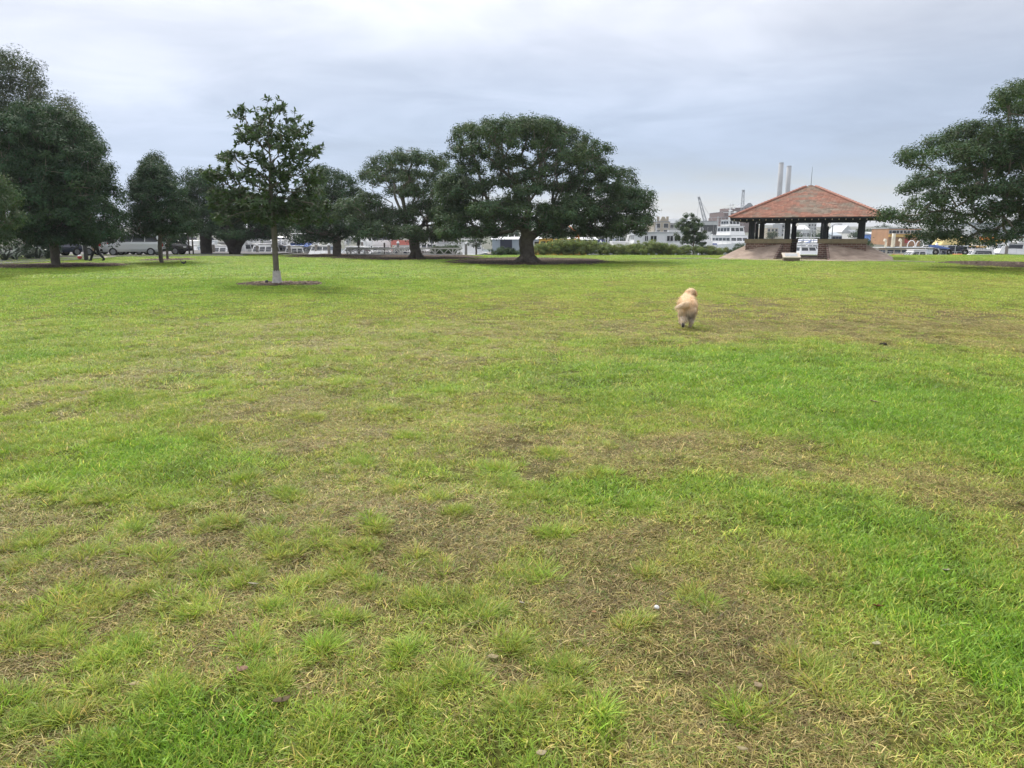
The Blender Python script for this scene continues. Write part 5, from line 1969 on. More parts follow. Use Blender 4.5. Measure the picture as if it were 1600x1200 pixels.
# white ship left of the pavilion
ship = boat_base('white_ship', 'white ship with a tall stepped bridge and mast beside the pavilion roof', 1140, 122, -80, 14, 4.3, 1.9, m_gel, cat='ship')
cabin(ship, 'deckhouse', -4.5, 3.2, 1.7, 1.6, 1.95, 3.4, m_gel, rf=.5, rb=.1, nwin=6, wz=(.45, .75))
cabin(ship, 'wheelhouse', -2.2, 2.3, 1.35, 1.2, 3.46, 4.75, m_gel, rf=.4, rb=.1, nwin=4, wz=(.45, .85))
cabin(ship, 'upper_bridge', -1.6, 1.2, 1.0, .95, 4.85, 5.75, m_gel, rf=.3, rb=.05, nwin=3, wz=(.3, .8))
mb = MB()
mb.tube([(-.6, 0, 5.75), (-.6, 0, 8.3)], [.12, .06], 6)
for z, w in ((6.9, 1.1), (7.5, .8), (8.0, .5)):
    mb.tube([(-.6, -w, z), (-.6, w, z)], .05, 4)
    mb.box((-.6, w * .8, z + .12), (.3, .3, .2))
mb.box((-.4, 0, 7.2), (.9, .2, .2))
mb.build('mast', m_gel, ship)
rail(ship, 14, 4.3, 1.9)
mb = MB()
for s in (-1, 1):
    for z in (4.8, 5.8):
        mb.tube([(-2.4, s * 1.2, z + .4), (2.0, s * 1.1, z + .4)], .025, 4)
        for x in (-2.2, -1, .2, 1.6):
            mb.tube([(x, s * 1.15, z), (x, s * 1.15, z + .4)], .02, 4)
mb.build('bridge_rail', m_steel, ship)

# work boats
wk = boat_base('work_boat', 'yellow and orange work boat with an open cabin behind the hedge', 868, 96, 175, 7.5, 3.0, 1.35, m_yel, deck_m=m_teak, stripe=m_ora)
cabin(wk, 'wheelhouse', .3, 2.2, 1.0, .95, 1.38, 2.9, m_yel, rf=.2, rb=.05, nwin=2, wz=(.45, .85))
mb = MB()
for x in (-2.6, -.2):
    for s in (-1, 1):
        mb.tube([(x, s * 1.1, 1.3), (x, s * 1.1, 2.85)], .05, 5)
mb.box((-1.4, 0, 2.9), (3.0, 2.5, .1))
mb.build('awning', m_yel, wk)
mb = MB()
mb.tube([(-3.2, 0, 1.3), (-2.7, 0, 3.6), (-1.6, 0, 4.5)], [.14, .11, .07], 6)
mb.tube([(-2.7, 0, 3.4), (-1.9, 0, 2.4)], .05, 5)
mb.build('derrick', m_ora, wk)

wk = boat_base('work_boat', 'salmon red topped work boat behind the lattice barrier left of the second fig trunk', 634, 96, -90, 8, 3.2, 1.2, m_navy, deck_m=m_teak)
cabin(wk, 'wheelhouse', -1, 2, 1.1, 1.05, 1.22, 2.15, m_gel, rf=.3, rb=.05, nwin=2)
mb = MB()
for s in (-1, 1):
    for x in (-1.6, 1.6):
        mb.tube([(x, s * 1.3, 1.2), (x, s * 1.3, 3.3)], .05, 5)
    mb.tube([(-1.6, s * 1.3, 2.75), (1.6, s * 1.3, 2.75)], .04, 5)
for x in (-1.6, 1.6):
    mb.tube([(x, -1.3, 2.75), (x, 1.3, 2.75)], .04, 5)
    mb.tube([(x, -1.3, 2.3), (x, 1.3, 2.3)], .04, 5)
mb.box((0, 0, 2.5), (3.3, 2.75, .55))
mb.box((0, 0, 3.32), (3.5, 2.8, .08))
mb.build('upper_frame', m_pinkp, wk)

tug = boat_base('tug_boat', 'cream old tug with a tall funnel right of the pavilion bank', 1406, 88, 178, 8.5, 3.0, 1.15, m_gel2, deck_m=m_teak, stripe=m_gel)
cabin(tug, 'deckhouse', -2.2, 2.2, .95, .9, 1.17, 1.95, m_gel2, rf=.1, rb=.05, nwin=5, wz=(.3, .75), over=.5)
mb = MB()
mb.tube([(.9, 0, 2.0), (.88, 0, 3.6)], [.22, .19], 12)
fn = mb.build('funnel', m_gel2, tug, smooth=True)
mb = MB()
mb.tube([(.88, 0, 3.6), (.875, 0, 3.85)], [.21, .21], 12)
mb.build('funnel_top', m_blk, fn)
mb = MB()
for x in (1.9, .15):
    mb.tube([(x, .3, 2.0), (x, .3, 2.7)], .11, 8)
    mb.tube([(x, .3, 2.7), (x + .05, .3, 2.82), (x + .22, .3, 2.86)], [.12, .16, .18], 8)
mb.build('ventilator', m_gel2, tug)
mb = MB()
for x in (-2.6, -1.6):
    mb.tube([(x, -.6, 1.9)] + [(x + .45 * math.cos(a) + .0, -.6, 2.2 + .6 * math.sin(a)) for a in np.linspace(math.pi, 0, 8)] + [(x + .45, -.6, 1.9)], .05, 5)
mb.box((-.4, 0, 2.02), (6.2, 2.4, .06))
mb.build('davit', m_gel, tug)

wk = boat_base('cabin_launch', 'cream launch with a high yellow canvas top and flat white awning at right', 1494, 92, 176, 8.5, 3.0, 1.0, m_grey, deck_m=m_teak)
mb = MB()
mb.box((0, 0, 2.2), (6.6, 2.8, .07))
for x in (-3, -1, 1, 3):
    for s in (-1, 1):
        mb.tube([(x, s * 1.25, 1.0), (x, s * 1.25, 2.2)], .035, 4)
mb.build('awning', m_gel, wk)
mb = MB()
block(mb, -.6, 2.6, 1.1, .8, 2.24, 3.3, .7, .3)
bevel(mb.build('canvas_top', mat('yellow_canvas', (.62, .50, .22), .8), wk), .12)
mb = MB()
mb.lathe([(.7, 2.24), (.62, 2.5), (.35, 2.8), (.12, 3.3), (.02, 3.4)], (-2.2, 0, 0), 10)
mb.build('canvas_cone', m_gel2, wk)
cabin(wk, 'cabin', -1.8, 2.2, 1.05, 1.0, 1.02, 1.9, m_navy, rf=.3, rb=.1, nwin=4)

wk = boat_base('work_boat', 'bright yellow work boat with a navy hull beneath the wide fig', 1530, 108, 178, 8, 3.0, 1.6, m_navy, deck_m=m_teak)
cabin(wk, 'wheelhouse', -2.8, .9, 1.2, 1.1, 1.62, 2.75, m_yel, rf=.3, rb=.1, nwin=3)
mb = MB()
mb.box((-1, 0, 3.0), (1.6, 1.2, .4))
mb.tube([(-.4, 0, 3.2), (-.4, 0, 4.0)], .05, 5)
mb.build('roof_gear', m_ora, wk)

wk = boat_base('ferry', 'white ferry with a flat open top deck and grey box behind the lattice barrier', 706, 100, 178, 9, 3.8, 1.2, m_gel, stripe=m_navy)
cabin(wk, 'saloon', -3.8, 2.6, 1.6, 1.55, 1.22, 2.5, m_gel, rf=.8, rb=.05, nwin=5, wz=(.25, .62))
mb = MB()
mb.box((-.4, 0, 3.25), (5.6, 3.2, .07))
for x in (-3, -1, 1, 2.2):
    for s in (-1, 1):
        mb.tube([(x, s * 1.5, 2.5), (x, s * 1.5, 3.25)], .03, 4)
mb.build('sun_deck', m_gel, wk)
mb = MB()
mb.box((-.6, 0, 3.6), (2.0, 1.6, .62))
bevel(mb.build('roof_box', m_grey, wk), .08)

# arched canopy on a pontoon
p = P(559, 398, 92)
pt = empty('arched_shelter', (p.x, 92, -1.2), 0, 'white arched canopy standing behind the long white cruiser', 'shelter')
mb = MB()
outer = [(1.35 * math.cos(a), 1.9 + 1.1 * math.sin(a)) for a in np.linspace(math.pi, 0, 14)]
inner = [(1.12 * math.cos(a), 1.9 + .88 * math.sin(a)) for a in np.linspace(0, math.pi, 14)]
for i in range(13):
    a, b_ = outer[i], outer[i + 1]
    c_, d_ = inner[12 - i], inner[13 - i]
    mb.loft([[(a[0], -1, a[1]), (b_[0], -1, b_[1]), (c_[0], -1, c_[1]), (d_[0], -1, d_[1])], [(a[0], 1, a[1]), (b_[0], 1, b_[1]), (c_[0], 1, c_[1]), (d_[0], 1, d_[1])]])
mb.build('canopy', m_canvas_w, pt)
mb = MB()
for x in (-1.24, 1.24):
    for y in (-.95, .95):
        mb.tube([(x, y, 0), (x, y, 1.9)], .05, 5)
mb.build('pole', m_steel, pt)

# pontoons and wharf
m_wharf = mat('weathered_planks', (.19, .17, .15), .9, c2=(.28, .26, .23), nscale=2)
for x0, x1, y0, y1 in ((P(250, 398, 82).x, P(560, 398, 82).x, 79.0, 80.6), (P(520, 398, 115).x, P(1000, 398, 115).x, 114, 128), (P(1390, 398, 78).x, P(1640, 398, 78).x, 76, 77.6)):
    mb = MB()
    mb.box(((x0 + x1) / 2, (y0 + y1) / 2, -1.0), (x1 - x0, y1 - y0, .3))
    for x in np.arange(x0 + 1, x1, 6):
        mb.tube([(x, y1 + .25, -2.2), (x, y1 + .25, -.3)], .16, 8)
    tag(mb.build('wharf', m_wharf), kind='structure')

# white trussed walkway
g0, g1 = P(545, 398, 68.7), P(722, 398, 68.7)
gw = empty('lattice_barrier', (g0.x, 68.7, -.2), 0, 'low white lattice barrier along the lawn edge beside the second fig trunk', 'barrier')
Lg = g1.x - g0.x
m_wp = mat('white_steel', (.72, .72, .70), .5)
for y in (-.7, .7):
    for z, nm in ((.80, 'top_rail'), (.28, 'bottom_rail')):
        mb = MB()
        mb.box((Lg / 2, y, z), (Lg, .09, .11))
        mb.build(nm, m_wp, gw)
mb = MB()
for y in (-.7, .7):
    for x in np.arange(0, Lg + .1, Lg / 6.5):
        mb.box((x, y, .45), (.10, .085, .80))
mb.build('upright', m_wp, gw)
nb = 13
st = Lg / nb
mbd = MB()
mbd.bar((0, 0, .33), (st / 2, 0, .75), .07, .06)
d0 = mbd.build('diagonal', m_wp, gw)
mbd = MB()
mbd.bar((0, 0, .75), (st / 2, 0, .33), .07, .06)
d1 = mbd.build('diagonal', m_wp, gw)
d0.location, d1.location = (0, -.7, 0), (st / 2, -.7, 0)
for y in (-.7, .7):
    for k in range(nb):
        if y < 0 and k == 0:
            continue
        for src, dx in ((d0, 0), (d1, st / 2)):
            o = src.copy()
            col.objects.link(o)
            o.location = (k * st + dx, y, 0)

# ------------------------------------------------------------------ buildings and structures beyond the water
def windows(parent, wall_x0, wall_x1, y, z0, z1, nx, nz, w, h, m=None, frame=None, name='window'):
    """sunken looking windows proud of a wall that faces -y: frame and pane are their own meshes"""
    fr = frame or m_gel
    mb = MB()
    mb.box((0, -.02, 0), (w + .16, .06, h + .16))
    f0 = None
    for i in range(nx):
        for j in range(nz):
            x = wall_x0 + (wall_x1 - wall_x0) * (i + .5) / nx
            z = z0 + (z1 - z0) * (j + .5) / nz
            if f0 is None:
                f0 = mb.build(name, fr, parent)
                mp = MB()
                mp.box((0, -.06, 0), (w, .04, h))
                p0 = mp.build('pane', m or m_glass, f0)
                f = f0
            else:
                f = bpy.data.objects.new(name, f0.data)
                col.objects.link(f)
                f.parent = parent
                pn = bpy.data.objects.new('pane', p0.data)
                col.objects.link(pn)
                pn.parent = f
            f.location = (x, y, z)


m_cream = mat('cream_render', (.42, .37, .29), .85, noise=.15, nscale=.5)
m_greyroof = mat('grey_roof', (.24, .26, .28), .7, noise=.15, nscale=.6)
m_pale = mat('pale_cladding', (.50, .52, .52), .7, noise=.1, nscale=.6)
m_shed = mat('grey_blue_cladding', (.33, .38, .42), .6, noise=.08, nscale=.8)
m_white = mat('white_wall', (.62, .62, .60), .8, noise=.1, nscale=.5)
m_powerbrick = brick_mat('power_station_brick', (.17, .11, .10), (.21, .14, .125), (.19, .13, .12), 1.0, bw=2.4, rh=.8, ms=.02)
m_stack = mat('chimney_concrete', (.34, .345, .35), .8, noise=.12, nscale=.15)


def block_building(label, px0, px1, top, Y, depth, wall, roof=None, base_z=-1.3, name='building', cat='building', pitch=0.0, win=None, gable='x', rz=0.0):
    a, b_ = P(px0, top, Y), P(px1, top, Y)
    w = b_.x - a.x
    h = a.z - base_z
    o = empty(name, ((a.x + b_.x) / 2, Y, base_z), rz, label, cat)
    mb = MB()
    he = h - pitch
    mb.box((0, depth / 2, he / 2), (w, depth, he))
    mb.build('wall', wall, o)
    mb = MB()
    ov = min(.5, w * .03)
    if pitch > 0 and gable == 'y':      # gable faces the viewer
        mb.prism([(-w / 2 - ov, he), (w / 2 + ov, he), (0, h)], 1, -ov, depth + ov)
    elif pitch > 0:
        mb.prism([(-ov, he), (depth + ov, he), (depth / 2, h)], 0, -w / 2 - ov, w / 2 + ov)
    else:
        mb.box((0, depth / 2, he + .1), (w + ov, depth + ov, .22))
    mb.build('roof', roof or wall, o)
    if win:
        nx, nz, ww, wh, z0, z1 = win
        windows(o, -w / 2, w / 2, -.02, z0 * he, z1 * he, nx, nz, ww, wh)
    return o, w, he


# sheds on the wharf
sh1, w, he = block_building('grey blue boat shed with a dark roller door just left of the largest fig trunk', 769, 845, 370, 112, 8, m_shed, m_gel, -.85, 'boat_shed', 'shed', pitch=.35)
mb = MB()
mb.box((-w / 2 + 2.0, -.03, 1.05), (1.7, .08, 2.1))
dr = mb.build('roller_door', m_navy, sh1)
mb = MB()
for z in np.arange(.2, 2.1, .2):
    mb.box((-w / 2 + 2.0, -.085, z), (1.66, .03, .03))
mb.build('door_rib', m_blk, dr)
windows(sh1, w * .18, w * .5, -.02, 1.2, 1.9, 2, 1, .7, .5)
mb = MB()
for x in np.arange(-w / 2 + .5, w / 2, .9):
    mb.tube([(x, 4, he + .3), (x, 4, he + .62)], .06, 6)
mb.build('roof_vent', m_gel, sh1)
sh2, w, he = block_building('long white roofed shed behind the tallest hedge shrubs', 889, 934, 370.5, 116, 9, m_shed, m_gel, -.85, 'boat_shed', 'shed', pitch=.4)
mb = MB()
mb.box((-w * .2, -.02, 1.6), (.5, .06, .3))
mb.build('sign_board', m_navy, sh2)
mb = MB()
mb.box((w / 2 + .5, 2, 1.2), (.9, 3, 1.7))
tag(mb.build('blue_container', mat('blue_container', (.05, .06, .20), .6)), 'small dark blue container at the right end of the long white shed', 'container').location = sh2.location
# pale long roof visible through pavilion entrance
block_building('long pale shed across the water seen through the pavilion', 1236, 1300, 374, 140, 10, m_white, m_gel, -1.2, 'boat_shed', 'shed', pitch=.5, win=(5, 1, 1.2, .7, .35, .7))
# gabled pale building
gb, w, he = block_building('pale cream building with stepped gables and chimneys above the houseboat', 1022, 1047, 347, 250, 12, m_cream, m_greyroof, -1, 'gabled_building', 'building', win=(2, 2, 1.4, 1.4, .42, .98))
mb = MB()
for x in (-w * .22, w * .36):
    mb.box((x, 1, he + .8), (.7, .9, 1.9))
mb.build('chimney', m_cream, gb)
mb = MB()
mb.prism([(-w * .3, he + .2), (-w * .15, he + .2), (0, he + 1.7), (w * .14, he + 1.7), (w * .3, he + .2)], 1, -.05, .5)
mb.build('gable', m_cream, gb)
block_building('pale building with a grey pitched roof right of the cream gabled building', 1046, 1090, 341, 262, 14, m_pale, m_greyroof, -1, 'building', 'building', pitch=1.6, win=(5, 2, 1.1, 1.3, .45, .98))
block_building('grey ribbed warehouse between the slim young tree and the power station', 1096, 1121, 346, 300, 20, m_pale, m_greyroof, -1, 'warehouse', 'warehouse', win=(5, 1, 1.6, 5.0, .3, .8))
# power station
o, w, he = block_building('tall plain brick power station block left of the pavilion roof', 1131, 1182, 331, 560, 40, m_powerbrick, m_greyroof, 0, 'power_station', 'power station')
mb = MB()
mb.box((w * .12, 20, he + 1.6), (w * .7, 30, 3.0))
mb.build('roof_block', m_powerbrick, o)
mb = MB()
mb.prism([(w * .16, he + 3.0), (w * .55, he + 3.0), (w * .42, he + 6.5), (w * .34, he + 6.5)], 1, 8, 30)
mb.build('conveyor_head', m_greyroof, o)
mb = MB()
mb.box((-w * .34, -.3, he * .5), (1.2, .6, he * .96))
mb.build('downpipe', m_pale, o)
block_building('lower brick wing at the left of the power station', 1124, 1131, 339.5, 548, 30, m_powerbrick, m_greyroof, 0, 'power_station_wing', 'building')
for px0, px1, top, Y, lab in ((1217.2, 1224.6, 254, 640, 'taller pale chimney stack on the left behind the pavilion roof'), (1229.6, 1236.8, 259, 655, 'slightly shorter pale chimney stack on the right behind the pavilion roof')):
    a, b_ = P(px0, top, Y), P(px1, top, Y)
    rr_ = (b_.x - a.x) / 2
    o = empty('chimney_stack', ((a.x + b_.x) / 2, Y, 0), 0, lab, 'chimney', 'power station chimneys')
    mb = MB()
    mb.lathe([(rr_ * 1.12, 0), (rr_ * 1.02, a.z * .5), (rr_, a.z - .6)], (0, 0, 0), 24)
    mb.build('shaft', m_stack, o, smooth=True)
    mb = MB()
    mb.lathe([(rr_ * 1.02, a.z - .6), (rr_ * 1.03, a.z - .5), (rr_ * .94, a.z)], (0, 0, 0), 24)
    mb.build('rim', m_greyroof, o, smooth=True)


def lattice(label, name, cat, p0, p1, w, bays, m, thick, taper=.5, extras=None):
    """lattice boom between two points"""
    o = empty(name, p0, 0, label, cat)
    d = Vector(p1) - Vector(p0)
    L = d.length
    M = d.to_track_quat('Z', 'Y').to_matrix()
    def q(i, sx, sy):
        f = i / bays
        ww = w * (1 - (1 - taper) * f) / 2
        return M @ Vector((sx * ww, sy * ww, f * L))
    cs = ((-1, -1), (1, -1), (1, 1), (-1, 1))
    mb = MB()
    for sx, sy in cs:
        for i in range(bays):
            mb.bar(q(i, sx, sy), q(i + 1, sx, sy), thick)
    mb.build('chord', m, o)
    mb = MB()
    for i in range(bays):
        for k in range(4):
            a, b_ = cs[k], cs[(k + 1) % 4]
            if i % 2:
                a, b_ = b_, a
            mb.bar(q(i, *a), q(i + 1, *b_), thick * .6)
            mb.bar(q(i + 1, *a), q(i + 1, *b_), thick * .6)
    mb.build('lacing', m, o)
    return o


m_crane = mat('grey_crane_steel', (.34, .36, .39), .6)
c1 = lattice('leaning lattice crane jib right of the slim young tree', 'crane', 'crane', P(1106, 362, 380), P(1092.5, 310, 380), 1.7, 12, m_crane, .18, .45)
mb = MB()
e = P(1092.5, 310, 380) - P(1106, 362, 380)
mb.tube([e, e + Vector((-.6, 0, -9))], .07, 4)
mb.tube([e, Vector((3.6, 0, 3))], .07, 4)
mb.box(e + Vector((-.2, 0, .3)), (1.1, .8, 1.0))
mb.build('hoist_rope', m_crane, c1)
mb = MB()
mb.box((1.2, 0, -2), (4, 4, 4.2))
mb.box((1.2, 0, -6), (2.4, 2.4, 6))
mb.build('machine_house', m_crane, c1)
c2 = lattice('upright lattice crane mast above the left slope of the pavilion roof', 'crane', 'crane', P(1159, 345, 420), P(1161.5, 299, 420), 1.7, 12, m_crane, .14, .55)
mb = MB()
e = P(1161.5, 299, 420) - P(1159, 345, 420)
mb.box(e + Vector((0, 0, .3)), (1.2, 1.0, 1.0))
mb.build('mast_head', m_crane, c2)
a, b_ = P(640, 300, 300), P(640, 243, 300)
tw = lattice('dark steel tower top showing above the second fig', 'steel_tower', 'tower', (a.x, 300, 0), (b_.x, 300, P(640, 240, 300).z), 1.9, 14, m_crane, .16, .8)
mb = MB()
zt = P(640, 240, 300).z
mb.box((0, 0, zt + .1), (2.0, 2.0, .2))
mb.box((0, 0, zt + 1.0), (1.9, 1.9, .5))
for sx in (-.8, .8):
    for sy in (-.8, .8):
        mb.tube([(sx, sy, zt), (sx, sy, zt + 1)], .06, 4)
mb.tube([(.5, 0, zt + 1), (.5, 0, zt + 1.9)], .05, 4)
mb.build('tower_head', m_crane, tw)

# shore behind the pavilion and on the right
block_building('white house with a broad pitched roof seen through the left bay of the pavilion', 1243, 1266, 351, 330, 14, m_pale, m_white, 0, 'house', 'house', pitch=2.0, win=(4, 1, 1.2, 1.2, .3, .8))
block_building('pale tower block seen through the middle bay of the pavilion', 1263, 1276, 349, 420, 14, m_pale, m_pale, 0, 'tower_block', 'tower', win=(3, 4, 1.0, 1.2, .2, .98))
block_building('grey apartment block seen through the left bay beside the posts', 1222, 1235, 350, 400, 14, m_greyroof, m_pale, 0, 'apartment_block', 'building', win=(3, 3, 1.0, 1.2, .2, .98))
block_building('pale cream block seen through the far left bay of the pavilion', 1199, 1216, 356, 360, 14, m_cream, m_pale, 0, 'apartment_block', 'building', win=(3, 2, 1.1, 1.2, .3, .98))
block_building('white gabled house seen through the right bay of the pavilion', 1316, 1334, 352, 300, 14, m_white, m_pale, 0, 'house', 'house', pitch=2.6, gable='y', win=(2, 1, 1.3, 1.3, .3, .9))
block_building('low white house beside the white gabled house in the right bay', 1334, 1346, 359, 280, 10, m_white, m_greyroof, 0, 'house', 'house', pitch=1.2, win=(3, 1, 1.0, 1.0, .4, .9))
block_building('blue roofed low house at the left of the right bay of the pavilion', 1301, 1316, 363, 260, 10, m_shed, m_shed, 0, 'house', 'house', pitch=1.0, win=(3, 1, 1.0, .8, .4, .9))
block_building('bright blue building beside the orange building on the far shore', 1363, 1388, 362, 240, 10, mat('blue_building', (.06, .16, .45), .7, noise=.15, nscale=.6), m_pale, 0, 'building', 'building', pitch=.8, win=(5, 1, .7, .8, .4, .9))
ob, w, he = block_building('orange and yellow two storey building left of the wide fig', 1389, 1440, 357, 210, 10, mat('orange_render', (.46, .25, .13), .8, noise=.12, nscale=.5), m_pale, -1, 'orange_building', 'building', win=(9, 1, .7, .8, .70, .92))
mb = MB()
mb.box((.3, -.25, he * .60), (w + .5, .5, .7))
mb.build('yellow_awning', mat('yellow_awning', (.68, .42, .10), .7), ob)
mb = MB()
mb.box((w * .1, -.06, he * .34), (1.5, .1, 1.4))
mb.build('red_door', m_redp, ob)
block_building('pale ribbed warehouse wall behind the wide fig', 1520, 1680, 349, 190, 16, m_pale, m_greyroof, -1, 'warehouse', 'warehouse', win=(1, 5, 24, .10, .25, .95))

# far trees, seen past the figs and along the other shore
ft = [(915, 345, 24, 150, 'dark tree behind the long white shed'), (975, 352, 18, 170, 'bushy dark tree behind the bare masts'), (945, 356, 14, 175, 'pale distant tree behind the leftmost mast'), (1245, 362, 10, 210, 'dark pointed tree left in the middle bay of the pavilion'), (1271, 360, 6, 205, 'narrow dark conifer in the middle bay of the pavilion'),
      (1284, 364, 10, 215, 'round dark tree at the right of the middle bay of the pavilion'), (1205, 361, 9, 240, 'greyish tree in the left bay of the pavilion'), (1342, 357, 16, 250, 'round tree right of the white gabled house'), (1377, 350, 16, 320, 'round hilltop tree above the blue building'),
      (1358, 356, 14, 320, 'hilltop tree left of the blue building'), (1300, 352, 22, 380, 'hazy hillside trees in the right bay of the pavilion'), (1180, 372, 10, 230, 'low tree beside the white ship'), (1352, 373, 14, 150, 'dark shrubby tree above the right paved bank'), (700, 352, 40, 165, 'dark tree mass behind the ferry'), (620, 352, 44, 170, 'dark tree mass behind the red topped work boat'),
      (560, 355, 36, 160, 'dark tree behind the arched canopy'), (480, 352, 40, 165, 'dark tree behind the cruisers right of the young tree'), (390, 352, 40, 165, 'dark tree behind the cruisers left of the young tree'), (280, 356, 40, 150, 'dark tree behind the left car park'), (800, 350, 34, 170, 'dark tree behind the boat shed with the roller door'), (1460, 362, 34, 160, 'dark tree behind the cream launch'), (860, 350, 26, 168, 'dark tree behind the yellow work boat')]
for i, (px, top, hw, Y, lab) in enumerate(ft):
    r2 = np.random.default_rng(900 + i)
    bz = -1.2 if Y < 205 else .5
    base = Vector((P(px, 395, Y).x, Y, bz))
    k = 1 / 1200 / CP
    bot = 370 + (1.6 - bz) / Y / k - 4
    LBs = [(px + r2.uniform(-.75, .75) * hw * (.5 + .5 * f), top + (bot - top) * f + 2, hw * r2.uniform(.35, .55), max(2.5, (bot - top) * .2)) for f in np.linspace(.1, .75, 12)]
    T, NM = lobes_to_targets(LBs, Y, hw * Y * k * .8, r2, .5 if Y < 200 else .3, -.6)
    T = T - np.array(base)
    T, NM = prune(T, NM, .8, r2)
    T, NM = T[:260], NM[:260]
    to = empty('distant_tree', base, label=lab, cat='tree', group='trees beyond the water')
    Nn, par, tips = skeleton(None, [np.array((0, 0, -.5)), np.array((0, 0, .8)), np.array((0, 0, 1.6))], T, r2, step=1.2)
    branch_mesh('trunk', Nn, par, radii(Nn, par, .03, .3), m_bark_dark, to, rmin=.06)
    leaves('crown', T, NM, 26, .95, .42, m_fig_dark if i % 3 else m_gum, to, r2, up=.5, aspect=.5)

# ------------------------------------------------------------------ plants and posts at the left
for i, (px, top, hw, Y, lab) in enumerate([(10, 352, 34, 58, 'dark bush behind the path at the very left'), (45, 345, 30, 62, 'dark bush between the path and the tall gum tree'), (72, 362, 22, 60, 'dark bush just left of the broad tree trunk'), (-40, 350, 40, 58, 'dark bush cut off by the left border'), (205, 372, 16, 92, 'dark bush behind the silver wagon'), (250, 372, 22, 92, 'dark bush behind the pickup'), (172, 366, 18, 88, 'dark bush behind the black hatchback')]):
    r2 = np.random.default_rng(700 + i)
    base = Vector((P(px, 395, Y).x, Y, 0))
    k = 1 / 1200 / CP
    bot = 370 + 1.6 / Y / k - 2
    LBs = [(px + r2.uniform(-.7, .7) * hw, top + (bot - top) * f + 4, hw * r2.uniform(.4, .55), (bot - top) * .2) for f in np.linspace(.1, .9, 9)]
    T, NM = lobes_to_targets(LBs, Y, 1.2, r2, 1.8, -.6)
    T = T - np.array(base)
    T, NM = T[T[:, 2] > .1], NM[T[:, 2] > .1]
    T, NM = prune(T, NM, .42, r2)
    so = empty('bush', base, label=lab, cat='bush', group='dark bushes at the left')
    Nn, par, tips = skeleton(None, [np.array((0, 0, -.05)), np.array((0, 0, .15)), np.array((0, 0, .3))], T, r2)
    branch_mesh('stem', Nn, par, radii(Nn, par, .008, .07), m_bark_dark, so)
    leaves('foliage', T, NM, 60, .42, .17, m_fig_dark, so, r2, up=.4)
m_strap = mat('strap_leaf', (.07, .10, .055), .35, spec=.5, noise=.3, nscale=3)
for i, (px, Y, lab) in enumerate([(6, 53, 'strappy plant with long pale leaves at the left border'), (22, 55, 'strappy plant second from the left border'), (44, 57, 'strappy plant third from the left border'), (58, 58, 'strappy plant left of the broad tree trunk'), (74, 57, 'strappy plant nearest the broad tree trunk')]):
    base = Vector((P(px, 395, Y).x, Y, 0))
    so = empty('strappy_plant', base, label=lab, cat='plant', group='strappy plants along the path')
    r2 = np.random.default_rng(800 + i)
    lf = []
    for k in range(26):
        a, L, e = r2.uniform(0, 6.28), r2.uniform(1.0, 1.9), R(r2.uniform(50, 84))
        mb = MB()
        p = Vector((math.cos(a) * .08, math.sin(a) * .08, -.03))
        sd_ = Vector((-math.sin(a), math.cos(a), 0))
        vs = []
        for s in range(6):
            w = (.045, .06, .06, .05, .03, .004)[s]
            vs += [p - sd_ * w, p + sd_ * w]
            p = p + Vector((math.cos(a) * math.cos(e), math.sin(a) * math.cos(e), math.sin(e))) * L / 5
            e -= R(r2.uniform(10, 30))
        mb.add(vs, [(2 * s, 2 * s + 1, 2 * s + 3, 2 * s + 2) for s in range(5)])
        mb.build('leaf', m_strap, so)
mb = MB()
mb.add([(p.x, p.y, .02) for p in (G(-260, 412), G(-60, 408.6), G(40, 404), G(93, 401.3), G(93, 400), G(40, 400), G(-60, 400), G(-260, 400))], [tuple(range(8))])
tag(mb.build('garden_bed', m_mulch), kind='structure')

base = G(135, 407)
po = empty('timber_post', base, 0, 'dark square timber post beside the path left of the walking person', 'post')
mb = MB()
mb.box((0, 0, .75), (.20, .20, 1.6))
mb.box((0, 0, 1.58), (.24, .24, .06))
bevel(mb.build('shaft', m_blk, po), .02)
for px, Y, h, lab in [(275, 70, 1.2, 'first dark post from the left in the row beside the low bushy tree'), (281, 70, 1.1, 'second dark post in the row beside the low bushy tree'), (296, 69.5, 1.9, 'tall dark post left of the thick fig trunk'), (302, 69.5, 1.9, 'tall dark post closest to the thick fig trunk'), (561, 69, 1.3, 'thin dark post in front of the white arched canopy'), (601, 69.4, 1.0, 'thin dark post at the left end of the lattice barrier')]:
    p = P(px, 395, Y)
    po = empty('post', (p.x, Y, 0), 0, lab, 'post', 'posts along the far edge of the lawn')
    mb = MB()
    mb.tube([(0, 0, -.15), (0, 0, h)], .07, 8)
    mb.build('shaft', m_bark_dark, po)
    mb = MB()
    mb.lathe([(.075, h - .02), (.085, h + .03), (.04, h + .08)], (0, 0, 0), 8)
    mb.build('post_cap', m_bark_dark, po)

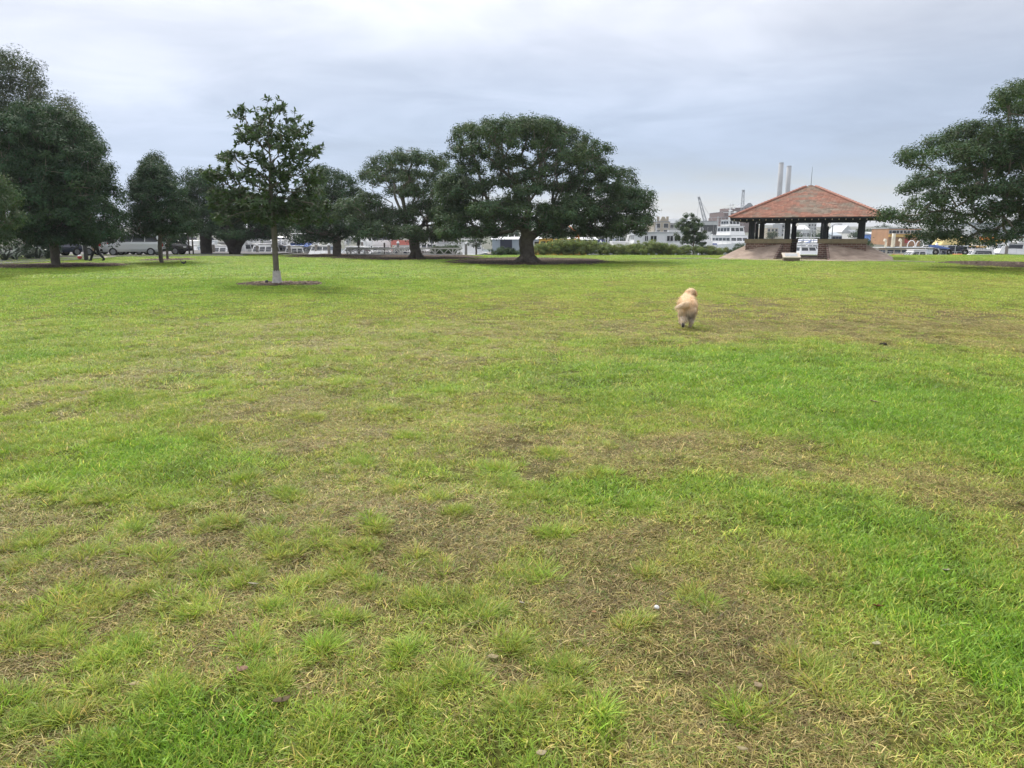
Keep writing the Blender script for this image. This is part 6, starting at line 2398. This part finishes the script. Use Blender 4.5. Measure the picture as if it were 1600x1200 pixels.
# red ball on the path
base = G(125, 406)
rb = empty('red_ball', (base.x, base.y, .04), 0, 'small red and white ball lying on the asphalt path', 'ball')
mb = MB()
mb.lathe([(.16 * math.sin(a), .16 - .16 * math.cos(a)) for a in np.linspace(.02, math.pi * .62, 9)], (0, 0, 0), 14)
mb.build('red_half', m_redp, rb, smooth=True)
mb = MB()
mb.lathe([(.16 * math.sin(a), .16 - .16 * math.cos(a)) for a in np.linspace(math.pi * .62, math.pi - .02, 7)], (0, 0, 0), 14)
mb.build('white_half', m_gel, rb, smooth=True)
for px, lab in ((1463, 'left black rubber tyre fender on the sea wall'), (1484, 'middle black rubber tyre fender on the sea wall'), (1509, 'right black rubber tyre fender with a yellow float behind it')):
    p = P(px, 398, 70.2)
    ty_ = empty('tyre_fender', (p.x, 70.35, -.04), R(random.uniform(-20, 20)), lab, 'fender', 'tyre fenders on the sea wall')
    mb = MB()
    ring = []
    for a in np.linspace(0, 2 * math.pi, 18, endpoint=False):
        ring.append([(math.cos(a) * (.20 + .09 * math.cos(q)), .09 * math.sin(q), .29 + math.sin(a) * (.20 + .09 * math.cos(q))) for q in np.linspace(0, 2 * math.pi, 8, endpoint=False)])
    ring.append(ring[0])
    mb.loft(ring, cap=False)
    mb.build('tyre', m_tyre, ty_, smooth=True)
    mb = MB()
    mb.tube([(0, .02, .48), (0, .15, .2), (0, .2, -.3)], .02, 5)
    mb.build('rope', m_canvas_w, ty_)

# mooring piles and lamp standards among the boats
pile_lab = ['beside the thick dark fig trunk', 'right of the forked black fig trunk', 'left of the young tree stem', 'right of the young tree stem', 'left of the third fig trunk', 'right of the third fig trunk', 'behind the arched canopy', 'left of the red topped work boat', 'right of the ferry', 'among the masts right of the white shed', 'between the tug and the cream launch', 'left of the large border cruiser']
for (px, Y, h), lb in zip([(334, 82, 1.6), (402, 82, 1.4), (426, 83, 1.7), (452, 82, 1.4), (494, 83, 1.6), (514, 82, 1.5), (566, 96, 2.0), (622, 90, 1.8), (728, 90, 1.6), (938, 92, 1.9), (1462, 82, 1.5), (1572, 80, 1.4)], pile_lab):
    p = P(px, 395, Y)
    po = empty('mooring_pile', (p.x, Y, -2.4), 0, 'weathered mooring pile with a white cap ' + lb, 'pile', 'mooring piles among the boats')
    mb = MB()
    mb.tube([(0, 0, 0), (.02, 0, 2.4 + h * .5)], [.17, .15], 8)
    mb.build('shaft', m_wharf, po)
    mb = MB()
    mb.lathe([(.18, 2.36 + h * .5), (.18, 2.45 + h * .5), (.02, 2.66 + h * .5)], (.02, 0, 0), 8)
    mb.build('pile_cap', m_gel, po)
for px, Y, top, lb in [(675, 90, 352, 'tall thin lamp standard right of the second fig trunk'), (985, 112, 350, 'thin lamp standard right of the bare masts'), (1298, 100, 352, 'thin lamp standard in the right bay of the pavilion'), (600, 118, 356, 'thin lamp standard left of the second fig trunk')]:
    b0, t0_ = P(px, 395, Y), P(px, top, Y)
    lo_ = empty('lamp_standard', (b0.x, Y, -1.2), 0, lb, 'lamp post', 'lamp standards on the wharf')
    H = t0_.z + 1.2
    mb = MB()
    mb.tube([(0, 0, 0), (0, 0, H * .6), (0, 0, H)], [.09, .07, .05], 6)
    mb.build('pole', m_pole, lo_)
    mb = MB()
    mb.tube([(0, 0, H), (.3, 0, H + .15), (.8, 0, H + .18)], .035, 5)
    mb.box((.9, 0, H + .15), (.5, .18, .09))
    mb.build('lamp_head', m_pole, lo_)

# ------------------------------------------------------------------ living figures
def skin_mesh(name, pts, edges, rads, m, parent=None, sub=2, root=0):
    me = bpy.data.meshes.new(name)
    me.from_pydata([tuple(p) for p in pts], edges, [])
    o = bpy.data.objects.new(name, me)
    col.objects.link(o)
    md = o.modifiers.new('skin', 'SKIN')
    md.use_smooth_shade = True
    for i, v in enumerate(me.skin_vertices[0].data):
        rr_ = rads[i]
        v.radius = rr_ if hasattr(rr_, '__len__') else (rr_, rr_)
        v.use_root = i == root
    if sub:
        s = o.modifiers.new('sub', 'SUBSURF')
        s.levels = s.render_levels = sub
    bpy.context.view_layer.update()
    dg = bpy.context.evaluated_depsgraph_get()
    new = bpy.data.meshes.new_from_object(o.evaluated_get(dg))
    o.modifiers.clear()
    o.data = new
    new.name = name
    new.materials.clear()
    new.materials.append(m)
    new.polygons.foreach_set('use_smooth', [True] * len(new.polygons))
    if parent:
        o.parent = parent
    return o


# --- the dog, running away from the camera
base = G(1073, 510)
dog = empty('dog', (base.x, base.y, .012), R(90 - 9), 'golden long haired dog trotting away across the lawn, tail swept to the left', 'dog')
dog.scale = (.9, .96, .9)
pts = [(-.28, 0, .43), (-.10, 0, .455), (.12, 0, .43), (.27, 0, .46), (.38, -.02, .54), (.44, -.06, .635), (.51, -.10, .65), (.58, -.15, .61), (.63, -.19, .60),
       # left hind, reaching back
       (-.29, .09, .38), (-.25, .105, .25), (-.39, .10, .17), (-.43, .095, .075), (-.40, .095, .03),
       # right hind, forward under the body
       (-.27, -.075, .38), (-.16, -.075, .24), (-.27, -.06, .14), (-.25, -.05, .045), (-.20, -.05, .025),
       # left front
       (.24, .09, .36), (.22, .10, .26), (.28, .10, .14), (.31, .10, .035), (.36, .10, .02),
       # right front
       (.24, -.09, .36), (.15, -.10, .25), (.13, -.10, .13), (.05, -.10, .08), (.03, -.10, .05),
       # tail
       (-.36, 0, .47), (-.44, .05, .49), (-.50, .13, .475), (-.53, .21, .445)]
rd = [.125, .13, .155, .135, .095, .085, .082, .048, .035,
      .095, .062, .036, .033, .036, .095, .062, .036, .034, .034, .075, .05, .035, .034, .032, .075, .05, .034, .032, .034,
      .045, .04, .034, .02]
edges = [(0, 1), (1, 2), (2, 3), (3, 4), (4, 5), (5, 6), (6, 7), (7, 8), (0, 9), (9, 10), (10, 11), (11, 12), (12, 13), (0, 14), (14, 15), (15, 16), (16, 17), (17, 18),
         (3, 19), (19, 20), (20, 21), (21, 22), (22, 23), (3, 24), (24, 25), (25, 26), (26, 27), (27, 28), (0, 29), (29, 30), (30, 31), (31, 32)]
m_dogskin = mat('golden_fur', (.72, .53, .33), .9, spec=.1, c2=(.82, .65, .45), nscale=6)
body = skin_mesh('body', pts, edges, rd, m_dogskin, dog, 2)
# ears, nose, pads
m_ear = mat('ear_fur', (.68, .44, .22), .9, spec=.1)
for s in (-1, 1):
    mb = MB()
    c = Vector((.465, -.075 + s * .085, .665))
    sec = []
    for f, w in ((0, .03), (.35, .055), (.75, .05), (1, .012)):
        p = c + Vector((-.01 * f, s * (.012 + .012 * f), -.12 * f))
        sec.append([p + Vector((w, 0, .0)), p + Vector((0, s * .012, 0)), p + Vector((-w, 0, 0)), p + Vector((0, -s * .012, 0))])
    mb.loft(sec)
    mb.build('ear', m_ear, dog, smooth=True)
mb = MB()
mb.lathe([(.004, -.012), (.02, -.006), (.022, .004), (.006, .012)], (.648, -.20, .603), 8)
mb.build('nose', m_blk, dog, smooth=True)
for s in (-1, 1):
    mb = MB()
    mb.lathe([(.002, -.01), (.011, 0), (.002, .01)], (.55, -.125 + s * .045, .66), 8)
    mb.build('eye', m_blk, dog, smooth=True)
mb = MB()
mb.lathe([(.006, -.05), (.026, -.035), (.03, 0), (.024, .035), (.008, .05)], (-.438, .095, .062), 10)
mb.build('paw_pad', m_blk, dog, smooth=True)
# coat of hair tufts following the body, built on the skin surface
r = np.random.default_rng(3)
me = body.data
nP = len(me.polygons)
ar = np.empty(nP); me.polygons.foreach_get('area', ar)
ce = np.empty(nP * 3); me.polygons.foreach_get('center', ce); ce = ce.reshape(-1, 3)
no = np.empty(nP * 3); me.polygons.foreach_get('normal', no); no = no.reshape(-1, 3)
nh = 34000
pick = r.choice(nP, nh, p=ar / ar.sum())
sz = np.sqrt(ar[pick])[:, None]
pos = ce[pick] + r.normal(0, .45, (nh, 3)) * sz
nn = no[pick]
flow = np.tile(np.array([-.8, 0, -.62]), (nh, 1))
x, y, z = ce[pick].T
tail = (x < -.37) & (z > .40)
breech = (x < -.2) & (z < .42) & (z > .17) & ~tail
legs = z < .17
flow[tail] = np.array([-.45, .55, -.75])
flow[breech] = np.array([-.5, 0, -.75])
flow[breech, 1] = np.clip(-y[breech] * 3, -.4, .4)
flow[legs] = np.array([-.2, 0, -1])
L = np.where(tail, .085, np.where(breech, .095, np.where(legs, .016, .036)))
belly = (z < .36) & (x > -.15) & (np.abs(y) < .1)
L[belly] = .06
d = flow + nn * .38 + r.normal(0, .22, (nh, 3))
d /= np.linalg.norm(d, axis=1)[:, None]
sd_ = np.cross(d, nn)
sd_ /= np.linalg.norm(sd_, axis=1)[:, None] + 1e-9
L = (L * r.uniform(.6, 1.3, nh))[:, None]
w = .005
V = np.stack([pos - sd_ * w - nn * .004, pos + sd_ * w - nn * .004, pos + d * L + np.array([0, 0, -.15]) * L], 1).reshape(-1, 3)
gold, cream, grey, pale = np.array((.92, .72, .48)), np.array((.95, .83, .66)), np.array((.52, .46, .39)), np.array((.94, .84, .70))
c = np.tile(gold, (nh, 1))
side = np.clip((np.abs(y) - .06) / .1, 0, 1)[:, None]  # flanks turn cream: rim light along the dog's outline painted into the hair
c = c * (1 - side * .7) + cream * side * .7
m_ = np.clip((.40 - z) / .14, 0, 1)[:, None]
c = c * (1 - m_ * .7) + pale * m_ * .7
dirt = np.clip((-x - .14) / .12, 0, 1) * np.clip((.40 - z) / .08, 0, 1) * np.clip((.11 - np.abs(y + .02)) / .05, 0, 1)
c = c * (1 - dirt[:, None] * .85) + grey * dirt[:, None] * .85
c = c * r.uniform(.75, 1.2, nh)[:, None]
tint = np.repeat(np.concatenate([c, np.ones((nh, 1))], 1), 3, 0).astype(np.float32)
m_coat = leaf_material('coat_hair', (1, 1, 1), .15, .7, spec=.15, tcol=(1, .9, .8))
coat = quad_mesh('coat', V, np.arange(nh * 3).reshape(nh, 3), m_coat, dog, {'tint': ('FLOAT_COLOR', 'POINT', tint)})

# --- the walking person, head and shoulders behind the leaves
base = G(152, 408)
per = empty('person', (base.x, base.y, .03), R(180), 'person in black trousers and dark jacket walking along the path under the broad tree', 'person')
# local +x is forward
pts = [(0, 0, .95), (0, 0, 1.10), (.02, 0, 1.30), (.02, 0, 1.42), (.04, 0, 1.50), (.06, 0, 1.60), (.06, 0, 1.69),
       (0, .09, .90), (.20, .10, .50), (.36, .10, .09), (.34, .10, .05), (.50, .10, .045),
       (0, -.09, .90), (-.10, -.10, .50), (-.40, -.10, .15), (-.43, -.10, .08), (-.30, -.10, .035),
       (.02, .19, 1.40), (-.10, .23, 1.13), (.02, .24, .90), (.05, .24, .82),
       (.02, -.19, 1.40), (.08, -.23, 1.13), (.26, -.23, .97), (.33, -.22, .94)]
edges = [(0, 1), (1, 2), (2, 3), (3, 4), (4, 5), (5, 6), (0, 7), (7, 8), (8, 9), (9, 10), (10, 11), (0, 12), (12, 13), (13, 14), (14, 15), (15, 16), (3, 17), (17, 18), (18, 19), (19, 20), (3, 21), (21, 22), (22, 23), (23, 24)]
rd = [.16, .155, .18, .14, .06, .09, .09, .12, .10, .075, .06, .04, .12, .10, .075, .06, .04, .085, .065, .048, .04, .085, .065, .048, .04]
m_cloth = mat('dark_cloth', (.012, .014, .018), .85, noise=.3, nscale=8)
m_skin = mat('skin', (.42, .27, .20), .6)
m_hair = mat('dark_hair', (.02, .015, .012), .7)
skin_mesh('clothed_body', pts, edges, rd, m_cloth, per, 2)
mb = MB()
mb.lathe([(.03, 1.50), (.07, 1.535), (.086, 1.60), (.088, 1.66), (.07, 1.74), (.02, 1.775)], (.062, 0, 0), 16)
hd = mb.build('head', m_skin, per, smooth=True)
mb = MB()
mb.loft([[(.14, -.012, 1.61), (.14, .012, 1.61), (.14, 0, 1.66)], [(.172, -.008, 1.605), (.172, .008, 1.605), (.165, 0, 1.62)]])
mb.build('nose', m_skin, hd)
mb = MB()
mb.lathe([(.092, 1.65), (.093, 1.70), (.075, 1.765), (.02, 1.795)], (.052, 0, 0), 16)
mb.build('hair', m_hair, hd, smooth=True)
for s, c in ((1, (.06, .24, .76)), (-1, (.38, -.22, .92))):
    mb = MB()
    c = Vector(c)
    mb.box(c, (.085, .03, .09))
    for k in range(4):
        mb.tube([c + Vector((-.032 + k * .021, 0, -.04)), c + Vector((-.032 + k * .021, .004, -.085 - (.012 if k in (1, 2) else 0))), c + Vector((-.03 + k * .02, -.012 * s, -.12))], [.010, .009, .007], 5)
    mb.tube([c + Vector((.04, 0, .01)), c + Vector((.062, -.01 * s, -.03)), c + Vector((.06, -.015 * s, -.06))], [.012, .010, .008], 5)
    mb.build('hand', m_skin, per, smooth=True)
m_shoe = mat('black_shoe', (.012, .012, .013), .5)
for pa, pb in (((.31, .10, .045), (.52, .10, .035)), ((-.45, -.10, .09), (-.27, -.10, .03))):
    mb = MB()
    a, b_ = Vector(pa), Vector(pb)
    mb.tube([a, a.lerp(b_, .3), a.lerp(b_, .75), b_], [.05, .058, .052, .03], 8)
    mb.build('shoe', m_shoe, per, smooth=True)

# --- the dark bird on the lawn
base = G(287.5, 415)
bird = empty('bird', base, R(0), 'black ground bird with its tail raised, on the grass right of the conical tree', 'bird')
m_feather = mat('black_feather', (.012, .012, .014), .6, noise=.3, nscale=20)
pts = [(-.06, 0, .15), (.02, 0, .14), (.08, 0, .17), (.115, 0, .235), (.125, 0, .275), (-.13, 0, .20)]
skin_mesh('body', pts, [(0, 1), (1, 2), (2, 3), (3, 4), (0, 5)], [.062, .07, .05, .028, .026, .03], m_feather, bird, 2)
mb = MB()
for k in range(6):
    a = R(-25 + k * 10)
    p0 = Vector((-.11, 0, .18))
    p1 = p0 + Vector((-.09, math.sin(a) * .08, .13 + .02 * math.cos(a)))
    mb.bar(p0, p1, .035, .006)
mb.build('tail', m_feather, bird)
for s in (-1, 1):
    mb = MB()
    mb.loft([[(.05, s * .055, .19), (.05, s * .07, .15), (.03, s * .06, .11)], [(-.10, s * .05, .185), (-.12, s * .055, .16), (-.10, s * .05, .13)]])
    mb.build('wing', m_feather, bird)
    mb = MB()
    mb.tube([(.0, s * .03, .10), (.01, s * .03, .045), (.0, s * .03, .005), (.035, s * .035, .003)], .006, 5)
    mb.build('leg', m_tyre, bird)
mb = MB()
mb.tube([(.14, 0, .275), (.175, 0, .262)], [.010, .002], 6)
mb.build('beak', mat('beak', (.35, .25, .12), .5), bird)

# ------------------------------------------------------------------ small things lying on the grass
def leaf_litter(px, py, L, c, lab, rz, curl=.35, tilt=.2, W=.55):
    p = G(px, py)
    p.z = float(lawn_z(np.array([p.x]), np.array([p.y]))[0]) + .014
    c = (c[0] * .5, c[1] * .52, c[2] * .42)
    L *= .85
    m = mat('dead_leaf', c, .8, spec=.2, noise=.45, nscale=40)
    mb = MB()
    prof = [(0, .03), (.2, .7), (.5, 1), (.8, .6), (1, .02)]
    vs = []
    for t, w in prof:
        zz = curl * L * (t - .5) ** 2 * 1.6
        for s in (-1, 0, 1):
            vs.append(((t - .5) * L, s * w * L * W / 2, zz + abs(s) * w * L * .10))
    fs = []
    for i in range(4):
        for j in range(2):
            fs.append((i * 3 + j, i * 3 + 3 + j, i * 3 + 4 + j, i * 3 + 1 + j))
    mb.add(vs, fs)
    o = mb.build('fallen_leaf', m, None, smooth=True)
    sm = o.modifiers.new('thick', 'SOLIDIFY')
    sm.thickness = .0015
    o.location = p
    o.rotation_euler = (R(random.uniform(-15, 15)), tilt, rz)
    tag(o, lab, 'leaf', 'fallen leaves on the lawn')


for a in [(380, 1053, .075, (.36, .21, .17), 'pinkish brown fallen leaf left of the lower middle tufts', 2.6), (210, 1071, .055, (.55, .42, .28), 'pale tan fallen leaf beside the lower left tufts', 1.2), (845, 1187, .05, (.62, .50, .38), 'pale fallen leaf at the bottom edge of the lawn', .6),
          (1371, 955, .07, (.22, .07, .03), 'red brown fallen leaf on the lush grass at lower right', .3), (1369, 1014, .07, (.55, .50, .36), 'pale yellowish fallen leaf below the red brown one', .9), (1477, 900, .075, (.60, .56, .46), 'pale curled fallen leaf right of the red brown one', .5),
          (1367, 629, .16, (.62, .48, .38), 'pale fallen leaf in the bright green strip behind', .1), (395, 914, .06, (.45, .40, .34), 'greyish fallen leaf among the left tufts', .2), (1185, 1078, .06, (.40, .30, .22), 'brown fallen leaf in the bare patch at lower right', 1.8),
          (770, 1032, .06, (.50, .40, .27), 'tan fallen leaf left of the big lower tuft', .4), (928, 962, .045, (.50, .26, .14), 'orange brown fallen leaf in the bare middle patch', 1.3), (815, 946, .05, (.48, .42, .38), 'grey fallen leaf left of the bare middle patch', 2.0),
          (440, 1102, .09, (.16, .11, .07), 'dark twig like fallen leaf near the bottom left green patch', .9), (1160, 1178, .05, (.45, .36, .25), 'small tan fallen leaf near the lower right bottom', 2.5), (640, 655, .09, (.52, .36, .18), 'orange tan fallen leaf in the middle of the lawn', .4)]:
    leaf_litter(*a)
base = G(1026, 954)
base.z = float(lawn_z(np.array([base.x]), np.array([base.y]))[0]) + .012
mb = MB()
mb.lathe([(.001, -.004), (.013, -.004), (.015, .0), (.0135, .005), (.011, .007), (.001, .010)], (0, 0, 0), 18)
o = mb.build('bottle_cap', mat('dull_white', (.55, .55, .53), .6, noise=.2, nscale=90), None, smooth=True)
o.scale = (.8, .8, .8)
o.location = base
o.rotation_euler = (.25, .2, 0)
tag(o, 'small white bottle cap lying in the bare middle patch', 'bottle cap')
base = G(1380, 539)
mb = MB()
rr2 = np.random.default_rng(9)
for k in range(5):
    c = Vector((rr2.uniform(-.035, .035), rr2.uniform(-.02, .02), .005))
    mb.lathe([(.004, -.03), (.026, -.01), (.028, .01), (.014, .026), (.004, .03)], c, 9)
o = mb.build('dark_clod', mat('dark_soil', (.025, .018, .012), .95), None, smooth=True)
o.location = base
tag(o, 'dark clod of soil on the grass right of the dog', 'clod')
base = G(417, 444)
mb = MB()
mb.lathe([(.01, -.02), (.06, 0), (.065, .05), (.04, .10), (.005, .12)], (0, 0, 0), 9)
o = mb.build('dark_stone', m_blk, None, smooth=True)
o.location = base + Vector((0, 0, .03))
tag(o, 'small black stone in the mulch ring left of the painted trunk foot', 'stone')
# bark chips on the beds
V, F = [], []
r = np.random.default_rng(12)
for cx, cy, rx, ry in BEDS:
    n = int(min(1500, 40 * rx * ry * 3.14))
    for k in range(n):
        a, q = r.uniform(0, 6.283), math.sqrt(r.uniform()) * 1.08
        x, y = cx + math.cos(a) * rx * q, cy + math.sin(a) * ry * q
        L, w, rz = r.uniform(.03, .10), r.uniform(.01, .03), r.uniform(0, 3.14)
        dx, dy = math.cos(rz), math.sin(rz)
        z = .03 * max(0, 1 - q * q) + .026 + float(lawn_z(np.array([x]), np.array([y]))[0]) + r.uniform(0, .014) - (.022 if q > .88 else 0)
        t = r.uniform(-.12, .12) * L
        o = len(V)
        V += [(x - dx * L / 2 + dy * w, y - dy * L / 2 - dx * w, z - t), (x + dx * L / 2 + dy * w, y + dy * L / 2 - dx * w, z + t), (x + dx * L / 2 - dy * w, y + dy * L / 2 + dx * w, z + t + .01), (x - dx * L / 2 - dy * w, y - dy * L / 2 + dx * w, z - t + .01)]
        F.append((o, o + 1, o + 2, o + 3))
m_chip = mat('bark_chip', (.10, .06, .038), .9, c2=(.36, .27, .19), nscale=9)
o = quad_mesh('bark_chips', np.array(V), np.array(F), m_chip)
tag(o, 'bark chips strewn over the beds under the trees', 'bark chips', kind='stuff')

# ------------------------------------------------------------------ air
hz = bpy.data.materials.new('haze')
hz.use_nodes = True
hz.node_tree.nodes.clear()
pv = hz.node_tree.nodes.new('ShaderNodeVolumePrincipled')
pv.inputs['Color'].default_value = (.86, .90, .96, 1)
pv.inputs['Density'].default_value = .00027
pv.inputs['Anisotropy'].default_value = .2
mo = hz.node_tree.nodes.new('ShaderNodeOutputMaterial')
hz.node_tree.links.new(pv.outputs[0], mo.inputs['Volume'])
mb = MB()
mb.box((0, 2200, 38.4), (5400, 5200, 84))
haze = mb.build('haze', hz)
tag(haze, kind='stuff')
